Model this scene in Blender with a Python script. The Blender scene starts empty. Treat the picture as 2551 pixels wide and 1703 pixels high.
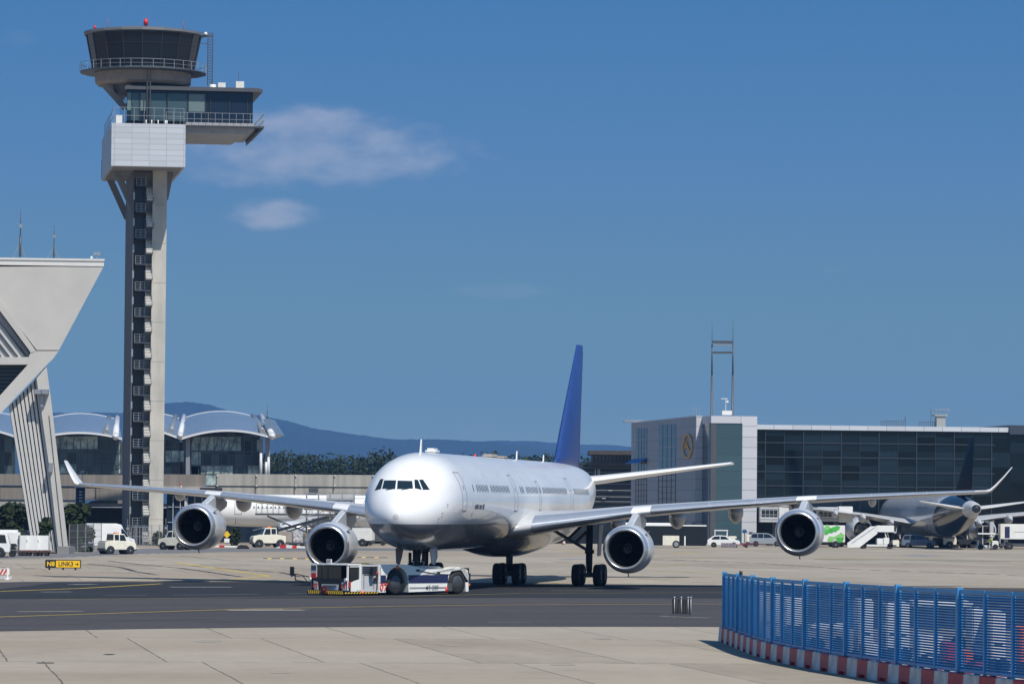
import bpy, bmesh, math, random
import numpy as np
from mathutils import Vector, Matrix
from mathutils.bvhtree import BVHTree
random.seed(7)
R = math.radians
sc = bpy.context.scene
col = sc.collection
# ------------------------------------------------------------------ camera
F, CH, PITCH, ROLL = 10580.0, 4.965, 0.038854, 0.0087
cam_d = bpy.data.cameras.new('camera'); cam = bpy.data.objects.new('camera', cam_d); col.objects.link(cam)
cam_d.sensor_width = 36.0; cam_d.lens = F/2551*36; cam_d.clip_start = 1.0; cam_d.clip_end = 60000
CM = Matrix.Translation((0, 0, CH)) @ Matrix.Rotation(math.pi/2+PITCH, 4, 'X') @ Matrix.Rotation(ROLL, 4, 'Z')
cam.matrix_world = CM
sc.camera = cam
sc.render.resolution_x, sc.render.resolution_y = 1024, 683
# ------------------------------------------------------------------ sun, sky, exposure
SUN_AZ, SUN_EL = 151.0, 54.5          # azimuth from +Y clockwise
sd = bpy.data.lights.new('sun', 'SUN'); sd.energy = 5.0; sd.angle = R(0.5); sd.color = (1.0, 0.935, 0.83)
so = bpy.data.objects.new('sun', sd); col.objects.link(so)
tosun = Vector((math.sin(R(SUN_AZ))*math.cos(R(SUN_EL)), math.cos(R(SUN_AZ))*math.cos(R(SUN_EL)), math.sin(R(SUN_EL))))
so.rotation_euler = tosun.to_track_quat('Z', 'Y').to_euler(); so.location = (60, -60, 120)
vs = sc.view_settings; vs.view_transform = 'Standard'; vs.look = 'None'; vs.exposure = 0.0; vs.gamma = 1.0

def build_world():
    w = bpy.data.worlds.new('World'); sc.world = w; w.use_nodes = True
    nt = w.node_tree; nt.nodes.clear(); N = nt.nodes.new; L = nt.links.new
    out = N('ShaderNodeOutputWorld'); bg = N('ShaderNodeBackground'); bg.inputs['Strength'].default_value = 0.1425
    tc = N('ShaderNodeTexCoord'); sx = N('ShaderNodeSeparateXYZ'); L(tc.outputs['Generated'], sx.inputs[0])
    def m(op, a, b=None, c=None):
        n = N('ShaderNodeMath'); n.operation = op
        for i, v in enumerate((a, b, c)):
            if v is None: continue
            if isinstance(v, (int, float)): n.inputs[i].default_value = v
            else: L(v, n.inputs[i])
        return n.outputs[0]
    z = sx.outputs['Z']
    z2 = m('ADD', m('MULTIPLY', m('MAXIMUM', z, 0.0), 3.6), 0.115)
    cb = N('ShaderNodeCombineXYZ'); L(sx.outputs['X'], cb.inputs[0]); L(sx.outputs['Y'], cb.inputs[1]); L(z2, cb.inputs[2])
    nm = N('ShaderNodeVectorMath'); nm.operation = 'NORMALIZE'; L(cb.outputs[0], nm.inputs[0])
    sky = N('ShaderNodeTexSky'); sky.sky_type = 'NISHITA'; sky.sun_disc = False
    sky.sun_elevation = R(SUN_EL); sky.sun_rotation = R(SUN_AZ); sky.air_density = 1.0; sky.dust_density = 0.3; sky.ozone_density = 2.5
    L(nm.outputs[0], sky.inputs[0])
    # three fair-weather clouds, given by direction (azimuth, elevation)
    az = m('ARCTAN2', sx.outputs['X'], sx.outputs['Y'])
    cv = N('ShaderNodeCombineXYZ'); L(m('MULTIPLY', az, 60.0), cv.inputs[0]); L(m('MULTIPLY', z, 120.0), cv.inputs[1])
    ns = N('ShaderNodeTexNoise'); ns.inputs['Scale'].default_value = 1.6; ns.inputs['Detail'].default_value = 7; ns.inputs['Roughness'].default_value = 0.52
    L(cv.outputs[0], ns.inputs['Vector'])
    nz = m('SUBTRACT', ns.outputs[0], 0.5)
    tot = None
    for (px, py, rx, ry, k, sh) in ((790, 385, 430, 104, 0.46, 0.0), (560, 400, 200, 70, 0.22, 0), (760, 330, 260, 76, .50, 0), (682, 537, 138, 48, 0.55, 0.0), (1255, 725, 150, 24, 0.12, 0), (1190, 1075, 70, 26, .10, 0), (2075, 675, 60, 16, .08, 0), (40, 105, 60, 25, .05, 0)):
        a0 = (px-1275.5)/F; e0 = (1263-py+(px-1275)*0.0087)/F
        ra, re = rx/F, ry/F
        d = m('ADD', m('POWER', m('ABSOLUTE', m('DIVIDE', m('SUBTRACT', az, a0), ra)), 2.0), m('POWER', m('ABSOLUTE', m('DIVIDE', m('SUBTRACT', z, e0), re)), 2.0))
        f = m('ADD', m('SUBTRACT', 1.0, d), m('MULTIPLY', nz, 1.35))
        mr = N('ShaderNodeMapRange'); mr.interpolation_type = 'SMOOTHSTEP'; L(f, mr.inputs[0])
        mr.inputs[1].default_value = 0.0; mr.inputs[2].default_value = 1.1; mr.inputs[3].default_value = 0; mr.inputs[4].default_value = k
        g = m('MULTIPLY', mr.outputs[0], m('ADD', 0.85, m('MULTIPLY', nz, 1.3)))
        tot = g if tot is None else m('MAXIMUM', tot, g)
    te = N('ShaderNodeMapRange'); L(z, te.inputs[0]); te.inputs[1].default_value = 0.0; te.inputs[2].default_value = 0.117
    tr = N('ShaderNodeValToRGB'); L(te.outputs[0], tr.inputs[0]); el = tr.color_ramp.elements
    el[0].position = .14; el[0].color = (1.0/1.5, .96/1.5, .58/1.5, 1); el[1].position = 1.0; el[1].color = (.64/1.5, 1.18/1.5, 1.40/1.5, 1)
    for p_, c_ in ((.38, (.93, 1.08, .80)), (.70, (.80, 1.15, 1.24))): e_ = el.new(p_); e_.color = (c_[0]/1.5, c_[1]/1.5, c_[2]/1.5, 1)
    # cloud shade: a little warmer and brighter than the blue behind
    mx = N('ShaderNodeMix'); mx.data_type = 'RGBA'; L(tot, mx.inputs['Factor'])
    tint = N('ShaderNodeMix'); tint.data_type = 'RGBA'; tint.blend_type = 'MULTIPLY'; tint.inputs['Factor'].default_value = 1.0
    L(sky.outputs[0], tint.inputs['A']); L(tr.outputs['Color'], tint.inputs['B'])
    L(tint.outputs['Result'], mx.inputs['A']); mx.inputs['B'].default_value = (3.8, 3.9, 4.5, 1)
    L(mx.outputs['Result'], bg.inputs[0]); L(bg.outputs[0], out.inputs[0])
build_world()

# ------------------------------------------------------------------ places
CMI = CM.inverted()
def ray(px, py):
    v = CM.to_3x3() @ Vector(((px-1275.5)/F, -(py-851.5)/F, -1.0))
    return v
def G(px, py, z=0.0):
    v = ray(px, py); t = (z-CH)/v.z
    return Vector((v.x*t, v.y*t, z))
def P(px, py, Y):
    v = ray(px, py); t = Y/v.y
    return Vector((v.x*t, Y, CH+v.z*t))
def hor(px): return 1262.79+(px-1275.5)*0.0087

# ------------------------------------------------------------------ materials
MATS = {}
def mat(name, c, rough=0.6, metal=0.0, spec=0.5, coat=0.0, var=0.0, vscale=1.0, bump=0.0, emis=None, streak=None, dirt=None):
    if name in MATS: return MATS[name]
    m = bpy.data.materials.new(name); m.use_nodes = True; nt = m.node_tree
    b = nt.nodes['Principled BSDF']; N = nt.nodes.new; L = nt.links.new
    b.inputs['Base Color'].default_value = (*c, 1); b.inputs['Roughness'].default_value = rough
    b.inputs['Metallic'].default_value = metal; b.inputs['Specular IOR Level'].default_value = spec
    b.inputs['Coat Weight'].default_value = coat; b.inputs['Coat Roughness'].default_value = 0.08
    if var:
        tc = N('ShaderNodeTexCoord'); mp = N('ShaderNodeMapping'); L(tc.outputs['Object'], mp.inputs[0])
        if streak: mp.inputs['Scale'].default_value = streak
        ns = N('ShaderNodeTexNoise'); ns.inputs['Scale'].default_value = vscale; ns.inputs['Detail'].default_value = 5; ns.inputs['Roughness'].default_value = .6
        L(mp.outputs[0], ns.inputs['Vector'])
        mr = N('ShaderNodeMapRange'); L(ns.outputs[0], mr.inputs[0]); mr.inputs[1].default_value = .3; mr.inputs[2].default_value = .7
        mx = N('ShaderNodeMix'); mx.data_type = 'RGBA'; L(mr.outputs[0], mx.inputs['Factor'])
        d = dirt or tuple(v*(1-var) for v in c); mx.inputs['A'].default_value = (*d, 1)
        mx.inputs['B'].default_value = (*[min(1, v*(1+var)) for v in c], 1)
        L(mx.outputs['Result'], b.inputs['Base Color'])
        if bump:
            bp = N('ShaderNodeBump'); bp.inputs['Strength'].default_value = bump; bp.inputs['Distance'].default_value = .05
            L(ns.outputs[0], bp.inputs['Height']); L(bp.outputs[0], b.inputs['Normal'])
    if emis: b.inputs['Emission Color'].default_value = (*emis, 1); b.inputs['Emission Strength'].default_value = 1
    MATS[name] = m; return m

WHITE = mat('white_paint', (.78, .78, .77), .32, coat=.3, var=.05, vscale=1.2)
WHITE2 = mat('white_panel', (.70, .70, .68), .5, var=.08, vscale=2)
CREAM = mat('cream_paint', (.74, .71, .60), .4, var=.08, vscale=2)
GREY = mat('grey_paint', (.30, .31, .33), .45, var=.08, vscale=2)
LGREY = mat('light_grey_paint', (.50, .51, .53), .4, var=.06, vscale=2)
DGREY = mat('dark_grey_paint', (.07, .075, .085), .5, var=.1, vscale=3)
BLACK = mat('black_rubber', (.018, .018, .02), .75, var=.2, vscale=4)
BLACKM = mat('black_metal', (.02, .022, .027), .45)
STEEL = mat('galvanised_steel', (.36, .38, .40), .42, metal=.6, var=.1, vscale=5)
DSTEEL = mat('dark_steel', (.09, .10, .115), .5, metal=.5, var=.15, vscale=4)
RIM = mat('wheel_rim_paint', (.33, .34, .36), .4, metal=.3)
DRIM = mat('dark_wheel_rim', (.07, .072, .08), .5)
GLASSD = mat('dark_vehicle_glass', (.012, .016, .02), .08, spec=.6)
GLASSG = mat('green_vehicle_glass', (.05, .12, .11), .1, spec=.6)
RED = mat('red_paint', (.55, .03, .03), .4, var=.1)
REDF = mat('faded_red_plastic', (.40, .035, .05), .55, var=.18, vscale=3)
ORANGE = mat('orange_paint', (.75, .16, .03), .45, var=.1)
YELLOW = mat('yellow_paint', (.80, .52, .02), .45, var=.08)
NAVY = mat('navy_paint', (.018, .024, .085), .4, coat=.2)
TAILR = mat('tail_lamp_red', (.35, .01, .01), .2)
LAMPC = mat('clear_lamp', (.75, .75, .72), .15, spec=.7)

# ------------------------------------------------------------------ mesh helpers
class MB:
    def __init__(s): s.v = []; s.f = []; s.s = []; s.mi = []; s.cur = 0; s.sm = False
    def add(s, vs, fs, smooth=None):
        o = len(s.v); s.v += [tuple(v) for v in vs]
        for f in fs: s.f.append([i+o for i in f]); s.s.append(s.sm if smooth is None else smooth); s.mi.append(s.cur)
        return s
    def box(s, x0, x1, y0, y1, z0, z1, M=None):
        vs = [Vector((x, y, z)) for z in (z0, z1) for y in (y0, y1) for x in (x0, x1)]
        if M is not None: vs = [M @ v for v in vs]
        return s.add(vs, [(0, 2, 3, 1), (4, 5, 7, 6), (0, 1, 5, 4), (2, 6, 7, 3), (0, 4, 6, 2), (1, 3, 7, 5)])
    def bar(s, p, q, w, h=None, up=(0, 0, 1)):
        p = Vector(p); q = Vector(q); d = (q-p); L = d.length
        if L < 1e-6: return s
        d /= L; h = h or w; u = Vector(up)
        if abs(d.dot(u)) > .98: u = Vector((1, 0, 0))
        a = d.cross(u).normalized(); b = a.cross(d)
        vs = [p+a*(sx*w/2)+b*(sy*h/2)+d*(L*t) for t in (0, 1) for sx, sy in ((-1, -1), (1, -1), (1, 1), (-1, 1))]
        return s.add(vs, [(0, 1, 2, 3), (7, 6, 5, 4), (0, 4, 5, 1), (1, 5, 6, 2), (2, 6, 7, 3), (3, 7, 4, 0)])
    def cyl(s, p, q, r0, r1=None, n=12, cap=True, smooth=True):
        p = Vector(p); q = Vector(q); d = (q-p); L = d.length; d /= L; r1 = r0 if r1 is None else r1
        u = Vector((0, 0, 1)) if abs(d.z) < .9 else Vector((1, 0, 0)); a = d.cross(u).normalized(); b = d.cross(a)
        vs = []
        for c, r in ((p, r0), (q, r1)):
            vs += [c+(a*math.cos(2*math.pi*i/n)+b*math.sin(2*math.pi*i/n))*r for i in range(n)]
        s.add(vs, [(i, (i+1) % n, n+(i+1) % n, n+i) for i in range(n)], smooth)
        if cap: s.add(vs, [tuple(range(n))[::-1], tuple(range(n, 2*n))], False)
        return s
    def lathe(s, prof, c=(0, 0, 0), axis='y', n=32, squash=None, smooth=True):
        """prof: (t along axis, r)"""
        c = Vector(c); rings = []; vs = []
        for t, r in prof:
            for i in range(n):
                th = 2*math.pi*i/n; p, q = r*math.cos(th), r*math.sin(th)
                if squash: q = squash(t, q)
                vs.append(c+(Vector((p, t, q)) if axis == 'y' else Vector((t, p, q)) if axis == 'x' else Vector((p, q, t))))
        fs = []
        for k in range(len(prof)-1):
            for i in range(n):
                j = (i+1) % n; fs.append((k*n+i, (k+1)*n+i, (k+1)*n+j, k*n+j))
        return s.add(vs, fs, smooth)
    def prism(s, poly, d, M=None):
        """poly: list of 3-D points, extruded by vector d"""
        poly = [Vector(p) for p in poly]; d = Vector(d); n = len(poly)
        vs = poly+[p+d for p in poly]
        if M is not None: vs = [M @ v for v in vs]
        return s.add(vs, [tuple(range(n)), tuple(range(n, 2*n))[::-1]]+[(i, n+i, n+(i+1) % n, (i+1) % n) for i in range(n)])
    def pslab(s, pts, Y, dep, front=True):
        """photo-plane outline at depth Y extruded away from the camera by dep metres"""
        return s.prism([P(x, y, Y) for x, y in pts], (0, dep, 0))
    def prect(s, x0, y0, x1, y1, Y, dep):
        a = P((x0+x1)/2, y0, Y); b = P((x0+x1)/2, y1, Y); l = P(x0, (y0+y1)/2, Y); r = P(x1, (y0+y1)/2, Y)
        return s.box(l.x, r.x, Y, Y+dep, b.z, a.z)
    def build(s, name, m, parent=None, bevel=0, recalc=True, M=None):
        me = bpy.data.meshes.new(name); me.from_pydata(s.v, [], s.f)
        ms = m if isinstance(m, (list, tuple)) else [m]
        for x in ms: me.materials.append(x)
        for p, sm, mi in zip(me.polygons, s.s, s.mi): p.use_smooth = sm; p.material_index = mi
        me.update()
        if recalc or bevel:
            bm = bmesh.new(); bm.from_mesh(me)
            bmesh.ops.remove_doubles(bm, verts=bm.verts, dist=1e-5)
            if bevel: 
                es = [e for e in bm.edges if len(e.link_faces) == 2 and e.calc_face_angle(0) > .5]
                try: bmesh.ops.bevel(bm, geom=es, offset=bevel, segments=2, affect='EDGES', clamp_overlap=True)
                except Exception: pass
            bmesh.ops.recalc_face_normals(bm, faces=bm.faces)
            bm.to_mesh(me); bm.free()
        o = bpy.data.objects.new(name, me); col.objects.link(o)
        if M is not None: o.matrix_world = M
        if parent is not None: o.parent = parent
        return o
def explode(o, gap=.06):
    """turn the separate pieces of a part into parts of their own (same name, same parent)"""
    me = o.data; n = len(me.vertices); par = list(range(n))
    def fd(i):
        while par[i] != i: par[i] = par[par[i]]; i = par[i]
        return i
    for p in me.polygons:
        vs = list(p.vertices)
        for v in vs[1:]: par[fd(v)] = fd(vs[0])
    co = np.array([v.co[:] for v in me.vertices]); roots = {}
    for i in range(n): roots.setdefault(fd(i), []).append(i)
    bb = [(co[ix].min(0)-gap/2, co[ix].max(0)+gap/2, ix) for ix in roots.values()]; k = len(bb); q = list(range(k))
    def f2(i):
        while q[i] != i: i = q[i]
        return i
    for i in range(k):
        for j in range(i):
            if (bb[i][0] <= bb[j][1]).all() and (bb[j][0] <= bb[i][1]).all(): q[f2(i)] = f2(j)
    cl = {}
    for i in range(k): cl.setdefault(f2(i), set()).update(bb[i][2])
    if len(cl) < 2: return [o]
    out = []
    for c in cl.values():
        mp = {}; mb = MB()
        for p in me.polygons:
            if p.vertices[0] in c:
                for v in p.vertices:
                    if v not in mp: mp[v] = len(mb.v); mb.v.append(tuple(me.vertices[v].co))
                mb.f.append([mp[v] for v in p.vertices]); mb.s.append(p.use_smooth); mb.mi.append(p.material_index)
        out.append(mb.build(o.name.split('.')[0], list(me.materials), o.parent, recalc=False))
    for ch in list(bpy.data.objects):
        if ch.parent == o: ch.parent = out[0]
    nm = o.name; bpy.data.objects.remove(o); out[0].name = nm
    return out
def tag(o, label=None, cat=None, group=None, kind=None):
    if label: o['label'] = label
    if cat: o['category'] = cat
    if group: o['group'] = group
    if kind: o['kind'] = kind
    return o
def thing(name, label, cat, loc=(0, 0, 0), rz=0.0, group=None):
    o = bpy.data.objects.new(name, None); col.objects.link(o); o.empty_display_size = .3
    o.location = loc; o.rotation_euler = (0, 0, rz)
    return tag(o, label, cat, group)
def copy_tree(o, parent=None):
    kids = [c for c in bpy.data.objects if c.parent == o]
    c = o.copy(); col.objects.link(c)
    if parent is not None: c.parent = parent
    for k in kids: copy_tree(k, c)
    return c
def text(name, s, size, m, parent, M, extrude=0.004, bold=0.0, align='CENTER'):
    cu = bpy.data.curves.new(name, 'FONT'); cu.body = s; cu.size = size; cu.extrude = extrude; cu.offset = bold
    cu.align_x = align; cu.align_y = 'CENTER'; cu.resolution_u = 3
    t = bpy.data.objects.new(name, cu); col.objects.link(t)
    dg = bpy.context.evaluated_depsgraph_get(); dg.update()
    me = bpy.data.meshes.new_from_object(t.evaluated_get(dg)); bpy.data.objects.remove(t, do_unlink=True); bpy.data.curves.remove(cu)
    me.materials.clear(); me.materials.append(m); me.transform(M)
    o = bpy.data.objects.new(name, me); col.objects.link(o); o.parent = parent
    return o
# ------------------------------------------------------------------ ground
YAW8 = R(8.2)     # the slab grid and the buildings share this direction
def ground_material():
    m = bpy.data.materials.new('concrete_slabs'); m.use_nodes = True; nt = m.node_tree; b = nt.nodes['Principled BSDF']
    N = nt.nodes.new; L = nt.links.new
    def mth(op, a, c=None, d=None):
        n = N('ShaderNodeMath'); n.operation = op
        for i, v in enumerate((a, c, d)):
            if v is None: continue
            if isinstance(v, (int, float)): n.inputs[i].default_value = v
            else: L(v, n.inputs[i])
        return n.outputs[0]
    tc = N('ShaderNodeTexCoord'); mp = N('ShaderNodeMapping'); mp.vector_type = 'TEXTURE'; mp.inputs['Rotation'].default_value = (0, 0, YAW8)
    L(tc.outputs['Object'], mp.inputs[0])
    sx = N('ShaderNodeSeparateXYZ'); L(mp.outputs[0], sx.inputs[0])
    wob = N('ShaderNodeTexNoise'); wob.inputs['Scale'].default_value = .35; wob.inputs['Detail'].default_value = 4; L(mp.outputs[0], wob.inputs['Vector'])
    wv = mth('MULTIPLY', mth('SUBTRACT', wob.outputs[0], .5), .12)
    v = mth('ADD', mth('SUBTRACT', sx.outputs['Y'], 134.5), wv)
    row = mth('FLOOR', mth('DIVIDE', v, 24.0))
    u = mth('ADD', mth('ADD', mth('SUBTRACT', sx.outputs['X'], 8.47), wv), mth('MULTIPLY', row, 1.1))
    def line(x, per, w):
        f = mth('FRACT', mth('DIVIDE', x, per)); d = mth('MINIMUM', f, mth('SUBTRACT', 1.0, f))
        return mth('LESS_THAN', d, w/per/2)
    jn = N('ShaderNodeTexNoise'); jn.inputs['Scale'].default_value = .6; jn.inputs['Detail'].default_value = 3; L(mp.outputs[0], jn.inputs['Vector'])
    gate = mth('GREATER_THAN', jn.outputs[0], .42)
    lu = mth('MULTIPLY', line(u, 5.0, .055), mth('ADD', .55, mth('MULTIPLY', gate, .45)))
    lv = mth('MULTIPLY', line(v, 24.0, .14), gate)
    lf = mth('MULTIPLY', mth('MULTIPLY', line(v, 6.0, .12), mth('GREATER_THAN', jn.outputs[0], .54)), .6)
    ln = mth('MAXIMUM', mth('MAXIMUM', lu, lv), lf)
    # tone: big blotches, streaks across, fine grain, slab-to-slab differences
    def noise(scale, sc3, det=5, r=.6):
        q = N('ShaderNodeMapping'); q.inputs['Scale'].default_value = sc3; L(mp.outputs[0], q.inputs[0])
        n = N('ShaderNodeTexNoise'); n.inputs['Scale'].default_value = scale; n.inputs['Detail'].default_value = det; n.inputs['Roughness'].default_value = r
        L(q.outputs[0], n.inputs['Vector']); return n.outputs[0]
    wn = N('ShaderNodeTexWhiteNoise'); wn.noise_dimensions = '2D'; cb = N('ShaderNodeCombineXYZ')
    L(mth('FLOOR', mth('DIVIDE', u, 5.0)), cb.inputs[0]); L(row, cb.inputs[1]); L(cb.outputs[0], wn.inputs['Vector'])
    t = mth('ADD', mth('MULTIPLY', noise(.05, (1, 1, 1)), .5), mth('MULTIPLY', noise(.25, (1.0, .35, 1), 6, .7), .6))
    t = mth('ADD', t, mth('MULTIPLY', noise(1.3, (1, .5, 1), 5, .7), .35))
    t = mth('ADD', t, mth('MULTIPLY', wn.outputs['Value'], .22))
    mr = N('ShaderNodeMapRange'); L(t, mr.inputs[0]); mr.inputs[1].default_value = .5; mr.inputs[2].default_value = 1.15
    cr = N('ShaderNodeValToRGB'); L(mr.outputs[0], cr.inputs[0])
    e = cr.color_ramp.elements; e[0].color = (.225, .192, .150, 1); e[1].color = (.385, .342, .275, 1)
    e2 = cr.color_ramp.elements.new(.5); e2.color = (.32, .283, .226, 1)
    # rusty-brown run-off belts far out on the apron
    bn = N('ShaderNodeMapRange'); L(noise(.012, (1, 2.6, 1), 3, .5), bn.inputs[0]); bn.inputs[1].default_value = .48; bn.inputs[2].default_value = .62
    ms = N('ShaderNodeMix'); ms.data_type = 'RGBA'; L(mth('MULTIPLY', bn.outputs[0], .55), ms.inputs['Factor']); L(cr.outputs[0], ms.inputs['A']); ms.inputs['B'].default_value = (.27, .215, .165, 1)
    mx = N('ShaderNodeMix'); mx.data_type = 'RGBA'; L(mth('MULTIPLY', ln, .8), mx.inputs['Factor']); L(ms.outputs['Result'], mx.inputs['A']); mx.inputs['B'].default_value = (.05, .047, .045, 1)
    # worn tyre scuffs
    sn = N('ShaderNodeMapRange'); L(noise(.7, (.12, 1.6, 1), 4, .6), sn.inputs[0]); sn.inputs[1].default_value = .6; sn.inputs[2].default_value = .72
    m3 = N('ShaderNodeMix'); m3.data_type = 'RGBA'; L(mth('MULTIPLY', sn.outputs[0], .3), m3.inputs['Factor']); L(mx.outputs['Result'], m3.inputs['A']); m3.inputs['B'].default_value = (.14, .125, .11, 1)
    L(m3.outputs['Result'], b.inputs['Base Color']); b.inputs['Roughness'].default_value = .85; b.inputs['Specular IOR Level'].default_value = .25
    return m
GC = ground_material()
g = MB(); ext = 14500
xs = [-9000, -1200, 1200, 9000]; ys = [-3000, 0, 900, 3000, ext]
g.add([(x, y, 0) for y in ys for x in xs], [(j*4+i, j*4+i+1, j*4+i+5, j*4+i+4) for j in range(4) for i in range(3)])
tag(g.build('ground', GC), kind='structure')

def asphalt(name, c, var=.18):
    m = bpy.data.materials.new(name); m.use_nodes = True; nt = m.node_tree; b = nt.nodes['Principled BSDF']; N = nt.nodes.new; L = nt.links.new
    tc = N('ShaderNodeTexCoord'); mp = N('ShaderNodeMapping'); mp.inputs['Scale'].default_value = (.18, 1, 1); mp.inputs['Rotation'].default_value = (0, 0, -R(14)); L(tc.outputs['Object'], mp.inputs[0])
    n1 = N('ShaderNodeTexNoise'); n1.inputs['Scale'].default_value = .12; n1.inputs['Detail'].default_value = 6; n1.inputs['Roughness'].default_value = .65; L(mp.outputs[0], n1.inputs['Vector'])
    n2 = N('ShaderNodeTexNoise'); n2.inputs['Scale'].default_value = 2.2; n2.inputs['Detail'].default_value = 6; L(tc.outputs['Object'], n2.inputs['Vector'])
    mm = N('ShaderNodeMath'); mm.operation = 'ADD'; L(n1.outputs[0], mm.inputs[0]); L(n2.outputs[0], mm.inputs[1])
    mr = N('ShaderNodeMapRange'); L(mm.outputs[0], mr.inputs[0]); mr.inputs[1].default_value = .75; mr.inputs[2].default_value = 1.25
    mx = N('ShaderNodeMix'); mx.data_type = 'RGBA'; L(mr.outputs[0], mx.inputs['Factor'])
    mx.inputs['A'].default_value = (*[v*(1-var) for v in c], 1); mx.inputs['B'].default_value = (*[v*(1+var) for v in c], 1)
    L(mx.outputs['Result'], b.inputs['Base Color']); b.inputs['Roughness'].default_value = .8; b.inputs['Specular IOR Level'].default_value = .3
    return m
AS1 = asphalt('taxiway_asphalt', (.060, .055, .055), .18); AS2 = asphalt('new_dark_asphalt', (.022, .023, .026), .25); AS3 = asphalt('service_road_asphalt', (.15, .15, .155), .12)
def sheet(name, pts, z, m, label=None, px=True):
    mb = MB(); q = [G(x, y, z) if px else Vector((x, y, z)) for x, y in pts]
    mb.add(q, [tuple(range(len(q)))])
    o = mb.build(name, m, recalc=False)
    o.data.polygons[0].use_smooth = False
    if o.data.polygons[0].normal.z < 0: o.data.flip_normals()
    return tag(o, kind='structure')
sheet('taxiway', [(-500, 1584), (-200, 1575), (0, 1571.5), (350, 1565.5), (700, 1561.5), (1000, 1560), (1640, 1560), (1805, 1560.5), (2200, 1563), (3200, 1572), (3200, 1474), (2551, 1464), (1800, 1457), (1180, 1450), (600, 1448), (300, 1446.5), (60, 1448), (0, 1449.5), (-500, 1456)], .004, AS1)
sheet('dark_asphalt_lane', [(-400, 1488), (0, 1491), (400, 1489), (800, 1489), (1300, 1488), (2000, 1490), (3000, 1500), (3000, 1478), (1800, 1462), (1180, 1451), (500, 1449), (140, 1450), (90, 1456), (0, 1466), (-400, 1464)], .008, AS2)
sheet('service_road', [(-300, 1400), (0, 1391), (180, 1388), (300, 1381), (560, 1374), (880, 1371), (1200, 1372), (1200, 1366), (880, 1364), (560, 1365), (300, 1366), (160, 1379), (0, 1383), (-300, 1385)], .004, AS3)

YL = mat('marking_yellow', (.62, .45, .05), .7, var=.25, vscale=3); YL2 = mat('faded_marking_yellow', (.40, .34, .10), .7, var=.2, vscale=4)
WL = mat('marking_white', (.62, .61, .57), .7, var=.2, vscale=3); WL2 = mat('worn_marking_white', (.34, .33, .31), .7, var=.25, vscale=3)
BL = mat('marking_blue', (.06, .16, .42), .6); TAR = mat('joint_sealant_tar', (.03, .029, .028), .7, var=.3); RL = mat('marking_red', (.5, .06, .05), .6)
LPATCH = mat('concrete_patch', (.42, .38, .33), .8, var=.2, vscale=2)
def line(name, pts, w, m, z=.012, dash=None):
    """ground marking along photo points, w metres wide"""
    mb = MB(); q = [G(x, y, z) for x, y in pts]
    seg = []
    if dash:
        on, off = dash; pos = 0
        for a, b in zip(q, q[1:]):
            L_ = (b-a).length; t = 0
            while t < L_:
                e = min(L_, t+on*random.uniform(.6, 1.3)); seg.append((a.lerp(b, t/L_), a.lerp(b, e/L_))); t = e+off*random.uniform(.5, 1.5)
    else: seg = list(zip(q, q[1:]))
    k = 0
    for a, b in seg:
        d = (b-a).normalized(); n = Vector((-d.y, d.x, 0))*w/2; zz = Vector((0, 0, .0004*(k % 2))); k += 1
        ext_ = d*(w*.4 if not dash else 0)
        vs = [a-ext_-n+zz, b+ext_-n+zz, b+ext_+n+zz, a-ext_+n+zz]; mb.add(vs, [(0, 1, 2, 3)])
    return tag(mb.build(name, m, recalc=False), kind='structure')
line('taxiway_centre_line', [(-300, 1549), (0, 1535.5), (350, 1524), (600, 1516), (800, 1512), (1000, 1508.5), (1300, 1505), (1810, 1503.5), (2300, 1506), (3000, 1512)], .22, YL)
line('taxiway_branch_line', [(-300, 1482), (0, 1472), (200, 1464.5), (300, 1459), (400, 1453)], .3, YL)
line('taxiway_edge_line', [(100, 1493), (260, 1490.5), (420, 1489), (700, 1485.5), (1000, 1484), (1300, 1477), (1800, 1475), (2200, 1476)], .18, YL2, dash=(22, 2))
line('taxiway_dashes', [(110, 1473.5), (170, 1473)], .5, WL2); line('taxiway_dashes', [(430, 1461.3), (570, 1461.3)], .45, WL)
line('taxiway_dashes', [(185, 1454.5), (228, 1454)], .8, WL2)
line('taxiway_dashes', [(260, 1482.5), (520, 1480.5), (800, 1476.5)], .16, WL2, dash=(4, 2.5))
line('taxiway_patch', [(52, 1522.5), (200, 1521)], .42, LPATCH, .016); line('taxiway_patch', [(586, 1518.7), (738, 1518.3)], .95, LPATCH, .016)
line('taxiway_patch', [(612, 1516.7), (700, 1517)], .25, WL, .020)
line('taxiway_dashes', [(1215, 1549), (1325, 1549)], .16, WL2, dash=(1.6, .5)); line('taxiway_dashes', [(1650, 1534), (1762, 1538)], .3, WL2)
line('taxiway_dashes', [(1375, 1470), (1500, 1470)], .2, YL2); 
line('apron_arrow_line', [(440, 1400.5), (560, 1418), (672, 1434)], .34, YL); line('apron_arrow_line', [(570, 1442.5), (672, 1434)], .34, YL, .014)
line('apron_guide_line', [(1330, 1446), (1400, 1452.5), (1180, 1455)], .25, YL2)
line('apron_guide_line', [(1620, 1419.5), (1720, 1424), (1815, 1429)], .3, YL); line('apron_guide_line', [(1620, 1411), (1700, 1405)], .3, YL2, .014)
line('apron_guide_line', [(1380, 1370), (1640, 1387), (1800, 1390)], .8, YL2, dash=(14, 3)); line('apron_guide_line', [(1690, 1376.5), (1730, 1376.5)], 2.2, YL, .016)
line('apron_guide_line', [(2030, 1391), (2200, 1390), (2350, 1393), (2560, 1397)], 1.1, YL2, .014, dash=(20, 4)); line('apron_guide_line', [(2030, 1393), (2200, 1393.5), (2560, 1399)], .8, TAR, .012, dash=(18, 6))
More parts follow.
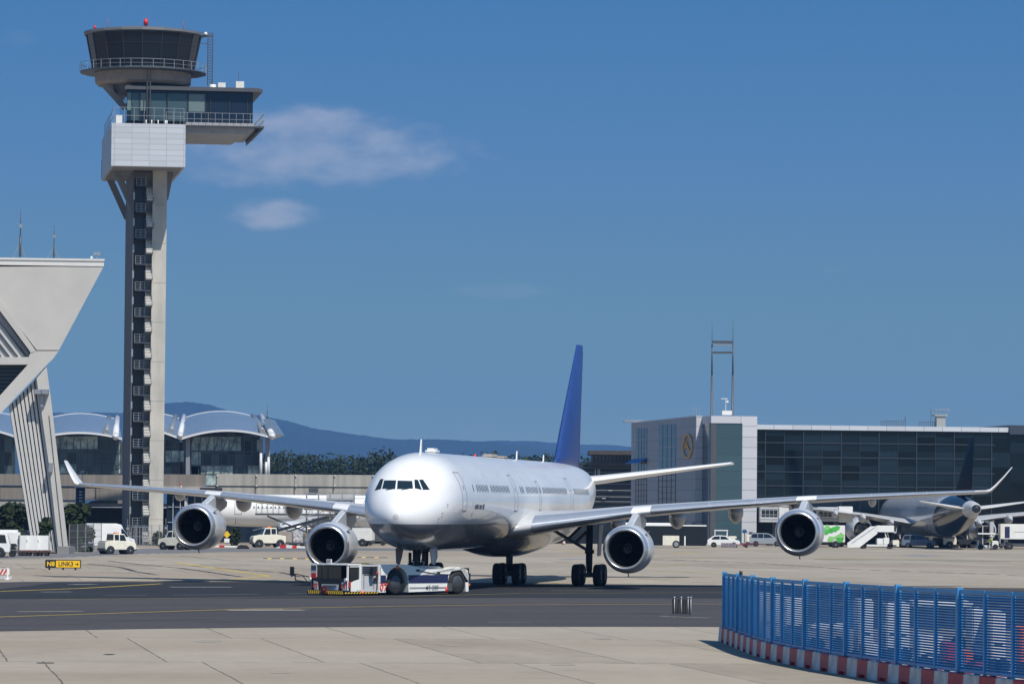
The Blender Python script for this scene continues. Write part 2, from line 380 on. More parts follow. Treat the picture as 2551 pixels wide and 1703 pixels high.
line('apron_blue_line', [(1405, 1392), (1462, 1391)], .9, BL); line('apron_blue_mark', [(2290, 1383), (2300, 1383)], 3.5, BL)
line('service_road_line', [(0, 1391.5), (60, 1390)], .35, WL); line('service_road_line', [(130, 1390), (190, 1387), (260, 1383.5), (420, 1376.5)], .35, WL, dash=(3, 1.5))
line('service_road_line', [(330, 1362), (345, 1366)], .3, WL)
line('service_road_line', [(300, 1393), (640, 1389), (1050, 1391)], .2, WL2, .014)
line('apron_red_line', [(870, 1394), (945, 1393.5)], .4, RL); line('apron_red_line', [(890, 1402), (940, 1402)], .3, RL); line('apron_guide_line', [(840, 1402), (1060, 1395)], .25, YL2, .02)
for pts in ([(272, 1397), (330, 1403), (390, 1409), (450, 1414), (520, 1424), (600, 1436)], [(220, 1404), (300, 1412), (340, 1423), (390, 1431)], [(480, 1409), (600, 1418), (700, 1425), (750, 1436)],
            [(1620, 1392), (1900, 1402), (2100, 1416), (2300, 1423), (2551, 1433)], [(1560, 1434), (1700, 1436), (1800, 1437)], [(0, 1412), (90, 1415)], [(130, 1437), (170, 1437)], [(1380, 1399), (1560, 1403)]):
    line('sealed_joint', pts, .45, TAR, .010, dash=(2.6, 1.2))
for pts in ([(450, 1384), (560, 1394), (690, 1398)], [(900, 1425), (700, 1412)]): line('sealed_joint', pts, .2, TAR, .010, dash=(3, .6))
line('ground_stain', [(1605, 1527), (1622, 1527)], 1.2, TAR); line('ground_stain', [(108, 1649.5), (118, 1649.5)], .5, TAR); line('ground_stain', [(268, 1629), (276, 1628)], .3, TAR)

RUB = mat('tyre_rubber_mark', (.040, .037, .037), .8, var=.25, vscale=1.2); OIL = mat('oil_stain_film', (.285, .252, .202), .8, var=.16, vscale=1.2)
for pts in ([(-50, 1541), (400, 1524.5), (900, 1513), (1400, 1507.5), (1800, 1506.5)], [(-50, 1533), (350, 1520.5), (900, 1506.5), (1400, 1501.5), (1800, 1500)], [(200, 1548), (700, 1536), (1300, 1528), (1780, 1526)], [(0, 1556), (500, 1549), (1000, 1546)]):
    line('tyre_mark', pts, .32, RUB, .0085, dash=(9, 7))
rnd = random.Random(17)
def blotch(px, py, w, d, m_):
    c = G(px, py); mb = MB(); n = 14; mb.add([c+Vector((math.cos(6.2832*i/n)*w*rnd.uniform(.7, 1.15), math.sin(6.2832*i/n)*d*rnd.uniform(.6, 1.2), .006+rnd.uniform(0, .001))) for i in range(n)], [tuple(range(n))]); c.z = 0
    return tag(mb.build('ground_stain', m_, recalc=False), kind='structure')
for px, py, w, d in ((520, 1596, .5, 1.4), (1120, 1606, .35, 1.2), (1400, 1655, .5, .6), (1500, 1590, .4, 1.6), (700, 1675, .3, .5), (330, 1425, 2.2, 5), (560, 1405, 2.6, 7), (1640, 1440, 1.4, 4), (1900, 1412, 3, 9), (2200, 1405, 2.5, 8)): blotch(px, py, w, d, OIL)
# ------------------------------------------------------------------ hills, forest
def interp(pts, x):
    for (a, ya), (b, yb) in zip(pts, pts[1:]):
        if x <= b: t = (x-a)/(b-a); return ya+(yb-ya)*(t*t*(3-2*t)*.5+t*.5)
    return pts[-1][1]
HILL = mat('wooded_hillside', (.016, .026, .022), .95, spec=.1, var=.3, vscale=.004)
def hills(name, prof, Yf, Yr, Yb, seed):
    rnd = random.Random(seed); mb = MB(); x0, x1 = prof[0][0], prof[-1][0]; n = 520; vs = []
    for i in range(n+1):
        px = x0+(x1-x0)*i/n; row = interp(prof, px)+rnd.uniform(-.8, .8)+1.5*math.sin(px*.03+seed)
        top = P(px, row, Yr); b0 = P(px, row, Yf)
        hh = max(top.z, 5)
        vs += [(b0.x, Yf, -.5), (b0.x*1.1, Yf+(Yr-Yf)*.45, hh*.48+rnd.uniform(-8, 8)), (top.x, Yr, hh), (top.x*1.03, Yb, -.5)]
    fs = []
    for i in range(n):
        for k in range(3): fs.append((i*4+k, i*4+4+k, i*4+5+k, i*4+1+k))
    mb.add(vs, fs, True); return tag(mb.build(name, HILL), kind='structure')
hills('hills', [(-900, 1060), (-300, 1040), (0, 1034), (150, 1026), (300, 1029), (360, 1012), (413, 1003), (470, 1002), (520, 1008), (575, 1022), (640, 1034), (700, 1046), (800, 1068), (900, 1085), (960, 1091), (1060, 1094), (1130, 1097), (1210, 1098), (1300, 1110), (1400, 1125), (1700, 1150), (2600, 1180)], 9300, 11300, 13000, 3)
hills('far_hills', [(600, 1140), (900, 1108), (1150, 1100), (1240, 1095.5), (1300, 1099), (1400, 1103), (1480, 1107), (1600, 1114), (1800, 1120), (2600, 1140), (3400, 1160)], 12300, 13400, 14300, 9)

FOL = []
for i, c in enumerate(((.017, .027, .011), (.022, .036, .014), (.030, .044, .017), (.014, .024, .011))):
    m = mat('foliage_%s' % 'abcd'[i], c, .8, spec=.2, var=.25, vscale=1.5); FOL.append(m)
BARK = mat('bark', (.09, .07, .055), .9, var=.2, vscale=4)
def clumps(mb, c, rx, ry, rz, n, s, rnd, nm=4, shell=.55):
    for _ in range(n):
        while True:
            p = Vector((rnd.uniform(-1, 1), rnd.uniform(-1, 1), rnd.uniform(-1, 1)))
            if shell < p.length < 1: break
        q = Vector(c)+Vector((p.x*rx, p.y*ry, p.z*rz)); nrm = (p+Vector((rnd.uniform(-.8, .8), rnd.uniform(-.8, .8), rnd.uniform(-.4, .9)))).normalized()
        a = nrm.orthogonal().normalized(); a.rotate(Matrix.Rotation(rnd.uniform(0, 6.28), 3, nrm)); b = nrm.cross(a); r = s*rnd.uniform(.5, 1.25)
        k = rnd.choice((4, 5)); mb.cur = rnd.randrange(nm)
        mb.add([q+(a*math.cos(6.283*i/k)+b*math.sin(6.283*i/k)*.7)*r*rnd.uniform(.7, 1.2)+nrm*rnd.uniform(-.15, .15)*r for i in range(k)], [tuple(range(k))])
def forest(name, x0, x1, toprow, Y, seed, step=16):
    rnd = random.Random(seed); mb = MB(); px = x0
    while px < x1:
        row = interp(toprow, px)+rnd.uniform(-5, 7); yy = Y+rnd.uniform(-25, 60); t = P(px, row, yy); h = t.z
        for k in range(3):
            cz = h*(.80-.27*k)+rnd.uniform(-1, 1); r = h*rnd.uniform(.17, .25)
            clumps(mb, (t.x+rnd.uniform(-2, 2), yy-k*2.5, cz), r*1.25, r, r*rnd.uniform(.85, 1.1), 210, .55, rnd, shell=.7)
        px += step*rnd.uniform(.6, 1.3)
    return tag(mb.build(name, FOL, recalc=False), 'dark green belt of woodland in front of the blue hills', 'woodland', kind='stuff')
forest('woodland', 560, 1640, [(560, 1134), (700, 1132), (760, 1128), (820, 1134), (880, 1134), (940, 1128), (1020, 1135), (1300, 1136), (1445, 1143), (1470, 1146), (1640, 1150)], 1150, 5)
def tree(name, label, px, row, Y, top, halfw, seed, n=900, group='leafy trees by the hangar leg', leaf=.38):
    rnd = random.Random(seed); b = G(px, row); b = P(px, row, Y); b.z = 0; t = P(px, top, Y); H = t.z; w = halfw*Y/F
    r = thing(name, label, 'tree', b, 0, group)
    m = MB(); m.sm = True; m.cyl((0, 0, 0), (.1, 0, H*.45), .22, .14, 8); 
    for k in range(5):
        a = rnd.uniform(0, 6.28); z0 = H*rnd.uniform(.25, .45); m.cyl((.05, 0, z0), (math.cos(a)*w*.6, math.sin(a)*w*.6, z0+H*rnd.uniform(.15, .35)), .1, .04, 6)
    m.build('trunk', BARK, r)
    m = MB()
    for k in range(13):
        a = rnd.uniform(0, 6.28); q = rnd.uniform(.1, .6); rr = w*rnd.uniform(.38, .6)
        clumps(m, (math.cos(a)*w*q, math.sin(a)*w*q, H*rnd.uniform(.2, .84)-rr*.1), rr, rr, min(rr*.85, H*.24), n//9, leaf, rnd, shell=.5)
    m.build('crown', FOL, r, recalc=False); return r

# ------------------------------------------------------------------ haze
hz = MB(); hz.box(-9500, 9500, -3500, 15500, -1.5, 420)
hm = bpy.data.materials.new('haze_air'); hm.use_nodes = True; nt = hm.node_tree; nt.nodes.clear()
o_ = nt.nodes.new('ShaderNodeOutputMaterial'); pv = nt.nodes.new('ShaderNodeVolumePrincipled')
pv.inputs['Color'].default_value = (.20, .45, .92, 1); pv.inputs['Density'].default_value = 7.4e-5; pv.inputs['Anisotropy'].default_value = 0.0
nt.links.new(pv.outputs[0], o_.inputs['Volume'])
tag(hz.build('haze', hm), kind='stuff')
# ------------------------------------------------------------------ airliners
def paint2(name, top, low, zsplit, rough=.22, a_dark=None, dark=(.01, .014, .04)):
    """glossy two-tone livery: split by height, optional dark tail region"""
    m = bpy.data.materials.new(name); m.use_nodes = True; nt = m.node_tree; b = nt.nodes['Principled BSDF']; N = nt.nodes.new; L = nt.links.new
    tc = N('ShaderNodeTexCoord'); sx = N('ShaderNodeSeparateXYZ'); L(tc.outputs['Object'], sx.inputs[0])
    mr = N('ShaderNodeMapRange'); L(sx.outputs['Z'], mr.inputs[0]); mr.inputs[1].default_value = zsplit-.01; mr.inputs[2].default_value = zsplit+.01
    mx = N('ShaderNodeMix'); mx.data_type = 'RGBA'; L(mr.outputs[0], mx.inputs['Factor']); mx.inputs['A'].default_value = (*low, 1); mx.inputs['B'].default_value = (*top, 1)
    ns = N('ShaderNodeTexNoise'); ns.inputs['Scale'].default_value = .8; ns.inputs['Detail'].default_value = 5
    mp = N('ShaderNodeMapping'); mp.inputs['Scale'].default_value = (1, .3, 1.5); L(tc.outputs['Object'], mp.inputs[0]); L(mp.outputs[0], ns.inputs['Vector'])
    r2 = N('ShaderNodeMapRange'); L(ns.outputs[0], r2.inputs[0]); r2.inputs[1].default_value = .35; r2.inputs[2].default_value = .75; r2.inputs[3].default_value = 1.0; r2.inputs[4].default_value = .9
    # frame and skin joints
    def fr(sock, per, w):
        d = N('ShaderNodeMath'); d.operation = 'DIVIDE'; L(sock, d.inputs[0]); d.inputs[1].default_value = per
        f = N('ShaderNodeMath'); f.operation = 'FRACT'; L(d.outputs[0], f.inputs[0])
        l = N('ShaderNodeMath'); l.operation = 'LESS_THAN'; L(f.outputs[0], l.inputs[0]); l.inputs[1].default_value = w/per; return l.outputs[0]
    ml = N('ShaderNodeMath'); ml.operation = 'MULTIPLY'; L(fr(sx.outputs['Y'], 6.4, .035), ml.inputs[0]); ml.inputs[1].default_value = .28
    sb = N('ShaderNodeMath'); sb.operation = 'SUBTRACT'; L(r2.outputs[0], sb.inputs[0]); L(ml.outputs[0], sb.inputs[1])
    mu = N('ShaderNodeMix'); mu.data_type = 'RGBA'; mu.blend_type = 'MULTIPLY'; mu.inputs['Factor'].default_value = 1; L(mx.outputs['Result'], mu.inputs['A'])
    cb = N('ShaderNodeCombineXYZ')
    for i in range(3): L(sb.outputs[0], cb.inputs[i])
    L(cb.outputs[0], mu.inputs['B'])
    res = mu.outputs['Result']
    if a_dark:
        # livery tail band: y + k*z > a_dark
        k, a0 = a_dark
        q = N('ShaderNodeMath'); q.operation = 'MULTIPLY_ADD'; L(sx.outputs['Z'], q.inputs[0]); q.inputs[1].default_value = k; L(sx.outputs['Y'], q.inputs[2])
        gt = N('ShaderNodeMath'); gt.operation = 'GREATER_THAN'; L(q.outputs[0], gt.inputs[0]); gt.inputs[1].default_value = a0
        m2 = N('ShaderNodeMix'); m2.data_type = 'RGBA'; L(gt.outputs[0], m2.inputs['Factor']); L(res, m2.inputs['A']); m2.inputs['B'].default_value = (*dark, 1); res = m2.outputs['Result']
    L(res, b.inputs['Base Color']); b.inputs['Roughness'].default_value = rough; b.inputs['Coat Weight'].default_value = .6; b.inputs['Coat Roughness'].default_value = .05
    return m
def hermite(st, k, a):
    n = len(st)
    if a <= st[0][0]: return st[0][k]
    if a >= st[-1][0]: return st[-1][k]
    i = max(j for j in range(n-1) if st[j][0] <= a)
    def sl(j): return (st[j+1][k]-st[j][k])/(st[j+1][0]-st[j][0])
    def m_(j):
        if j == 0: return sl(0)*1.6
        if j == n-1: return sl(n-2)
        a1, a2 = sl(j-1), sl(j)
        return 0 if a1*a2 <= 0 else 2*a1*a2/(a1+a2)
    h = st[i+1][0]-st[i][0]; t = (a-st[i][0])/h; m0, m1 = m_(i)*h, m_(i+1)*h
    return (2*t**3-3*t*t+1)*st[i][k]+(t**3-2*t*t+t)*m0+(-2*t**3+3*t*t)*st[i+1][k]+(t**3-t*t)*m1
class Fus:
    """stations: (a, halfwidth, ztop, zbot, zmid)"""
    def __init__(s, st): s.st = st
    def pt(s, a, phi, off=0.0):
        w = hermite(s.st, 1, a); zt = hermite(s.st, 2, a); zb = hermite(s.st, 3, a); zc = hermite(s.st, 4, a)
        c, n = math.cos(phi), math.sin(phi); p = Vector((w*c, a, zc+(zt-zc if n > 0 else zc-zb)*n))
        if off: p += Vector((c, 0, n))*off
        return p
    def at_z(s, a, z, side=1, off=0.0):
        zt = hermite(s.st, 2, a); zb = hermite(s.st, 3, a); zc = hermite(s.st, 4, a)
        q = (z-zc)/((zt-zc) if z > zc else (zc-zb)); q = max(-1, min(1, q)); ph = math.asin(q)
        p = s.pt(a, ph, off); p.x *= side; return p
    def mesh(s, n=56):
        A = [0, .03, .1, .2, .35, .55, .8, 1.1, 1.4, 1.7, 2.0, 2.4, 2.8, 3.3, 3.8, 4.4, 5, 5.8, 6.6, 7.5, 8.5, 10]
        e = s.st[-1][0]; A = [a for a in A if a < e]; x = 12
        while x < e-.01: A.append(x); x += 1.6
        A.append(e); mb = MB(); mb.sm = True; vs = []
        for a in A: vs += [s.pt(a, 2*math.pi*i/n) for i in range(n)]
        mb.add(vs, [(k*n+i, k*n+(i+1) % n, (k+1)*n+(i+1) % n, (k+1)*n+i) for k in range(len(A)-1) for i in range(n)])
        mb.add(vs[-n:], [tuple(range(n))], False)
        return mb
AF = [(1, .001), (.9, .016), (.75, .042), (.6, .064), (.45, .078), (.32, .081), (.2, .074), (.12, .061), (.06, .045), (.025, .030), (.008, .017), (0, 0),
      (.008, -.015), (.025, -.024), (.06, -.034), (.12, -.043), (.2, -.050), (.32, -.053), (.45, -.049), (.6, -.036), (.75, -.020), (.9, -.006)]
def section(l, aLE, ch, z, tk, tw=0.0, vert=False, cant=0.0):
    """airfoil ring; vert: fin (thickness across x).  tk = thickness ratio relative to 13 %"""
    out = []
    for x, t in AF:
        yy = x*ch; tt = t*ch*tk; 
        if vert: out.append(Vector((tt, aLE+yy, z))); continue
        zz = z+tt-math.sin(tw)*(yy-.25*ch); cx = -math.sin(cant)*tt
        out.append(Vector((l+cx, aLE+yy, z+(zz-z)*math.cos(cant))))
    return out
def loft(mb, secs, cap=True, idx=None, side=1, smooth=True):
    n = len(secs[0]); vs = [v.copy() for s_ in secs for v in s_]
    if side < 0:
        for v in vs: v.x = -v.x
    fs = []
    rng = range(n) if idx is None else range(n-1)
    for k in range(len(secs)-1):
        for i in rng: j = (i+1) % n; fs.append((k*n+i, k*n+j, (k+1)*n+j, (k+1)*n+i))
    mb.add(vs, fs, smooth)
    if cap and idx is None: mb.add(secs_side(secs[0], side), [tuple(range(n))], False); mb.add(secs_side(secs[-1], side), [tuple(range(n))], False)
def secs_side(s_, side): return [Vector((v.x*side, v.y, v.z)) for v in s_]
def lerp_sec(st, l):
    for A, B in zip(st, st[1:]):
        if l <= B[0]+1e-6: t = (l-A[0])/(B[0]-A[0]); return tuple(A[i]+(B[i]-A[i])*t for i in range(6))
    return st[-1]
METAL_LE = mat('polished_leading_edge', (.66, .67, .69), .22, metal=.68, var=.05, vscale=2)
WINGG = mat('wing_grey_paint', (.50, .51, .52), .34, coat=.2, var=.07, vscale=.7)
NACP = mat('nacelle_silver_paint', (.60, .63, .67), .30, metal=.2, coat=.3, var=.06, vscale=1)
LIPM = mat('polished_inlet_lip', (.68, .69, .71), .28, metal=.8)
DUCT = mat('inlet_duct_lining', (.055, .058, .064), .5, var=.15, vscale=4)
FANM = mat('fan_blade_titanium', (.018, .019, .023), .38, metal=.6)
SPIN = mat('spinner_dark', (.025, .026, .03), .35); SPIRAL = mat('spinner_spiral_white', (.10, .10, .11), .4)
EXH = mat('exhaust_nickel', (.22, .19, .16), .35, metal=.8, var=.15, vscale=3)
GEARM = mat('gear_leg_grey', (.075, .08, .09), .45, metal=.3, var=.2, vscale=4)
TYRE = mat('aircraft_tyre', (.017, .017, .019), .8, var=.15, vscale=5)
WIN = mat('cabin_window_pane', (.10, .115, .14), .25); COCK = mat('cockpit_glass', (.012, .022, .028), .07, spec=.8)
SEAM = mat('door_seam', (.30, .31, .33), .5); BEACON = mat('red_beacon', (.6, .02, .02), .3)

def surf_poly(fus, pts, side, off):
    return [fus.at_z(a, z, side, off) for a, z in pts]
def engine(par, c, rmax, Ln, side, label=None):
    """turbofan: c = centre of the intake face"""
    e = bpy.data.objects.new('engine', None); col.objects.link(e); e.parent = par; e.location = c
    k = rmax/1.5
    droop = lambda t, q: q-.02*(1-t/2)*k if t < 2 else q
    m = MB(); m.lathe([(.17*k, 1.30*k), (.32*k, 1.395*k), (.7*k, 1.46*k), (1.4*k, 1.5*k), (2.3*k, 1.49*k), (3.2*k, 1.40*k), (4.0*k, 1.24*k), (Ln, 1.05*k), (Ln, 1.0*k), (3.2*k, 1.05*k)], n=48); m.build('nacelle', NACP, e)
    m = MB()
    for t_, r_ in ((1.32, 1.4965), (2.55, 1.476)): m.lathe([(t_*k, r_*k+.006), ((t_+.02)*k, r_*k+.006)], n=48)
    m.build('cowl_seam', SEAM, e, recalc=False)
    m = MB(); prof = [(.32*k, 1.395*k+.004), (.17*k, 1.335*k+.004), (.06*k, 1.27*k), (.01*k, 1.22*k), (0, 1.185*k), (.02*k, 1.15*k), (.09*k, 1.115*k), (.22*k, 1.09*k), (.42*k, 1.075*k)]
    m.lathe(prof, n=56); m.build('inlet_lip', LIPM, e)
    m = MB(); m.lathe([(.42*k, 1.076*k), (.8*k, 1.08*k), (1.5*k, 1.12*k), (1.75*k, 1.12*k)], n=48); m.build('inlet_duct', DUCT, e)
    m = MB(); m.lathe([(1.72*k, 1.12*k), (1.72*k, .02)], n=32); m.build('fan_backing', BLACKM, e)
    m = MB(); nb = 26
    for i in range(nb):
        th = 2*math.pi*i/nb; vs = []
        for r, tw, dy in ((.34*k, .9, 0), (.6*k, .6, -.02), (.85*k, .32, -.05), (1.09*k, .12, -.02)):
            w = .17*k*(.8+.5*r/k); d = Vector((math.cos(th), 0, math.sin(th))); t = Vector((-math.sin(th), 0, math.cos(th)))
            o_ = d*r+Vector((0, 1.5*k+dy, 0))
            vs += [o_-t*w/2*math.cos(tw)*1.0-Vector((0, .1*k*math.sin(tw)+.04, 0)), o_+t*w/2*math.cos(tw)+Vector((0, .1*k*math.sin(tw)+.04, 0))]
        m.add(vs, [(j*2, j*2+1, j*2+3, j*2+2) for j in range(3)], True)
    m.build('fan_blades', FANM, e, recalc=False)
    m = MB(); m.lathe([(.95*k, .01), (1.0*k, .08*k), (1.15*k, .2*k), (1.35*k, .3*k), (1.5*k, .35*k), (1.6*k, .36*k)], n=24); sp = m.build('spinner', SPIN, e)
    m = MB(); q = []
    for i in range(34):
        t = i/33; r = (.06+.24*t)*k; y = (.985+.37*t**1.5)*k-.012-.05*(1-t)*t*k; th = t*8.6
        for rr in (r, r+.03*k): q.append(Vector((math.cos(th)*rr, y, math.sin(th)*rr)))
    m.add(q, [(i*2, i*2+1, i*2+3, i*2+2) for i in range(33)]); m.build('spinner_spiral', SPIRAL, sp, recalc=False)
    m = MB(); m.lathe([(Ln-1.0*k, .95*k), (Ln+.2, .72*k), (Ln+.9*k, .52*k), (Ln+.95*k, .46*k), (Ln+.4*k, .4*k), (Ln+1.7*k, .05)], n=28); m.build('exhaust_nozzle', EXH, e)
    m = MB(); zz = 1.43*k*math.sin(R(38)); xx = 1.43*k*math.cos(R(38))
    m.prism([(xx-.02, .6*k, zz), (xx-.02, 1.15*k, zz), (xx+.02, 1.1*k, zz+.02)], Vector((.25*k, 0, .2*k))); m.build('strake', NACP, e)
    m = MB(); m.bar((0, 1.6*k, -1.48*k), (.02, 1.75*k, -1.68*k), .05); m.build('drain_mast', BLACKM, e)
    return e
def wheel(mb_t, mb_r, c, r, w, ax=(1, 0, 0)):
    c = Vector(c); ax = Vector(ax)
    prof = [(-w*.5, r*.62), (-w*.5, r*.86), (-w*.36, r*.97), (0, r), (w*.36, r*.97), (w*.5, r*.86), (w*.5, r*.62)]
    a = ax; u = Vector((0, 0, 1)); v = a.cross(u).normalized(); n = 24; vs = []
    for t, rr in prof: vs += [c+a*t+(u*math.cos(6.2832*i/n)+v*math.sin(6.2832*i/n))*rr for i in range(n)]
    mb_t.add(vs, [(k*n+i, k*n+(i+1) % n, (k+1)*n+(i+1) % n, (k+1)*n+i) for k in range(len(prof)-1) for i in range(n)], True)
    mb_r.cyl(c-a*w*.42, c+a*w*.42, r*.63, n=20); mb_r.cyl(c-a*w*.5, c+a*w*.5, r*.2, n=12)
def gear(par, name, c, top, twin, bogie, r=.69, w=.5, brace=None, door=None):
    g_ = bpy.data.objects.new(name, None); col.objects.link(g_); g_.parent = par; g_.location = c
    m = MB(); m.cyl((0, 0, r), (0, 0, top), .17, .24, 14); m.cyl((0, 0, r*.9), (0, 0, top*.52), .15, .15, 12); m.cyl((0, 0, top*.5), (0, 0, top*.56), .3, n=14)
    m.bar((0, .28, r+.1), (0, .5, r+.55), .12); m.bar((0, .5, r+.55), (0, .28, r+1.0), .12)
    m.bar((.18, -.1, r+.3), (.22, -.1, top), .05); m.bar((-.2, -.05, r+.2), (-.24, .1, top*.9), .04)
    m.build('strut', GEARM, g_)
    ys = ((-1.0, 1.0) if bogie else (0,))
    if bogie: m = MB(); m.bar((0, -1.1, r), (0, 1.1, r), .24, .3); m.build('bogie_beam', GEARM, g_)
    for y in ys:
        m = MB(); m.cyl((-twin/2-.1, y, r), (twin/2+.1, y, r), .1, n=10); m.build('axle', GEARM, g_)
        for s_ in (-1, 1):
            t = MB(); q = MB(); wheel(t, q, (s_*twin/2, y, r), r, w); o_ = t.build('tyre', TYRE, g_); q.build('rim', DRIM, g_)
    if brace:
        m = MB()
        for p, q in brace: m.bar(p, q, .17, .2)
        m.build('side_brace', GEARM, g_)
    return g_
def airliner(name, label, cat, loc, rz, sp):
    t = thing(name, label, cat, loc, rz)
    fus = Fus(sp['fus']); fo = fus.mesh().build('fuselage', sp['paint'], t)
    # ---- wings
    for s_ in (-1, 1):
        st = sp['wing']; m = MB(); loft(m, [section(*q) for q in st], side=s_); wo = m.build('wing', WINGG, t)
        # bare metal slat segments over the leading edge
        cuts = sp['slats']
        for l0, l1, mt in cuts:
            m = MB(); secs = []
            for j in range(4):
                l = l0+(l1-l0)*j/3; q = lerp_sec(st, l); ring = section(*q); full = ring[7:16]   # x/c <= .12
                c_ = Vector((l, q[1]+.12*q[2], q[3]))
                ring2 = [p+(p-c_).normalized()*.018 for p in full]; secs.append(ring2)
            loft(m, secs, idx=1, side=s_); m.build('slat' if mt is METAL_LE else 'pylon_slat_panel', mt, wo)
        if sp.get('winglet'):
            m = MB(); loft(m, [section(*q) for q in sp['winglet']], side=s_); m.build('winglet', WHITE, wo)
        for (l, L_, r_) in sp['flaps']:
            q = lerp_sec(st, l); te = q[1]+q[2]; z = q[3]-.02*q[2]; m = MB()
            m.lathe([(-L_*.62, .02), (-L_*.5, r_*.45), (-L_*.3, r_*.85), (-L_*.05, r_), (L_*.15, r_*.85), (L_*.32, r_*.4), (L_*.38, .03)], c=(l*s_, te-.2, z-r_*.62), n=18, squash=lambda t_, q_: q_*1.5); m.build('flap_fairing', WINGG, wo)
        # engines and pylons
        for (l, a0, z, r_, Ln) in sp['eng']:
            engine(t, (l*s_, a0, z), r_, Ln, s_)
            q = lerp_sec(st, l); k = r_/1.5; zt = q[3]-.02*q[2]; m = MB(); w = .42*k; yle = q[1]
            prof = [(a0+1.4*k, z+1.40*k), (a0+2.6*k, zt-.45*k if zt-.45*k > z+1.45*k else z+1.62*k), (yle-.3, zt+.12), (yle+.5, zt+.1), (yle+3.4, zt-.2), (yle+3.2, zt-.7), (a0+Ln+1.2*k, z+.72*k), (a0+Ln-1, z+.9*k)]
            ring = [Vector((l*s_-w/2, y_, z_)) for y_, z_ in prof]; m.prism(ring, (w, 0, 0)); m.build('pylon', NACP, t, bevel=.1)
    # ---- tail
    for s_ in (-1, 1):
        m = MB(); loft(m, [section(*q) for q in sp['htp']], side=s_); ho = m.build('horizontal_stabiliser', sp.get('htpm', WHITE), t)
    m = MB(); loft(m, [section(0, *q, vert=True) for q in sp['fin']]); fin = m.build('tail_fin', sp['finm'], t)
    if sp.get('rudder'):
        m = MB(); secs = []
        for z_, ya, yb, w_ in sp['rudder']: secs.append([Vector((-w_, ya, z_)), Vector((w_, ya, z_)), Vector((.03, yb+.02, z_)), Vector((-.03, yb+.02, z_))])
        loft(m, secs, smooth=False); m.build('rudder', sp['rudm'], fin)
    # ---- windows
    wm = MB
    for s_ in sp.get('sides', (1,)):
        for a in sp['windows']:
            z = sp['wz']; h, w = sp['wh']; m = wm(); pts = [(a+w/2*cx, z+h/2*cz) for cx, cz in ((-1, -.55), (-.55, -1), (.55, -1), (1, -.55), (1, .55), (.55, 1), (-.55, 1), (-1, .55))]
            m.add(surf_poly(fus, pts, s_, .012), [tuple(range(8))]); m.build('cabin_window', WIN, fo, recalc=False)
        for (a0, a1, z0, z1) in sp['doors']:
            m = wm()
            for x0, x1, y0, y1, off in ((a0-.04, a0+.03, z0, z1, .01), (a1-.03, a1+.04, z0, z1, .01), (a0-.04, a1+.04, z0-.05, z0+.03, .013), (a0-.04, a1+.04, z1-.02, z1+.04, .013)):
                n = 8; g_ = []
                for i in range(n+1): 
                    for j in (0, 1): g_.append(fus.at_z(x0+(x1-x0)*j, y0+(y1-y0)*i/n, s_, off))
                m.add(g_, [(i*2, i*2+1, i*2+3, i*2+2) for i in range(n)])
            q = (a0+a1)/2+.08; m.add(surf_poly(fus, [(q-.07, sp['wz']-.12), (q+.07, sp['wz']-.12), (q+.07, sp['wz']+.14), (q-.07, sp['wz']+.14)], s_, .015), [(0, 1, 2, 3)])
            m.build('door_outline', SEAM, fo, recalc=False)
    return t, fus, fo

# the big four-engined jet under tow
JL = Vector((-6.36, 235.13, 0)); JR = -.1601
FUS1 = [(0, 0, 4.38, 4.38, 4.38), (.12, .42, 4.78, 3.98, 4.37), (.4, .80, 5.10, 3.62, 4.38), (.9, 1.25, 5.46, 3.28, 4.42), (1.5, 1.66, 5.83, 3.02, 4.52), (2.2, 2.00, 6.40, 2.82, 4.66), (3.0, 2.29, 7.00, 2.68, 4.85), (4.0, 2.54, 7.50, 2.56, 5.02), (5.4, 2.73, 7.86, 2.47, 5.18), (7.2, 2.81, 8.04, 2.43, 5.25), (9, 2.82, 8.07, 2.43, 5.25),
        (53, 2.82, 8.07, 2.43, 5.25), (58, 2.72, 8.06, 2.95, 5.5), (63, 2.30, 7.98, 4.0, 6.0), (68, 1.45, 7.72, 5.2, 6.5), (72, .70, 7.40, 6.2, 6.8), (74, .25, 7.2, 6.7, 6.95)]
def wins(*rr):
    o_ = []
    for a, b in rr:
        while a <= b: o_.append(a); a += .533
    return o_
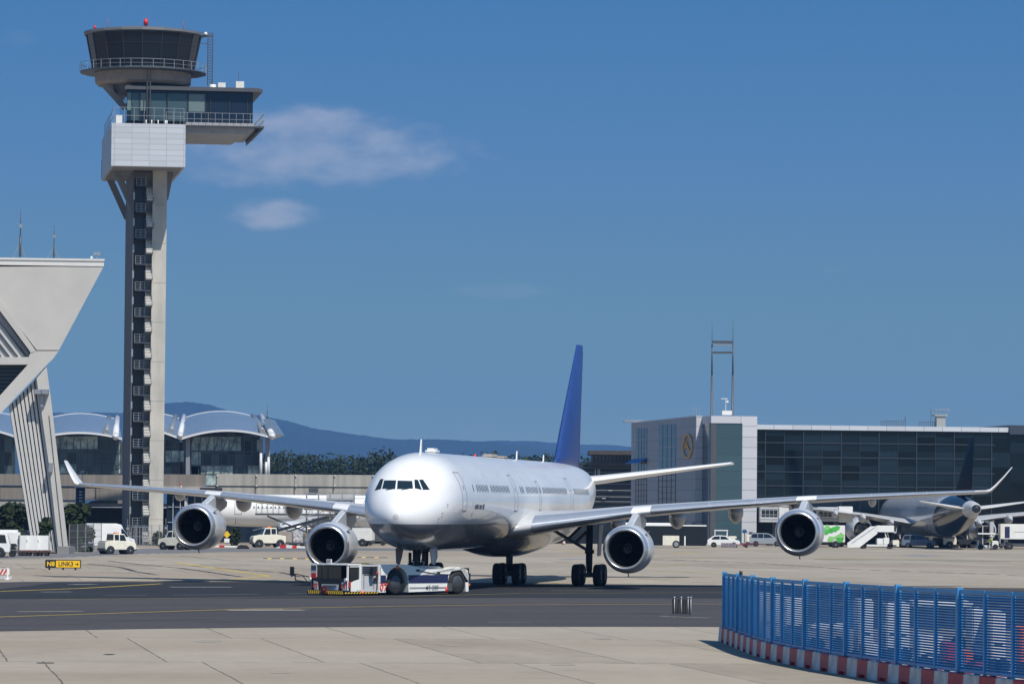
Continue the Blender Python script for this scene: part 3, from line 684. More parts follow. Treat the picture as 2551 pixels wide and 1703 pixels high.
SP1 = dict(fus=FUS1, paint=paint2('jet_white_over_shaded_grey', (.83, .84, .85), (.17, .18, .20), 3.98, .27),  # grey belly paint, darkened to carry ground reflection and shade
    wing=[(1.5, 25.6, 14.2, 3.55, .95, -.035), (2.9, 27.3, 12.2, 3.80, .90, -.03), (5.5, 29.0, 9.9, 4.18, .80, -.02), (9.4, 31.5, 7.9, 4.72, .72, 0), (14.5, 34.9, 6.5, 5.18, .70, .01), (19.3, 38.0, 5.3, 5.58, .70, .02), (25, 41.8, 3.9, 5.93, .68, .03), (30.2, 45.2, 2.75, 6.22, .65, .03)],
    winglet=[(30.2, 45.2, 2.75, 6.22, .65, .03), (30.55, 45.55, 2.45, 6.32, .6, 0, False, .5), (30.85, 46.0, 2.1, 6.62, .55, 0, False, .85), (31.35, 46.8, 1.55, 7.2, .5, 0, False, .85), (31.85, 47.6, .9, 7.85, .45, 0, False, .85)],
    slats=[(3.3, 9.0, METAL_LE), (9.0, 10.1, WHITE), (10.1, 13.5, METAL_LE), (13.52, 16.2, METAL_LE), (16.22, 18.7, METAL_LE), (18.7, 19.9, WHITE), (19.9, 23.2, METAL_LE), (23.22, 26.6, METAL_LE), (26.62, 29.6, METAL_LE)],
    flaps=[(7.2, 4.0, .42), (10.9, 4.2, .5), (14.5, 4.0, .48), (18.2, 3.6, .42), (23.0, 2.6, .26)],
    eng=[(9.3, 26.2, 2.47, 1.5, 4.7), (19.25, 32.5, 3.56, 1.5, 4.7)],
    htp=[(.6, 64.0, 6.6, 6.75, .80, 0), (2.0, 65.2, 5.9, 6.9, .8, 0), (6.5, 67.6, 4.0, 7.55, .75, 0), (11.0, 70.0, 2.3, 8.2, .7, 0)],
    fin=[(57.6, 13.2, 7.75, .40), (59.6, 11.0, 8.5, .62), (61.5, 9.3, 10.2, .66), (69.0, 3.0, 16.6, .66)],
    rudder=[(8.7, 67.6, 70.6, .26), (12, 69.2, 71.1, .17), (16.2, 70.95, 71.85, .075)], rudm=mat('rudder_dark_blue', (.010, .024, .10), .5),
    finm=mat('tail_blue_paint', (.020, .056, .205), .5, spec=.2, coat=.0, var=.08, vscale=1), windows=[], wz=6.05, wh=(.42, .20), doors=[(5.9, 7.0, 4.75, 6.9)], sides=(1,))
SP1['windows'] = wins((9.6, 9.7), (10.9, 14.8), (15.9, 22.6), (26.9, 28.1), (29.3, 33.6), (34.9, 35.2), (36.0, 46.6), (49.7, 57.0))
SP1['doors'] += [(24.2, 25.3, 4.75, 6.9), (34.0, 34.7, 4.8, 6.6), (47.6, 48.7, 4.75, 6.9), (61.3, 62.3, 5.1, 6.9)]
jet, F1, fo1 = airliner('airliner', 'white four-engined airliner with blue tail fin being towed on the taxiway', 'airplane', JL, JR, SP1)
# belly fairing
m = MB(); m.lathe([(23.6, .05), (24.6, .95), (26.5, 1.75), (29, 2.35), (33, 2.75), (38, 2.85), (43, 2.6), (46, 2.0), (48.5, 1.1), (50, .1)], c=(0, 0, 3.55), n=40, squash=lambda t_, q_: q_*.62 if q_ < 0 else q_*.62); m.build('belly_fairing', SP1['paint'], jet)
# gears
gear(jet, 'main_gear', (5.34, 38.7, 0), 4.1, 1.38, True, brace=[((0, -.1, 2.2), (-2.6, -.4, 3.7)), ((-.9, -.2, 2.75), (-.1, .1, 3.6)), ((-1.3, -.2, 3.0), (-.4, -.2, 3.9))])
gear(jet, 'main_gear', (-5.34, 38.7, 0), 4.1, 1.38, True, brace=[((0, -.1, 2.2), (2.6, -.4, 3.7))])
gear(jet, 'centre_gear', (0, 39.7, 0), 2.4, 1.25, True)
for s_ in (-1, 1):
    m = MB(); m.prism([(s_*5.95, 37.9, 1.9), (s_*5.95, 39.2, 1.9), (s_*6.05, 39.5, 3.9), (s_*6.05, 37.5, 3.9)], (s_*.06, 0, 0)); m.build('gear_door', GREY, jet)
ng = gear(jet, 'nose_gear', (0, 6.65, .42), 2.3, .72, False, r=.62, w=.38, brace=[((0, 0, 1.5), (0, 1.5, 2.2)), ((-.4, 0, 1.3), (.4, 0, 1.3)), ((-.3, -.25, 1.0), (.3, -.25, 1.0)), ((.35, -.2, .9), (.42, .1, 1.9)), ((-.35, -.2, .9), (-.42, .1, 1.9))])
for s_ in (-1, 1):
    m = MB(); m.prism([(s_*.95, 5.4, 2.6), (s_*.95, 7.6, 2.6), (s_*1.0, 7.45, 2.1), (s_*.98, 6.6, 1.62), (s_*.98, 5.8, 1.75)], (s_*.06, 0, 0)); m.build('nose_gear_door', GREY, jet)
m = MB(); m.lathe([(-.12, .16), (0, .2), (.1, .2)], c=(.28, 6.35, 1.75), n=16); m.lathe([(-.12, .16), (0, .2), (.1, .2)], c=(-.28, 6.35, 1.75), n=16); m.build('taxi_light', LAMPC, jet)
# antennas, satcom, probes on the crown
m = MB(); m.sm = False
for a, h, c_ in ((7.3, .75, .45), (42, .55, .35), (53.5, .45, .3)): m.prism([(-.03, a, F1.pt(a, math.pi/2).z-.03), (-.03, a+c_, F1.pt(a, math.pi/2).z-.03), (-.03, a+c_*1.05, F1.pt(a, math.pi/2).z+h), (-.03, a+c_*.8, F1.pt(a, math.pi/2).z+h)], (.06, 0, 0)) 
m.build('blade_antenna', WHITE, jet)
m = MB(); m.box(-.32, .32, 10.6, 12.0, 8.0, 8.34); m.build('antenna_fairing', WHITE, jet, bevel=.12)
m = MB(); m.box(-.35, .35, 30.5, 33, 8.02, 8.28); m.box(-.6, .5, 34.5, 36, 8.0, 8.2); m.build('antenna_fairing', mat('satcom_beige', (.42, .38, .33), .5), jet, bevel=.1)
m = MB(); m.lathe([(0, .09), (.1, .08), (.16, .03)], c=(0, 26, 8.05), axis='z', n=12); m.build('beacon', BEACON, jet)
m = MB(); 
for a, z, sd_ in ((2.3, 4.3, 1), (2.6, 4.6, 1), (3.4, 3.9, 1), (3.2, 5.1, 1), (9.5, 3.9, 1), (12, 3.6, 1), (2.3, 4.3, -1)):
    p = F1.at_z(a, z, sd_); q = p+Vector((sd_*.07, -.03, 0)); m.bar(p, q, .03); m.bar(q, q+Vector((0, -.1, 0)), .025)
m.build('pitot_probe', DGREY, jet)
m = MB(); p_ = [(a, z) for a, z in ((8.5, 3.2), (8.9, 3.2), (8.9, 3.4), (8.5, 3.4))]; m.add(surf_poly(F1, p_, 1, .012), [(0, 1, 2, 3)])
for a in (27.5,): 
    pass
m.build('service_hatch', SEAM, fo1, recalc=False)
# small type lettering under the forward door windows
ltr = text('jet_lettering', 'Airbus A340-600', .42, mat('lettering_grey', (.08, .085, .1), .5), jet, Matrix.Translation((0, 0, 0)), .002) if False else None
m = MB(); rnd = random.Random(4); a = 9.7
for ch in 'xxxxxx xxxx-xxx':
    if ch == 'x': m.add(surf_poly(F1, [(a, 4.86), (a+.16, 4.86), (a+.16, 4.86+rnd.choice((.22, .3, .3))), (a, 5.1)], 1, .012), [(0, 1, 2, 3)])
    a += .22
m.build('type_lettering', mat('lettering_grey', (.12, .125, .14), .5), fo1, recalc=False)
# cockpit windows laid on the curved nose
JM = jet.matrix_basis if False else (Matrix.Translation(JL) @ Matrix.Rotation(JR, 4, 'Z')); JI = JM.inverted()
bv = BVHTree.FromPolygons([v.co.copy() for v in fo1.data.vertices], [tuple(p.vertices) for p in fo1.data.polygons])
def on_nose(px, py):
    o_ = JI @ Vector((0, 0, CH)); d = (JI.to_3x3() @ ray(px, py)).normalized(); h = bv.ray_cast(o_, d)
    return h[0], h[1]
SX = 0.0
def cockpit(corners, name='cockpit_window', off=.02, m_=COCK, mirror=False):
    n = 5; g_ = []; ok = True
    for j in range(n+1):
        for i in range(n+1):
            u, v = i/n, j/n; a, b, c, d = corners
            x = (a[0]*(1-u)+b[0]*u)*(1-v)+(d[0]*(1-u)+c[0]*u)*v; y = (a[1]*(1-u)+b[1]*u)*(1-v)+(d[1]*(1-u)+c[1]*u)*v
            h, nn = on_nose(x, y)
            if h is None: return None
            if nn.y > .3: nn = -nn
            q = h+nn*off
            if mirror: q = Vector((-q.x, q.y, q.z))
            g_.append(q)
    mb = MB(); mb.sm = True; mb.add(g_, [(j*(n+1)+i, j*(n+1)+i+1, (j+1)*(n+1)+i+1, (j+1)*(n+1)+i) for j in range(n) for i in range(n)])
    return mb.build(name, m_, fo1, recalc=False)
WS = [[(957.7, 1196.2), (987.3, 1196.2), (984.6, 1217.7), (952.4, 1216.5)], [(990.8, 1196.8), (1026.9, 1197.7), (1029, 1216.5), (989.4, 1217.7)],
      [(1032.3, 1194), (1041.2, 1195), (1050.6, 1219.5), (1033.4, 1215.6)], [(1043.9, 1194.3), (1053.7, 1194.3), (1070.5, 1219.5), (1053.8, 1219.5)]]
for w_ in WS: cockpit(w_)
m = MB()
for (a_, b_) in (((962, 1219), (978, 1216.5)), ((1000, 1219), (1018, 1216))):
    p_, n1 = on_nose(*a_); q_, n2 = on_nose(*b_); m.bar(p_-Vector((0, .05, 0)), q_-Vector((0, .05, 0)), .03)
m.build('wiper', BLACKM, fo1)
m = MB()
for a, z, w, h in ((8.9, 5.0, .3, .3), (9.0, 4.45, .35, .2), (12.6, 4.35, 1.7, .03), (12.6, 3.0, 1.7, .03), (15.4, 6.75, .25, .2), (20.5, 6.8, .25, .2), (29, 6.7, .3, .2), (39.5, 6.9, .3, .2), (7.6, 6.6, .12, .12), (17.8, 4.2, .5, .35)):
    m.add(surf_poly(F1, [(a, z), (a+w, z), (a+w, z+h), (a, z+h)], 1, .008), [(0, 1, 2, 3)])
m.build('access_panel', mat('access_panel_grey', (.60, .61, .63), .35), fo1, recalc=False)
cockpit([(947.9, 1193), (956.0, 1192.6), (949.6, 1217), (934, 1221)])
# ------------------------------------------------------------------ control tower
CONC = mat('tower_concrete', (.50, .475, .42), .85, var=.13, vscale=.5, streak=(1, 1, .35), dirt=(.36, .355, .33))
CONCD = mat('side_concrete', (.22, .22, .22), .85, var=.12, vscale=.5)  # darker copy of the tower concrete, shade put into its tone
def panel_mat(name, c, pw, ph, wv, off=(0, 0), rough=.45, lc=(.34, .36, .39), lw=.06, metal=0.0, vr=(.93, 1.05), spec=.5):
    """cladding panels: joints every pw across and ph up; wv picks the across axis"""
    m = bpy.data.materials.new(name); m.use_nodes = True; nt = m.node_tree; b = nt.nodes['Principled BSDF']; N = nt.nodes.new; L = nt.links.new
    tc = N('ShaderNodeTexCoord'); sx = N('ShaderNodeSeparateXYZ'); L(tc.outputs['Object'], sx.inputs[0])
    def ln(s, per, o):
        a = N('ShaderNodeMath'); a.operation = 'SUBTRACT'; L(s, a.inputs[0]); a.inputs[1].default_value = o
        d = N('ShaderNodeMath'); d.operation = 'DIVIDE'; L(a.outputs[0], d.inputs[0]); d.inputs[1].default_value = per
        f = N('ShaderNodeMath'); f.operation = 'FRACT'; L(d.outputs[0], f.inputs[0])
        q = N('ShaderNodeMath'); q.operation = 'LESS_THAN'; L(f.outputs[0], q.inputs[0]); q.inputs[1].default_value = lw/per; return q.outputs[0], d.outputs[0]
    l1, u = ln(sx.outputs[wv], pw, off[0]); l2, v = ln(sx.outputs['Z'], ph, off[1])
    mm = N('ShaderNodeMath'); mm.operation = 'MAXIMUM'; L(l1, mm.inputs[0]); L(l2, mm.inputs[1])
    fu = N('ShaderNodeMath'); fu.operation = 'FLOOR'; L(u, fu.inputs[0]); fv = N('ShaderNodeMath'); fv.operation = 'FLOOR'; L(v, fv.inputs[0])
    cb = N('ShaderNodeCombineXYZ'); L(fu.outputs[0], cb.inputs[0]); L(fv.outputs[0], cb.inputs[1]); wn = N('ShaderNodeTexWhiteNoise'); wn.noise_dimensions = '2D'; L(cb.outputs[0], wn.inputs['Vector'])
    mr = N('ShaderNodeMapRange'); L(wn.outputs['Value'], mr.inputs[0]); mr.inputs[3].default_value = vr[0]; mr.inputs[4].default_value = vr[1]
    mu = N('ShaderNodeVectorMath'); mu.operation = 'SCALE'; mu.inputs[0].default_value = c; L(mr.outputs[0], mu.inputs['Scale'])
    mx = N('ShaderNodeMix'); mx.data_type = 'RGBA'; L(mm.outputs[0], mx.inputs['Factor']); L(mu.outputs[0], mx.inputs['A']); mx.inputs['B'].default_value = (*lc, 1)
    L(mx.outputs['Result'], b.inputs['Base Color']); b.inputs['Roughness'].default_value = rough; b.inputs['Metallic'].default_value = metal; b.inputs['Specular IOR Level'].default_value = spec; return m
GL_T = mat('tinted_tower_glass', (.006, .012, .020), .06, spec=.3)
GL_G = mat('greenish_glass', (.05, .085, .095), .12, spec=.6); GL_P = mat('pale_blind_glass', (.14, .19, .19), .2); GL_B = mat('blue_dark_glass', (.012, .022, .040), .08, spec=.4)
TA = YAW8
T0 = P(322, 1357, 512); T0.z = 0
tower = thing('control_tower', 'tall concrete air traffic control tower with dark glass cab and offset white box', 'control tower', T0, TA)
TI = (Matrix.Translation(T0) @ Matrix.Rotation(TA, 4, 'Z')).inverted()
def TL(px, py, yl):
    """tower-frame point seen at (px, py) on the local plane y = yl"""
    o_ = TI @ Vector((0, 0, CH)); d = TI.to_3x3() @ ray(px, py); t = (yl-o_.y)/d.y; return o_+d*t
W = TL(411, 900, 0).x          # width of the shaft's front
zt = TL(380, 425, 0).z
SD = 17.5
BF = 6.4; z_box0 = TL(360, 415, -BF).z; z_box1 = TL(360, 308, -BF).z; bx0 = TL(277.5, 360, -BF).x; bx1 = TL(462, 360, -BF).x
rx0, rx1 = .05, W-1.72       # recess for the stair
m = MB(); m.box(rx1, W, 0, SD, 0, zt+1.5); m.box(0, rx1, 2.4, SD, 0, zt+1.5)
shaft = m.build('shaft', CONC, tower)
m = MB(); z = 3.1
while z < zt: m.box(rx1-.01, W+.015, -.015, SD*.5, z, z+.05); z += 3.17*1.5
m.build('pour_joints', mat('joint_grey', (.30, .295, .28), .9), shaft)
m = MB(); m.box(-.03, .08, .05, SD-.5, 0, zt+1.4); m.build('side_wall', mat('shaded_side_concrete', (.105, .11, .12), .8, var=.1, vscale=.5), shaft)  # darker than the shaft: the side's shade is put into the colour
# stair: flights, landings, rails, dark door panels that also paint in the wall's shade
stair = MB(); rail = MB(); tread = MB(); dg = MB(); x_l0, x_l1, x_r0, x_r1 = .35, 1.5, 1.55, rx1+.05
zst = TL(350, 1350, 1).z; per = (TL(350, 545, 1).z-TL(350, 1330, 1).z)/12.06
k = 0; z0 = .3
while z0+per < z_box0+.5:
    dg.box(x_l0-.25, x_l1, 2.2, 2.38, z0+.02, z0+per-.05)
    stair.box(x_l0-.05, x_r1, .0, 2.2, z0+per*.60, z0+per*.60+.13)            # main landing
    stair.box(x_r0-.1, x_r1+.02, -.6, .5, z0, z0+.12)                        # half landing
    for i in range(9):
        f = i/9; y = -.5+.2*i; tread.box(x_r0+.04, x_r1-.02, y-.1, y+.25, z0+.2+f*per*.55, z0+.31+f*per*.55)
    stair.bar((x_r0-.03, -.6, z0+.15), (x_r0-.03, 1.6, z0+per*.6), .06, .25); stair.bar((x_r1, -.6, z0+.15), (x_r1, 1.6, z0+per*.6), .06, .25)
    for zz in (1.1, .8, .5, .25): rail.bar((x_l0-.05, .3, z0+per*.60+zz), (x_r0, .3, z0+per*.60+zz), .04)
    for zz in (1.15, .6): rail.bar((x_r0-.1, -.15, z0+zz), (x_r1+.02, -.15, z0+zz), .035)
    for xx in (x_l0, .95, 1.5): rail.bar((xx, .3, z0+per*.60), (xx, .3, z0+per*.60+1.12), .05)
    rail.bar((x_r1, -.17, z0), (x_r1, -.17, z0+1.5), .06); rail.bar((x_l0-.28, .1, z0+.3), (x_l0-.28, .1, z0+1.2), .12, .2)
    z0 += per; k += 1
explode(stair.build('stair_landing', DSTEEL, tower)); explode(rail.build('stair_railings', STEEL, tower)); explode(tread.build('stair_flight', mat('galvanised_tread', (.72, .71, .66), .6), tower), .5); explode(dg.build('stair_door_shade', mat('door_shade_panel', (.050, .064, .072), .35), tower), .02)
# white clad box (front, sides), open terrace on top
PAN = panel_mat('white_cladding', (.47, .50, .55), (bx1-bx0)/4.28, (z_box1-z_box0)/7.75, 'X', (bx0+.35, z_box0), lw=.07)
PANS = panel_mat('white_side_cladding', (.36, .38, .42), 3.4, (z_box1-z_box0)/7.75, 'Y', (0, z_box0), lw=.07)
BD = 24.5
m = MB(); m.box(bx0, bx1, -BF, -BF+.3, z_box0, z_box1); bo = m.build('box_front', PAN, tower)
m = MB(); m.box(bx0-.003, bx0+.3, -BF+.3, BD-BF, z_box0, z_box1); m.box(bx1-.3, bx1+.003, -BF+.3, BD-BF, z_box0, z_box1); m.build('box_side', PANS, tower)
m = MB(); m.box(bx0+.3, bx1-.3, -BF+.3, BD-BF, z_box0+.05, z_box0+.4); m.box(bx0+.3, bx1-.3, -BF+.3, BD-BF, z_box1-.5, z_box1-.1); m.build('box_floor', CONCD, tower)
m = MB(); m.box(bx0-.02, bx0-.005, 17, 18.2, z_box0+.3, z_box0+2.6); m.build('side_door', BLACKM, tower)
def rails(mb, x0, x1, y0, y1, z, h=1.05, n=8, sides='fblr', w=.045):
    C = [(x0, y0), (x1, y0), (x1, y1), (x0, y1)]
    for i, sd_ in enumerate('frbl'):
        if sd_ not in sides: continue
        a = C[i]; b = C[(i+1) % 4]
        for hz_ in (h, h*.5): mb.bar((*a, z+hz_), (*b, z+hz_), w)
        for j in range(n+1): t = j/n; p = (a[0]+(b[0]-a[0])*t, a[1]+(b[1]-a[1])*t); mb.bar((*p, z), (*p, z+h), w)
m = MB(); rails(m, bx0+.3, bx1-.2, -BF+.1, BD-BF-.4, z_box1, 1.9, 7, 'fl', .05); m.build('terrace_railing', STEEL, tower)
m = MB(); q = TL(296, 300, -3.2); m.box(q.x-.35, q.x+.4, -3.4, -2.6, z_box1, z_box1+1.25); m.build('terrace_cabinet', WHITE2, tower)
m = MB()
for px in (364, 378, 394, 412, 416): q = TL(px, 300, -3.0); m.cyl((q.x, -3, z_box1), (q.x, -3, z_box1+.75), .07, n=8); 
explode(m.build('vent_pipe', WHITE2, tower))
# struts under the box and under the cab
m = MB()
zs = TL(312, 532, 8).z
for y in (2.5, 17): m.bar((bx0+1.0, y, z_box0+.2), (.2, y, zs), .55, .8); m.bar((bx1-1.2, y, z_box0+.2), (W-.1, y, TL(410, 505, 8).z), .55, .8)
q = TL(262, 215, 2); q2 = TL(312, 270, 2); m.bar((q.x, 2, q.z), (q2.x, 2, q2.z), .5, .7)
explode(m.build('brace', CONCD, tower))
# dark office arm
ax0 = TL(316, 260, -1.5).x; ax1 = TL(630, 260, -1.5).x; az0 = TL(500, 312, -1.5).z; az1 = TL(500, 228, -1.5).z
m = MB(); m.box(ax0, ax1, -1.5, 16, az0+.35, az1); arm = m.build('office_arm', GL_B, tower)
for i, (x0, x1, mm) in enumerate(((317, 326, GL_P), (327, 348, GL_G), (350, 363, GL_P), (376, 414, GL_G), (418, 466, GL_G), (470, 511, GL_P), (526, 570, GL_B), (576, 612, GL_B))):
    a = TL(x0, 260, -1.5).x; b = TL(x1, 260, -1.5).x; q = MB(); q.box(a, b, -1.56, -1.5, az0+(1.6 if mm is GL_P else .4), az1-.35); q.build('office_window', mm, arm)
m = MB()
for px in (348, 372, 416, 468, 512, 524, 572, 616): x = TL(px, 260, -1.5).x; m.box(x-.07, x+.07, -1.66, -1.5, az0+.3, az1-.2)
m.build('window_posts', BLACKM, arm)
m = MB(); m.prism([(ax0-.3, -2.4, az1), (ax1+1.1, -2.4, az1), (ax1+1.1, 17, az1), (ax0-.3, 17, az1)], (0, 0, .38)); m.prism([(ax0-.1, -2.2, az1+.38), (ax1+.7, -2.2, az1+.38), (ax1+.7, 16.5, az1+.38), (ax0-.1, 16.5, az1+.38)], (0, 0, .1)); m.build('arm_roof', DGREY, tower)
m = MB(); a = TL(462, 320, -1.5).x; b = TL(622, 320, -1.5).x
m.box(a, ax1+.2, -1.9, 15.5, az0-.55, az0+.3); m.prism([(a, -1.6, az0-.55), (ax1-.6, -1.6, az0-.55), (ax1-1.4, 14, az0-.55), (a, 14, az0-.55)], (0, 0, -.45)); m.build('arm_floor', mat('floor_soffit_grey', (.34, .34, .35), .7, var=.1), tower)
m = MB(); m.box(ax0+.3, ax1+1.3, -2.6, -1.92, az0-.22, az0-.1); m.box(ax1+.2, ax1+1.3, -2.6, 15, az0-.3, az0-.12)
for j in range(4): m.box(ax1+.2+j*.1, ax1+1.2-j*.25, -1.6, 14, az0-.45-j*.22, az0-.35-j*.22)
m.build('balcony', DSTEEL, tower)
m = MB(); rails(m, TL(414, 300, -2.6).x, ax1+1.3, -2.6, 15, az0-.1, 1.5, 14, 'fr', .045); m.build('balcony_railing', STEEL, tower)
# control cab: twelve... sixteen-sided leaning glass, deck and ring
cx = (TL(207, 95, 4).x+TL(508, 95, 4).x)/2; cy = 4.0
rt = (TL(508, 98, 4).x-TL(207, 95, 4).x)/2; rb = (TL(484, 165, 4).x-TL(230, 165, 4).x)/2
zc1 = TL(355, 92, 4).z; zc0 = TL(355, 177, 4).z; zr = TL(355, 84, 4).z
NS = 18
def ring_pts(r, z, n=NS, ph=.1): return [Vector((cx+r*math.cos(2*math.pi*i/n+ph), cy+r*math.sin(2*math.pi*i/n+ph), z)) for i in range(n)]
def frus(mb, r0, z0, r1, z1, n=NS, cap=False):
    A, B = ring_pts(r0, z0, n), ring_pts(r1, z1, n); mb.add(A+B, [(i, (i+1) % n, n+(i+1) % n, n+i) for i in range(n)]+([tuple(range(n))[::-1], tuple(range(n, 2*n))] if cap else []))
m = MB(); frus(m, rb, zc0, rt-.35, zc1, cap=True); cab = m.build('cab_glass', GL_T, tower)
m = MB(); A, B = ring_pts(rb+.03, zc0), ring_pts(rt-.31, zc1)
for a, b in zip(A, B): m.bar(a, b, .10)
A = ring_pts(rb+(rt-.35-rb)*.68+.03, zc0+(zc1-zc0)*.68)
for i in range(NS): m.bar(A[i], A[(i+1) % NS], .05)
m.build('cab_mullions', BLACKM, cab)
m = MB(); frus(m, rt-.25, zc1, rt, zc1+.12); frus(m, rt, zc1+.12, rt-.05, zc1+.42); frus(m, rt-.05, zc1+.42, rt-2.2, zc1+.75, cap=True); frus(m, rt-.25, zc1, .5, zc1+.05); m.build('cab_roof', mat('roof_edge_grey', (.12, .125, .135), .5), tower)
m = MB(); frus(m, rb-.06, zc0-.3, rb+.05, zc0+.05, cap=True); m.build('cab_sill', mat('sill_grey', (.15, .19, .21), .4), tower)
rdk = (TL(521, 205, 4).x-TL(204, 190, 4).x)/2
m = MB(); frus(m, rb-.3, zc0-.42, rdk, zc0-.36); frus(m, rdk, zc0-.36, rdk, zc0-.24); frus(m, rdk, zc0-.24, rb-.2, zc0-.25); m.build('walkway', DSTEEL, tower)
m = MB()
A, B, C_ = ring_pts(rdk-.05, zc0-.24, 36), ring_pts(rdk-.05, zc0+.75, 36), ring_pts(rdk-.05, zc0+.25, 36)
for i in range(36):
    m.bar(A[i], B[i], .05); m.bar(B[i], B[(i+1) % 36], .05); m.bar(C_[i], C_[(i+1) % 36], .03)
m.build('walkway_railing', STEEL, tower)
zg = TL(355, 214, 4).z
m = MB(); frus(m, rb-.75, zg-.1, rb-.32, zg+.25, cap=True); frus(m, rb-.32, zg+.25, rb-.25, zc0-.42); m.build('cab_base_ring', mat('ring_concrete', (.27, .235, .21), .8, var=.12), tower)
m = MB(); frus(m, 3.9, az1-.1, 4.3, zg, cap=True); m.build('cab_neck', DGREY, tower)
# service ladder mast and gantry
q = TL(518, 150, 6); q1 = TL(530, 150, 6); zl0 = TL(524, 212, 6).z; zl1 = TL(524, 82, 6).z
m = MB()
for x in (q.x, q1.x):
    for y in (6, 6.6): m.bar((x, y, zl0), (x, y, zl1), .07)
z = zl0
while z < zl1: m.bar((q.x, 6, z), (q1.x, 6, z), .06); m.bar((q.x, 6.6, z), (q1.x, 6.6, z+.3), .04); z += .33
zz = TL(500, 90, 6).z; xg = TL(484, 90, 6).x
m.bar((xg, 6, zz), (q1.x, 6, zz), .1, .25); m.bar((xg, 6, zz-.9), (q.x, 6, zz-.9), .08); m.bar((xg, 6, zz+.3), (xg, 6, zz-1.0), .1); m.bar((xg, 6, zz+.5), (xg+1.6, 6, zz+.3), .06)
m.build('ladder_mast', DSTEEL, tower)
m = MB(); m.lathe([(0, .01), (.1, .2), (.3, .24), (.45, .1)], c=(TL(512, 88, 6).x, 5.8, TL(512, 88, 6).z-.1), axis='z', n=12); m.build('camera_dome', WHITE2, tower)
m = MB()
for px, y0, y1, w in ((552, 212, 207, .45), (530, 217, 207, .3), (597, 218, 204, .5)):
    a = TL(px, y0, 2); b = TL(px, y1, 2); m.box(a.x-w, a.x+w, 1.5, 2.5, az1+.3, max(b.z, az1+1.0)) if w != .3 else m.cyl((a.x, 2, az1+.3), (a.x, 2, az1+1.2), w+.1, n=12)
m.box(ax0, ax1*.5, 0, 1, az1+.4, az1+.55)
explode(m.build('roof_unit', WHITE2, tower))
m = MB()
for px, y0, y1, w in ((594, 205, 182, .05), (527, 212, 196, .04), (413, 305, 250, .05), (328, 300, 255, .04)): 
    a = TL(px, y0, 2); b = TL(px, y1, 2); m.bar((a.x, -1.8 if px in (413, 328) else 2, min(a.z, az1+.4) if y0 < 250 else z_box1), (a.x, -1.8 if px in (413, 328) else 2, b.z), w)
for px in (366, 374): a = TL(px, 270, -2.5); m.bar((a.x, -2.5, z_box1), (a.x, -2.5, TL(px, 160, -2.5).z), .10)
for i in range(22): 
    zz = z_box1+.3+i*.28; m.bar((TL(366, 270, -2.5).x, -2.5, zz), (TL(374, 270, -2.5).x, -2.5, zz), .03)
explode(m.build('antenna_pole', DSTEEL, tower))
m = MB()
for px, yy, h in ((268, 4, 1.5), (457, 4, 1.6)): a = TL(px, 95, yy); m.cyl((a.x, yy, zc1+.4), (a.x, yy, zc1+.6+h), .05, .03, 8)
explode(m.build('red_white_antenna', mat('dull_red', (.30, .06, .08), .5), tower))
m = MB()
for px, yy in ((236, 4), (363, -2.2)): a = TL(px, 90, yy); m.cyl((a.x, yy, zc1+.35), (a.x, yy, zc1+.75), .1, n=8); m.cyl((a.x, yy, zc1+.75), (a.x, yy, zc1+(1.5 if px > 300 else 1.25)), .30 if px > 300 else .16, .2 if px > 300 else .12, 12)
explode(m.build('obstruction_light', BEACON, tower))
m = MB(); rails(m, .2, rx1-.1, -.6, .2, 0, 2.2, 6, 'f', .06); m.build('stair_gate', STEEL, tower)

# ------------------------------------------------------------------ white hangar with slanting leg (left edge)
PLA = mat('white_render_wall', (.49, .475, .45), .8, var=.06, vscale=.25, dirt=(.44, .43, .41)); CAPW = mat('roof_edge_white', (.64, .63, .61), .6, var=.04)
LOUV = mat('dark_louvre', (.045, .048, .055), .5); RIB = mat('rib_panel', (.50, .50, .49), .6, var=.06); GAP = mat('rib_gap', (.03, .03, .035), .7)
HY = 418.0
hroot = P(165, 1378, HY); hroot.z = 0
hg = thing('hangar', 'white maintenance hangar end with sloping roof edge and slanting ribbed leg', 'hangar', hroot)
HMI = Matrix.Translation(-hroot)
def hb(mb, name, m_, par=None, bevel=0): return mb.build(name, m_, par or hg, bevel) 
def hp(pts, Y, dep): return MB().prism([P(x, y, Y)-hroot for x, y in pts], (-dep*.15, dep, 0))
hb(hp([(-260, 664), (258, 664), (147, 871.5), (91.5, 871.5), (0, 751), (-260, 410)][:5]+[(-260, 751)], HY, 9), 'gable_wall', PLA)
hb(hp([(-260, 641), (259.5, 648), (258.5, 663.5), (-260, 656)], HY-.06, 11), 'roof_edge', CAPW)
hb(hp([(-260, 638), (261, 645), (260, 650), (-260, 643)], HY-.16, 12), 'roof_cap', CAPW)
hb(hp([(0, 746), (-260, 405), (-260, 440), (0, 774), (70, 868), (78, 880), (90, 874)], HY-.15, 8), 'diagonal_beam', PLA)
hb(hp([(90, 873.8), (146, 873.8), (133, 892), (118, 907), (0, 1031), (-260, 1305), (-260, 1250), (0, 985), (71, 906), (71, 890), (76, 879)], HY-.15, 7.5), 'branch_beam', PLA)
hb(hp([(-260, 889), (71, 889), (71, 907.5), (-260, 907.5)], HY-.12, 7), 'tie_beam', PLA)
hb(hp([(-260, 440), (0, 774), (75, 878), (70, 889), (-260, 889)], HY+.35, 3), 'louvre_backing', RIB)
m = MB()
for i in range(16):
    t = i/16; x0 = -250+i*21
    
    # slanted dark blades parallel to the diagonal beam, clipped by it
    xb, yb = x0, 888; xt = xb-150; yt = yb-195
    m.bar(P(xt, yt, HY+.28)-hroot, P(xb, yb, HY+.28)-hroot, .28, .12)
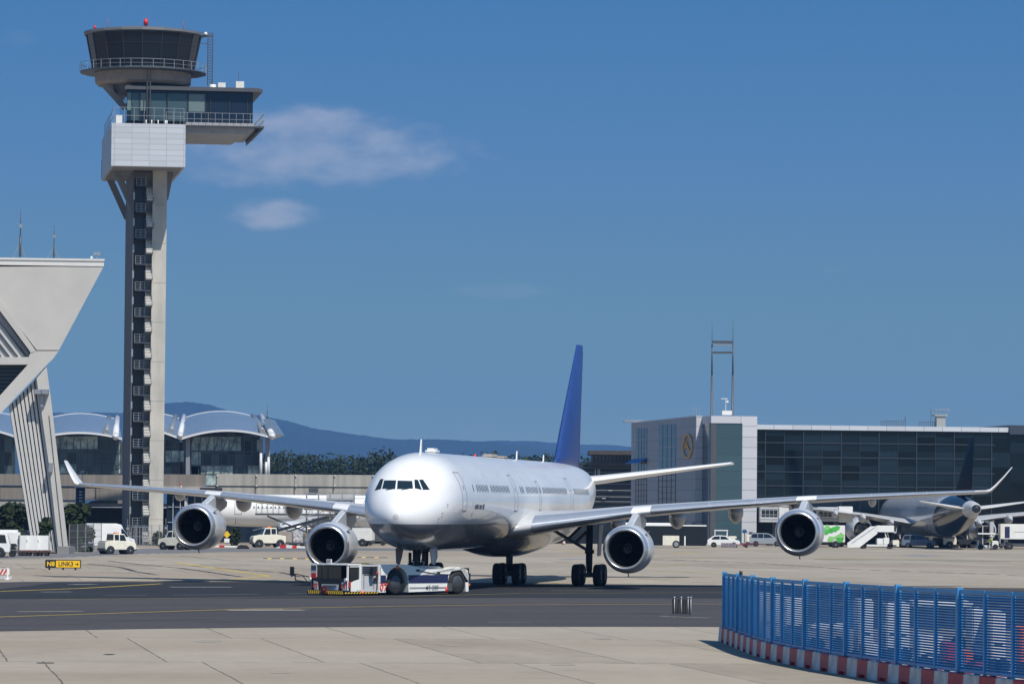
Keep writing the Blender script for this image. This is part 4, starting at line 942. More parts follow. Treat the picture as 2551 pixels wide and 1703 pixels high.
m.bar(P(-5, 772, HY+.2)-hroot, P(70, 882, HY+.2)-hroot, .6, .2)
hb(m, 'louvre_blades', LOUV)
m = MB(); m.prism([P(x, y, HY+2.5)-hroot for x, y in ((-260, 907.5), (72, 907.5), (0, 985), (-260, 1250))], (0, 3, 0)); hb(m, 'glazing', GL_B)
m = MB()
for i in range(9): y = 914+i*9.5; m.bar(P(-260, y, HY+2.3)-hroot, P(68-i*9, y, HY+2.3)-hroot, .12, .12)
hb(m, 'glazing_bars', DGREY)
# the leg: ribbed left part and smooth right part
leg_o = MB(); leg_o.prism([P(x, y, HY+1)-hroot for x, y in ((22, 1012), (95, 938), (150, 1376), (82, 1376))], (0, 6, 0)); lo = hb(leg_o, 'leg_core', GAP)
m = MB()
for i in range(8):
    t0, t1 = i/8+.012, (i+1)/8-.028
    tp = lambda t: (22+(95-22)*t, 1012-(1012-938)*t); bt = lambda t: (82+(150-82)*t, 1376)
    m.prism([P(*tp(t0), HY+.7)-hroot, P(*tp(t1), HY+.7)-hroot, P(*bt(t1), HY+.7)-hroot, P(*bt(t0), HY+.7)-hroot], (0, .28, 0))
hb(m, 'leg_ribs', RIB, hg)
m = MB(); m.prism([P(x, y, HY)-hroot for x, y in ((91, 942), (116, 912), (129, 1010), (171, 1373), (146.5, 1373), (121, 1150))], (-.75, 5, 0)); hb(m, 'leg_face', PLA)
m = MB(); m.bar(P(122, 1035, HY-.03)-hroot, P(158, 1371, HY-.03)-hroot, .07, .06); hb(m, 'leg_joint', LOUV)
m = MB(); a = P(158, 1378, HY)-hroot; m.box(P(146, 1378, HY).x-hroot.x-.1, P(173, 1378, HY).x-hroot.x, -.5, 5, 0, .75); hb(m, 'leg_footing', CONCD)
m = MB()
for x in (95, 113): p = P(x, 976, HY-.5)-hroot; m.box(p.x-.32, p.x+.32, p.y-.5, p.y+.5, p.z-.2, p.z+.25)
m.bar(P(90, 980, HY-.3)-hroot, P(120, 980, HY-.3)-hroot, .12); p = P(105, 985, HY-.2)-hroot; m.bar(p, p+Vector((0, 0, -1.1)), .3)
p = P(126, 1160, HY-.2)-hroot; m.box(p.x-.15, p.x+.2, p.y-.4, p.y+.3, p.z-.6, p.z+.3); explode(hb(m, 'floodlight', STEEL))
def mast(name, label, cat, px, y0, y1, Y, w, group=None, extra=None):
    b = P(px, y0, Y); t = thing(name, label, cat, b); m = MB(); h = P(px, y1, Y).z-b.z
    m.cyl((0, 0, 0), (0, 0, h*.45), w, w*.8, 8); m.cyl((0, 0, h*.45), (0, 0, h), w*.5, w*.25, 8); m.build('pole', DSTEEL, t)
    m = MB(); m.bar((-.7, 0, 0), (0, 0, h*.3), .05); m.bar((.5, .5, 0), (0, 0, h*.3), .05); m.box(-.12, .2, -.12, .12, h*.62, h*.70); explode(m.build('bracket', STEEL, t)); return t
mast('roof_antenna', 'taller lattice aerial on the white hangar roof, near the left edge', 'antenna', 50, 640, 523, HY+4, .13)
mast('roof_antenna', 'shorter thin aerial on the white hangar roof, right of the taller one', 'antenna', 134, 643, 561, HY+4, .09)
t = thing('roof_camera', 'small security camera on the corner of the white hangar roof', 'camera', P(243, 646, HY+3)); m = MB(); m.bar((0, 0, 0), (-.2, 0, .5), .08); m.box(-.4, .3, -.15, .15, .45, .7); m.build('housing', STEEL, t); m = MB(); m.lathe([(0, .14), (.2, .1)], c=(-.6, 0, .1), axis='z', n=10); m.build('dome', WHITE2, t)

# ------------------------------------------------------------------ vaulted station behind
VG = panel_mat('vault_roof_glass', (.14, .20, .29), .8, .30, 'X', (0, 0), rough=.28, lc=(.17, .23, .32), lw=.08)
FG = panel_mat('facade_glass_dark', (.035, .05, .058), 1.3, 2.2, 'X', (0, 0), rough=.14, lc=(.05, .06, .07), lw=.05, vr=(.3, 2.0), spec=.4); FGL = mat('facade_glass_lit', (.34, .42, .40), .3, var=.5, vscale=.9, dirt=(.05, .08, .08)); RIBW = mat('vault_edge_white', (.62, .63, .65), .4)  # FGL: the look of lit panes is put into the glass colour
VY = 690.0
sroot = P(400, 1300, VY); sroot.z = 0
stn = thing('terminal_hall', 'glazed hall with a row of shallow blue vaulted roofs behind the tower', 'terminal building', sroot)
def arc(x0, y0, xc, yc, x1, y1, n=16):
    """parabolic-ish arc through three photo points (quadratic in x)"""
    out = []
    A = np.array([[x*x, x, 1] for x in (x0, xc, x1)], float); c = np.linalg.solve(A, [y0, yc, y1])
    for i in range(n+1): x = x0+(x1-x0)*i/n; out.append((x, c[0]*x*x+c[1]*x+c[2]))
    return out
bays = [((-190, 1088, -60, 1062, 48, 1086), (-170, 1046, -60, 1028, 30, 1040)), ((48, 1086, 90, 1082, 130, 1084), (60, 1040, 90, 1036, 120, 1038)), ((128, 1084, 212, 1078, 304, 1093), (128, 1040, 200, 1030, 288, 1044)), ((404, 1076, 428, 1084, 450, 1093), (404, 1031, 425, 1035, 446, 1042)), ((450, 1093, 568, 1072, 673, 1089), (462, 1040, 558, 1024.5, 640, 1041))]
bays[0] = ((-190, 1088, -80, 1066, 40, 1088), (-180, 1046, -80, 1026, 40, 1036)); del bays[1]
for fr_, bk in bays:
    n = 18; a = [P(x, y, VY)-sroot for x, y in arc(*fr_, n)]; b = [P(x, y, VY+26)-sroot for x, y in arc(*bk, n)]
    mid = [(p+q)/2+Vector((0, 0, .9)) for p, q in zip(a, b)]
    mb = MB(); mb.sm = True; vs = a+mid+b+[v+Vector((0, 0, -.35)) for v in a]+[v+Vector((0, 0, -.35)) for v in b]; N_ = n+1; fs = []
    for i in range(n): fs += [(i, i+1, N_+i+1, N_+i), (N_+i, N_+i+1, 2*N_+i+1, 2*N_+i), (3*N_+i, 4*N_+i, 4*N_+i+1, 3*N_+i+1)]
    mb.add(vs, fs); rf = mb.build('vault_roof', VG, stn)
    mb = MB()
    for i in range(n): mb.bar(a[i], a[i+1], .28, .34); mb.bar(b[i], b[i+1], .22, .25)
    explode(mb.build('roof_edge', RIBW, rf))
for x, y0, y1, w, xt in ((288, 1040, 1084, 20, 292), (449, 1036, 1082, 17, 458), (678, 1036, 1083, 20, 650)):
    a = P(x, y1, VY-1)-sroot; b = P(xt, y0, VY+24)-sroot; mb = MB(); r = w*VY/F/2*.8
    mb.cyl(a, b, r, r*.85, 16); mb.lathe([(0, .05), (.5, r*.7), (1.3, r)], c=a+Vector((0, -1.2, -.25)), n=16); mb.build('ridge_tube', RIBW, stn)
    mb = MB(); mb.cyl(a+Vector((-1.6, 1, .5)), b+Vector((-1.4, 0, 0)), .5, .4, 10); mb.build('gutter', STEEL, stn)
mb = MB(); mb.prism([P(x, y, VY+3)-sroot for x, y in ((673, 1090), (699, 1081), (675, 1043), (655, 1042), (665, 1070))], (0, 12, 0)); mb.build('eave_tip', VG, stn)
mb = MB()
for fr_, bk in bays:
    pts = arc(fr_[0]+4, fr_[1]+3, fr_[2], fr_[3]+4, min(fr_[4], 652)-3, (fr_[5] if fr_[4] < 660 else 1086)+3, 12)
    mb.prism([P(x, y, VY+4)-sroot for x, y in pts]+[P(pts[-1][0], 1200, VY+4)-sroot, P(pts[0][0], 1200, VY+4)-sroot], (0, .5, 0))
explode(mb.build('glass_facade', FG, stn))
mb = MB(); mb.prect(128, 1100, 652, 1200, VY+7, 1.0); mb.v = [tuple(Vector(v)-sroot) for v in mb.v]; mb.build('hall_dark_backing', GAP, stn)  # dark backing added to close the bright gaps between bays
def fpane(x0, y0, x1, y1, m_, nm='facade_pane'):
    mb = MB(); mb.prism([P(x0, y0, VY+3.9)-sroot, P(x1, y0, VY+3.9)-sroot, P(x1, y1, VY+3.9)-sroot, P(x0, y1, VY+3.9)-sroot], (0, .06, 0)); mb.build(nm, m_, stn)
fpane(140, 1086, 243, 1118, FGL); fpane(296, 1098, 303, 1178, FGL); fpane(145, 1155, 190, 1178, FGL); fpane(412, 1122, 458, 1150, FGL); fpane(476, 1088, 600, 1122, FGL); fpane(476, 1124, 500, 1180, FGL); fpane(476, 1160, 580, 1180, FGL); fpane(618, 1158, 645, 1181, FGL); fpane(640, 1095, 646, 1124, FGL); fpane(500, 1183, 538, 1208, FGL)
mb = MB()
for y in (1087, 1124, 1158.5): mb.bar(P(470, y, VY+3.6)-sroot, P(650, y, VY+3.6)-sroot, .12)
for y in (1122, 1149.5, 1158): mb.bar(P(128, y, VY+3.6)-sroot, P(304, y, VY+3.6)-sroot, .10)
for y in (1112, 1150.5): mb.bar(P(404, y, VY+3.6)-sroot, P(464, y, VY+3.6)-sroot, .10)
for x in list(range(132, 303, 17))+[412, 427, 447]+list(range(476, 650, 19)): mb.bar(P(x, 1092, VY+3.6)-sroot, P(x, 1182, VY+3.6)-sroot, .10)
for k in range(6): # roof trusses seen through the glass
    mb.bar(P(480+k*22, 1086, VY+3.7)-sroot, P(474+k*20, 1122, VY+3.7)-sroot, .12); 
mb.build('facade_mullions', DSTEEL, stn)
mb = MB()
for x0, x1, y0 in ((463, 473, 1088), (646, 654, 1092), (661, 672, 1090)): 
    mb.prism([P(x0, y0, VY+2)-sroot, P(x1, y0, VY+2)-sroot, P(x1, 1185, VY+2)-sroot, P(x0, 1185, VY+2)-sroot], (0, 1, 0))
explode(mb.build('column', mat('column_grey', (.22, .23, .26), .6), stn))
mb = MB()
for x, y in ((650, 1128), (663, 1150), (669, 1138)): p = P(x, 1185, VY)-sroot; q = P(x, y, VY)-sroot; mb.cyl(p, q, .25, .2, 8)
explode(mb.build('post', RIBW, stn))
mast('distant_mast', 'thin mast rising above the hill behind the vaulted hall', 'mast', 665.5, 1045, 1005, 1300, .18)

# ------------------------------------------------------------------ concrete parking deck
def streaky(name, c, d): return mat(name, c, .9, var=.16, vscale=1.3, streak=(1, 1, .06), dirt=d)
CW1 = streaky('board_marked_concrete', (.36, .345, .31), (.27, .262, .24)); CW2 = streaky('brown_stained_concrete', (.215, .19, .165), (.16, .145, .13)); 
DY = 560.0
droot = P(700, 1350, DY); droot.z = 0
dk = thing('parking_deck', 'long low concrete parking deck with streaked parapet walls', 'parking deck', droot)
def dslab(name, x0, y0, x1, y1, m_, Y=DY, dep=1.0, par=None):
    mb = MB(); mb.prect(x0, y0, x1, y1, Y, dep); mb.v = [tuple(Vector(v)-droot) for v in mb.v]; return mb.build(name, m_, par or dk)
dslab('parapet', 540, 1182.5, 1260, 1212, CW1); dslab('parapet', 540, 1212.8, 1260, 1262, CW1, DY+.15)
dslab('parapet', 404, 1181, 510, 1211, CW2, DY+1); dslab('parapet', -260, 1180, 310, 1208, CW2, DY+1); dslab('parapet', -260, 1209, 310, 1243, CW2, DY+1.2)
dslab('parapet', -260, 1243, 190, 1262, CW1, DY+1.4); dslab('deck_edge', 540, 1211.3, 1260, 1213.5, GAP, DY+.3)
mb = MB()
for x in range(540, 940, 97): mb.prect(x-1.2, 1182.5, x+.2, 1262, DY-.03, .2)
for x in (0, 90, 240): mb.prect(x-1, 1181, x+.2, 1243, DY+.97, .2)
mb.v = [tuple(Vector(v)-droot) for v in mb.v]; mb.build('wall_joint', mat('wall_joint_grey', (.14, .135, .125), .9), dk)  # dark grey joint lines in the parapet walls
mb = MB()
for x in (541, 639, 737, 834, 929): 
    for y in (1183, 1208): mb.prect(x-1.5, y, x+1.5, y+2.6, DY-.2, .2)
mb.v = [tuple(Vector(v)-droot) for v in mb.v]; explode(mb.build('wall_cap', WHITE2, dk))
dslab('lower_glazing', 415, 1230, 700, 1362, GL_B, DY+1.5); dslab('undercroft', -260, 1262, 420, 1362, GAP, DY+8, 2); dslab('undercroft', 560, 1255, 1700, 1364, mat('deck_shade_blue', (.016, .022, .032), .6, spec=.1, var=.3, vscale=.6), DY+30, 2); dslab('deck_slab', -260, 1255, 1260, 1262.5, CW2, DY+2, 60)  # undercroft tones carry the shade under the deck
dslab('awning', 498, 1214, 552, 1219, GAP, DY-1.5, 2); dslab('lower_parapet', 404, 1211, 540, 1221, CW1, DY+.3)
mb = MB()
for x in range(430, 540, 18): mb.prect(x, 1235, x+1.5, 1350, DY+1.35, .1)
for y in (1262, 1300): mb.prect(418, y, 560, y+1.2, DY+1.3, .1)
mb.prect(459, 1240, 465, 1362, DY+1.2, .2)
mb.v = [tuple(Vector(v)-droot) for v in mb.v]; mb.build('glazing_bars', LGREY, dk)
mb = MB(); mb.prism([P(x, y, DY+4)-droot for x, y in ((225, 1248), (310, 1236), (310, 1262), (205, 1262))], (0, 1, 0)); mb.build('ramp_wall', CW2, dk)
t = thing('vent_tower', 'black cylindrical flue with lamp on top in front of the concrete deck', 'flue', P(200, 1262, DY-6)); mb = MB(); mb.cyl((0, 0, -4), (0, 0, 2.6), .62, n=14); mb.build('flue_pipe', BLACKM, t)
mb = MB(); mb.box(-.75, .75, -.75, .75, 2.5, 2.65); mb.cyl((.2, 0, 2.6), (.25, 0, 4.6), .05, n=6); mb.box(.1, .45, -.1, .1, 4.5, 4.7); [mb.box(-.1, .3, -.66, -.6, .7+i*.4, .85+i*.4) for i in range(4)]; mb.build('flue_cap', STEEL, t)
t = thing('wall_floodlight', 'dark floodlight fixed high on the pale parapet wall', 'floodlight', P(783, 1218, DY-.1)); mb = MB(); mb.box(-.7, .5, -.9, -.2, -.45, .1); mb.bar((.5, 0, .2), (.2, -.5, 0), .1); mb.build('housing', DGREY, t)
t = thing('warning_lamp', 'small red obstruction lamp on a white stand at the deck edge', 'lamp', P(451, 1219, DY-.5)); mb = MB(); mb.cyl((0, 0, 0), (0, 0, .7), .07, n=6); mb.build('stand', WHITE2, t); mb = MB(); mb.cyl((0, 0, .6), (0, 0, .8), .10, n=8); mb.build('lamp', BEACON, t)
# ------------------------------------------------------------------ office and terminal block on the right
B0 = P(1733, 1354, 597); B0.z = 0
BA = R(8.4); BI = (Matrix.Translation(B0) @ Matrix.Rotation(BA, 4, 'Z')).inverted()
blk = thing('office_block', 'light grey clad airport office block with gold ring emblem and green glass stair tower', 'office building', B0, BA)
def BLc(px, py, yl=None, xl=None):
    o_ = BI @ Vector((0, 0, CH)); d = BI.to_3x3() @ ray(px, py); t = (yl-o_.y)/d.y if yl is not None else (xl-o_.x)/d.x; return o_+d*t
zt_ = BLc(1733, 1037, 0).z; xr = BLc(1886, 1100, 0).x; xg0 = BLc(1770, 1100, 0).x; SL = BLc(1573, 1200, xl=0).y
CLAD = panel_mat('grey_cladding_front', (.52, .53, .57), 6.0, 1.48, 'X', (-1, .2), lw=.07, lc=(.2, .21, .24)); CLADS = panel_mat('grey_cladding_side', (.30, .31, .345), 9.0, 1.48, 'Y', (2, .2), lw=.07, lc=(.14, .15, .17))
GT = panel_mat('green_stair_glass', (.045, .085, .105), 30, 2.3, 'X', (-5, 1), rough=.12, lc=(.03, .05, .055), lw=.08)
x_pr = BLc(1785, 1100, -6.5).x; x_gr = BLc(1849, 1100, -6.5).x; xg0 = BLc(1771, 1100, -6.5).x; xr2 = BLc(1886, 1100, -6.5).x; zt2 = BLc(1830, 1036, -6.5).z
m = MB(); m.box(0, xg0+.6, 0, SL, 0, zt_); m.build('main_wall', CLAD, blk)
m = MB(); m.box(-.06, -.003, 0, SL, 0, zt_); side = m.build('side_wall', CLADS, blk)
m = MB(); m.box(-.1, xg0, -.05, SL, zt_, zt_+.12); m.build('roof_coping', LGREY, blk)
# projecting stair tower in green glass with light frame
m = MB(); m.box(xg0+.05, x_gr, -6.5, 5, 0, zt2-1.0); gt = m.build('stair_tower_glass', GT, blk)
m = MB(); m.box(xg0, x_gr+.02, -6.6, 5.1, zt2-1.0, zt2); m.box(x_gr+.02, xr2, -6.5, 5, 0, zt2); m.build('stair_tower_frame', CLAD, blk)
m = MB(); m.box(xg0-.02, xg0+.75, -6.55, -5.6, 0, zt2-1.0); m.build('corner_post', DGREY, blk)
# side windows seen at a glancing angle
for (x0, x1, y0, y1, nm) in ((1585, 1612, 1067, 1180, 'side_window'), (1641, 1684, 1057, 1170, 'side_window')):
    a = BLc(x1, 1100, xl=-.06).y; b = BLc(x0, 1100, xl=-.06).y; xm = (x0+x1)/2; z1_ = BLc(xm, y0, xl=-.06).z; z0_ = BLc(xm, y1, xl=-.06).z
    m = MB(); m.box(-.10, -.07, a, b, z0_, z1_); w_ = m.build(nm, GL_T, blk)
    m = MB()
    for i in range(1, 4): yy = a+(b-a)*i/4; m.box(-.15, -.1, yy-.08, yy+.08, z0_, z1_)
    for i in range(1, 4): zz = z0_+(z1_-z0_)*i/4; m.box(-.14, -.1, a, b, zz-.05, zz+.05)
    m.build('window_bars', GREY, w_)
    m = MB(); yb = BLc(xm, 1250, xl=-.06).z
    for i in range(6): zz = z0_-.8-i*.85; m.box(-.13, -.07, a, b, zz, zz+.1)
    for i in range(5): yy = a+(b-a)*i/4; m.box(-.12, -.07, yy-.1, yy+.1, z0_-5.2, z0_)
    m.build('sun_screen', DGREY, blk)
a = BLc(1612, 1150, xl=-.06).y; b = BLc(1578, 1150, xl=-.06).y; zz = BLc(1590, 1142, xl=-1).z; m = MB(); m.prism([(-.1, a, zz), (-.1, b, zz), (-1.3, b, zz-.7), (-1.3, a, zz-.7)], (0, 0, .08)); m.build('blue_awning', mat('awning_blue', (.05, .20, .48), .6), blk)
# gold ring emblem with a stylised rising bird
GOLD = mat('emblem_gold', (.80, .42, .08), .6, metal=.0)
yc = (BLc(1701, 1110, xl=-.06).y+BLc(1728, 1110, xl=-.06).y)/2; ry = abs(BLc(1707, 1110, xl=-.06).y-BLc(1727, 1110, xl=-.06).y)*.5+.6; zc_ = BLc(1719, 1111, xl=-.06).z; rz_ = BLc(1719, 1080, xl=-.06).z-zc_
m = MB(); n = 40
for i in range(n):
    a0, a1 = 2*math.pi*i/n, 2*math.pi*(i+1)/n; q = []
    for aa, k in ((a0, 1), (a1, 1), (a1, .86), (a0, .86)): q.append(Vector((-.12, yc+math.cos(aa)*ry*k, zc_+math.sin(aa)*rz_*k)))
    m.prism(q, (-.12, 0, 0))
emb = m.build('emblem_ring', GOLD, blk)
m = MB()
for pts in (((.75, -.55), (.1, .05), (-.25, .12), (-.3, -.02)), ((-.05, .1), (-.85, .62), (-.62, .28), (.0, -.05)), ((.1, .1), (-.4, .85), (-.15, .3)), ((-.1, .05), (-.6, -.25), (-.75, -.15), (-.35, .15))):
    m.prism([Vector((-.13, yc-u*ry*.8, zc_+v*rz_*.8)) for u, v in pts], (-.1, 0, 0))
m.build('emblem_bird', GOLD, emb)
m = MB(); q = BLc(1630, 1050, xl=0)
m.box(-1.5, 1.5, SL-2, SL-1, zt_+.1, zt_+.35); m.bar((-1.6, SL-1.5, zt_+.4), (2.2, SL-1.5, zt_+.5), .1)
for i in range(3): m.bar((.6+i*.5, 6, zt_), (.6+i*.5, 6, zt_+1.3), .06)
m.bar((.6, 6, zt_+1.3), (1.6, 6, zt_+1.3), .05); explode(m.build('roof_rail', STEEL, blk))
m = MB(); q = BLc(1806, 1040, 2); m.box(q.x-.6, q.x+.8, 1, 2, zt_+.3, zt_+.9); m.bar((q.x, 1.5, zt_+.3), (q.x, 1.5, zt_+2.6), .06); m.bar((q.x-.7, 1.5, zt_+2.6), (q.x+.3, 1.5, zt_+2.6), .08); m.cyl((q.x+.2, 1.5, zt_+2), (q.x+.2, 1.5, zt_+2.3), .2, n=8); m.build('weather_station', WHITE2, blk)
# dark shutters and stains near the ground on the side wall
for (x0, x1, y0, y1) in ((1610, 1648, 1293, 1318), (1655, 1672, 1292, 1316), (1700, 1708, 1300, 1330), (1724, 1731, 1300, 1318)):
    a = BLc(x1, 1300, xl=-.06).y; b = BLc(x0, 1300, xl=-.06).y; m = MB(); m.box(-.12, -.07, a, b, BLc((x0+x1)/2, y1, xl=0).z, BLc((x0+x1)/2, y0, xl=0).z); m.build('service_opening', BLACKM, blk)
# ---- long dark glass pier
PT = thing('terminal_pier', 'long terminal pier with dark blue glass grid facade and pale roof band', 'terminal building', B0, BA)
zp1 = BLc(1900, 1057.5, 2).z; zp0 = BLc(1900, 1065.5, 2).z; xe = BLc(2512, 1070, 2).x; xend = BLc(2760, 1070, 2).x
GP = panel_mat('pier_dark_glass', (.0045, .009, .014), 2.74, 2.07, 'X', (BLc(1906, 1150, 2).x, .9), rough=.07, lc=(.004, .006, .01), lw=.02, vr=(.15, 2.3), spec=.34)
m = MB(); m.box(xr+.02, xend, 2, 26, 4.2, zp0-.2); pg = m.build('glass_wall', GP, PT)
BAND = panel_mat('pale_roof_band', (.50, .53, .58), 2.72*1.0, 40, 'X', (xr, 0), lw=.07, lc=(.2, .22, .26))
m = MB(); m.box(xr+.02, xe, 1.6, 26, zp0-.2, zp1); m.build('roof_band', BAND, PT)
m = MB(); m.box(xe, xend, 1.2, 26, zp0-.5, zp1+.35); m.build('roof_band_dark', mat('dark_roof_band', (.035, .05, .075), .5), PT)
m = MB(); rows_ = [BLc(1900, y, 2).z for y in (1101.5, 1137.5, 1174, 1209)]
for z in rows_: m.box(xr, xe-2, 1.86, 1.98, z-.07, z+.07)
x = BLc(1906, 1150, 2).x; k = 0
while x < xe-1:
    w_ = .07 if k % 2 == 0 else .03; m.box(x-w_, x+w_, 1.84 if k % 2 == 0 else 1.9, 1.98, 4.2, zp0-.2); x += 2.74; k += 1
m.build('facade_grid', mat('mullion_grey_blue', (.022, .032, .045), .5), PT)
FLK = mat('interior_floor_line', (.03, .05, .055), .5)
m = MB(); m.box(xr+.02, xend, 9, 24, 0, 4.2); m.build('ground_storey', mat('ground_floor_dark', (.012, .016, .022), .5), PT)
m = MB()
for i in range(9): x = xr+4+i*5.5; m.box(x-.3, x+.3, 3.3, 3.95, 0, 4.2)
explode(m.build('pillar', DGREY, PT))  # dark grey paints the recess shade onto the pillars
m = MB(); 
for i in range(7): x = xr+.8+i*1.1; m.box(x, x+.35, 3.4, 3.6, 4.4, 7.2)
explode(m.build('blind_strip', mat('blind_grey', (.22, .25, .29), .6), PT))
m = MB(); random.seed(3)
q0 = BLc(2195, 1050, 10).x; q1 = BLc(2255, 1050, 10).x
for i in range(15): x = q0+(q1-q0)*i/14; m.bar((x, 10, zp1), (x, 10, zp1+.95), .05)
m.bar((q0, 10, zp1+.9), (q1, 10, zp1+1.0), .05); m.bar((q1, 10, zp1), (q1, 10, zp1+1.6), .08)
q0 = BLc(2290, 1050, 10).x; q1 = BLc(2328, 1050, 10).x
for i in range(9): x = q0+(q1-q0)*i/8; m.bar((x, 10, zp1), (x, 10, zp1+.9), .05)
m.bar((q0, 10, zp1+.85), (q1, 10, zp1+.9), .05); q = BLc(2319, 1050, 10).x; m.bar((q, 10, zp1), (q, 10, zp1+2.8), .06); m.bar((q, 10, zp1+2.5), (q+2.6, 10, zp1+2.3), .04)
m.build('roof_railing', DSTEEL, PT)
m = MB(); q = BLc(2342, 1050, 10).x; m.box(q-.65, q+.65, 9.4, 10.6, zp1-.2, zp1+1.9); m.box(q-1.0, q+.9, 9.2, 10.8, zp1+1.7, zp1+1.9)
for dx in (-1.0, -.5, .0, .5, 1.0): m.bar((q+dx*.9, 10, zp1+1.9), (q+dx*1.3, 10, zp1+2.8), .06)
m.bar((q-.6, 10, zp1+2.6), (q+1.4, 10, zp1+2.7), .06); m.box(q+.8, q+2.8, 9.5, 10.5, zp1-.1, zp1+.12); m.build('roof_hut', mat('hut_grey', (.3, .31, .30), .6), PT)

# dark older building between tail and office block
o0 = P(1460, 1350, 690); o0.z = 0
old = thing('concourse', 'dark brown multi storey concourse seen between tail fin and office block', 'terminal building', o0)
def oslab(name, x0, y0, x1, y1, m_, Y=690, dep=12, par=None):
    mb = MB(); mb.prect(x0, y0, x1, y1, Y, dep); mb.v = [tuple(Vector(v)-o0) for v in mb.v]; return mb.build(name, m_, par or old)
BRN = mat('brown_cladding', (.055, .045, .042), .7, var=.15); DBL = mat('dark_blue_glass', (.02, .028, .04), .15, spec=.6, var=.4, vscale=.5)
oslab('roof', 1468, 1122, 1620, 1132, BRN, 688, 16); wb = oslab('upper_windows', 1474, 1132, 1620, 1152, DBL, 691); oslab('floor_band', 1470, 1152, 1620, 1161, BRN, 689.5, 13)
oslab('facade', 1445, 1161, 1620, 1350, mat('charcoal_facade', (.022, .026, .032), .4, var=.3, vscale=.4), 691.5); oslab('side_wing', 1380, 1157, 1474, 1350, mat('side_wing_grey', (.05, .055, .065), .6), 699, 6)
mb = MB()
for y in (1164, 1176, 1190, 1204, 1220, 1236, 1248, 1262): mb.prect(1452, y, 1620, y+1, 691.0, .3)
for x in range(1476, 1600, 9): mb.prect(x, 1133, x+.9, 1151, 690.7, .2)
mb.v = [tuple(Vector(v)-o0) for v in mb.v]; mb.build('cornice_line', GREY, old)
mb = MB()
for x in (1482, 1489, 1493): mb.prect(x, 1168, x+1.6, 1188, 690.8, .3)
for x, y in ((1516, 1220), (1500, 1240), (1462, 1262)): mb.prect(x, y, x+9, y+1.6, 690.6, .3)
mb.v = [tuple(Vector(v)-o0) for v in mb.v]; mb.build('pale_blind', LGREY, old)  # light grey blind strips on the charcoal facade

# twin pole floodlight mast
tm = P(1800, 1300, 640); tm.z = 0
t = thing('floodlight_mast', 'tall twin pole floodlight mast with lamp platform near the top behind the office block', 'light mast', tm)
def tmP(px, py): v = P(px, py, 640)-tm; return v
for x, y1 in ((1773.5, 801), (1825.5, 795)):
    m = MB(); a = tmP(x-.5, 1040); b = tmP(x, 934); c = tmP(x+.3, 858); d = tmP(x+.5, y1); a0 = Vector((a.x, a.y, 0)); m.cyl(a0, b, .20, .17, 10); m.cyl(b, c, .12, .10, 8); m.cyl(c, d, .05, .03, 6); m.build('pole', DSTEEL, t)
m = MB(); a = tmP(1773.5, 852); b = tmP(1826, 852); m.box(a.x, b.x, -.5, .5, a.z-.12, a.z+.2); m.build('lamp_platform', DGREY, t)
m = MB(); a = tmP(1773.5, 878); b = tmP(1826, 878); m.bar(a, b, .2, .3); m.build('cross_beam', DGREY, t)
for px in (1781, 1789, 1797, 1805, 1813, 1820):
    m = MB(); q = tmP(px, 858); m.box(q.x-.16, q.x+.2, -.4, .1, q.z-.15, q.z+.15); m.build('floodlight', STEEL, t)

# trees by the hangar leg, shrub at tower foot, bush by the sign
tree('leafy_tree', 'rounded green tree at the left edge beyond the service carts', 22, 1360, 455, 1245, 46, 21, 1300)
tree('leafy_tree', 'broad dark green tree just right of the slanting hangar leg', 192, 1362, 440, 1238, 44, 22, 1300)
tree('leafy_tree', 'small tree partly in front of the ribbed hangar leg', 114, 1376, 412, 1262, 17, 23, 500, leaf=.28)
def shrub(name, label, px, row, top, halfw, seed, n=260, leaf=.22):
    b = G(px, row); Y = b.y; H = P(px, top, Y).z; w = halfw*Y/F; r = thing(name, label, 'shrub', b); rnd = random.Random(seed)
    m = MB(); [m.bar((0, 0, 0), (rnd.uniform(-.5, .5)*w, rnd.uniform(-.4, .4)*w, H*.7), .05) for _ in range(6)]; m.build('stems', BARK, r)
    m = MB(); clumps(m, (0, 0, H*.5), w, w, H*.5, n, leaf, rnd, shell=.2); m.build('foliage', FOL, r, recalc=False)
shrub('shrub', 'spiky green shrub at the foot of the control tower', 393, 1358, 1322, 15, 31)
shrub('shrub', 'green bush behind the far left engine, beside a yellow sign', 583, 1358, 1312, 18, 32, 420)
shrub('shrub', 'low weeds beside the wire fence right of the hangar leg', 212, 1374, 1362, 22, 33, 160)
# ------------------------------------------------------------------ towbarless aircraft tug
TG = thing('aircraft_tug', 'low white aircraft tug with navy stripe holding the nose wheel of the airliner', 'aircraft tug', (0, 0, 0))
TY = G(1002, 1479); TGA = R(46)   # local x runs from the cab to the rear, local y points away from the camera
tc_ = math.cos(TGA); ts_ = math.sin(TGA)
# cab-end near corner sits at photo x = 866
def tsolve():
    best = None
    A = P(866, 1475.5, 234.9); A.z = 0; return A
TA0 = tsolve(); TG.location = TA0; TG.rotation_euler = (0, 0, TGA)
TMI = (Matrix.Translation(TA0) @ Matrix.Rotation(TGA, 4, 'Z')).inverted()
def tl(px, py, yl=0.0):
    o_ = TMI @ Vector((0, 0, CH)); d = TMI.to_3x3() @ ray(px, py); t = (yl-o_.y)/d.y; return o_+d*t
def tx(px): return tl(px, 1440).x
def tz(px, py): return max(0.0, tl(px, py).z)
TW = 2.95
def side_poly(mb, pts, y0, y1): mb.prism([Vector((tx(x), y0, tz(x, y))) for x, y in pts], (0, y1-y0, 0))
WHT = mat('tug_white', (.80, .80, .78), .3, coat=.3, var=.04, vscale=1.5)
def arch(cx, r, n=9): return [(cx+r*math.cos(math.pi*i/n), r*math.sin(math.pi*i/n)) for i in range(n+1)]
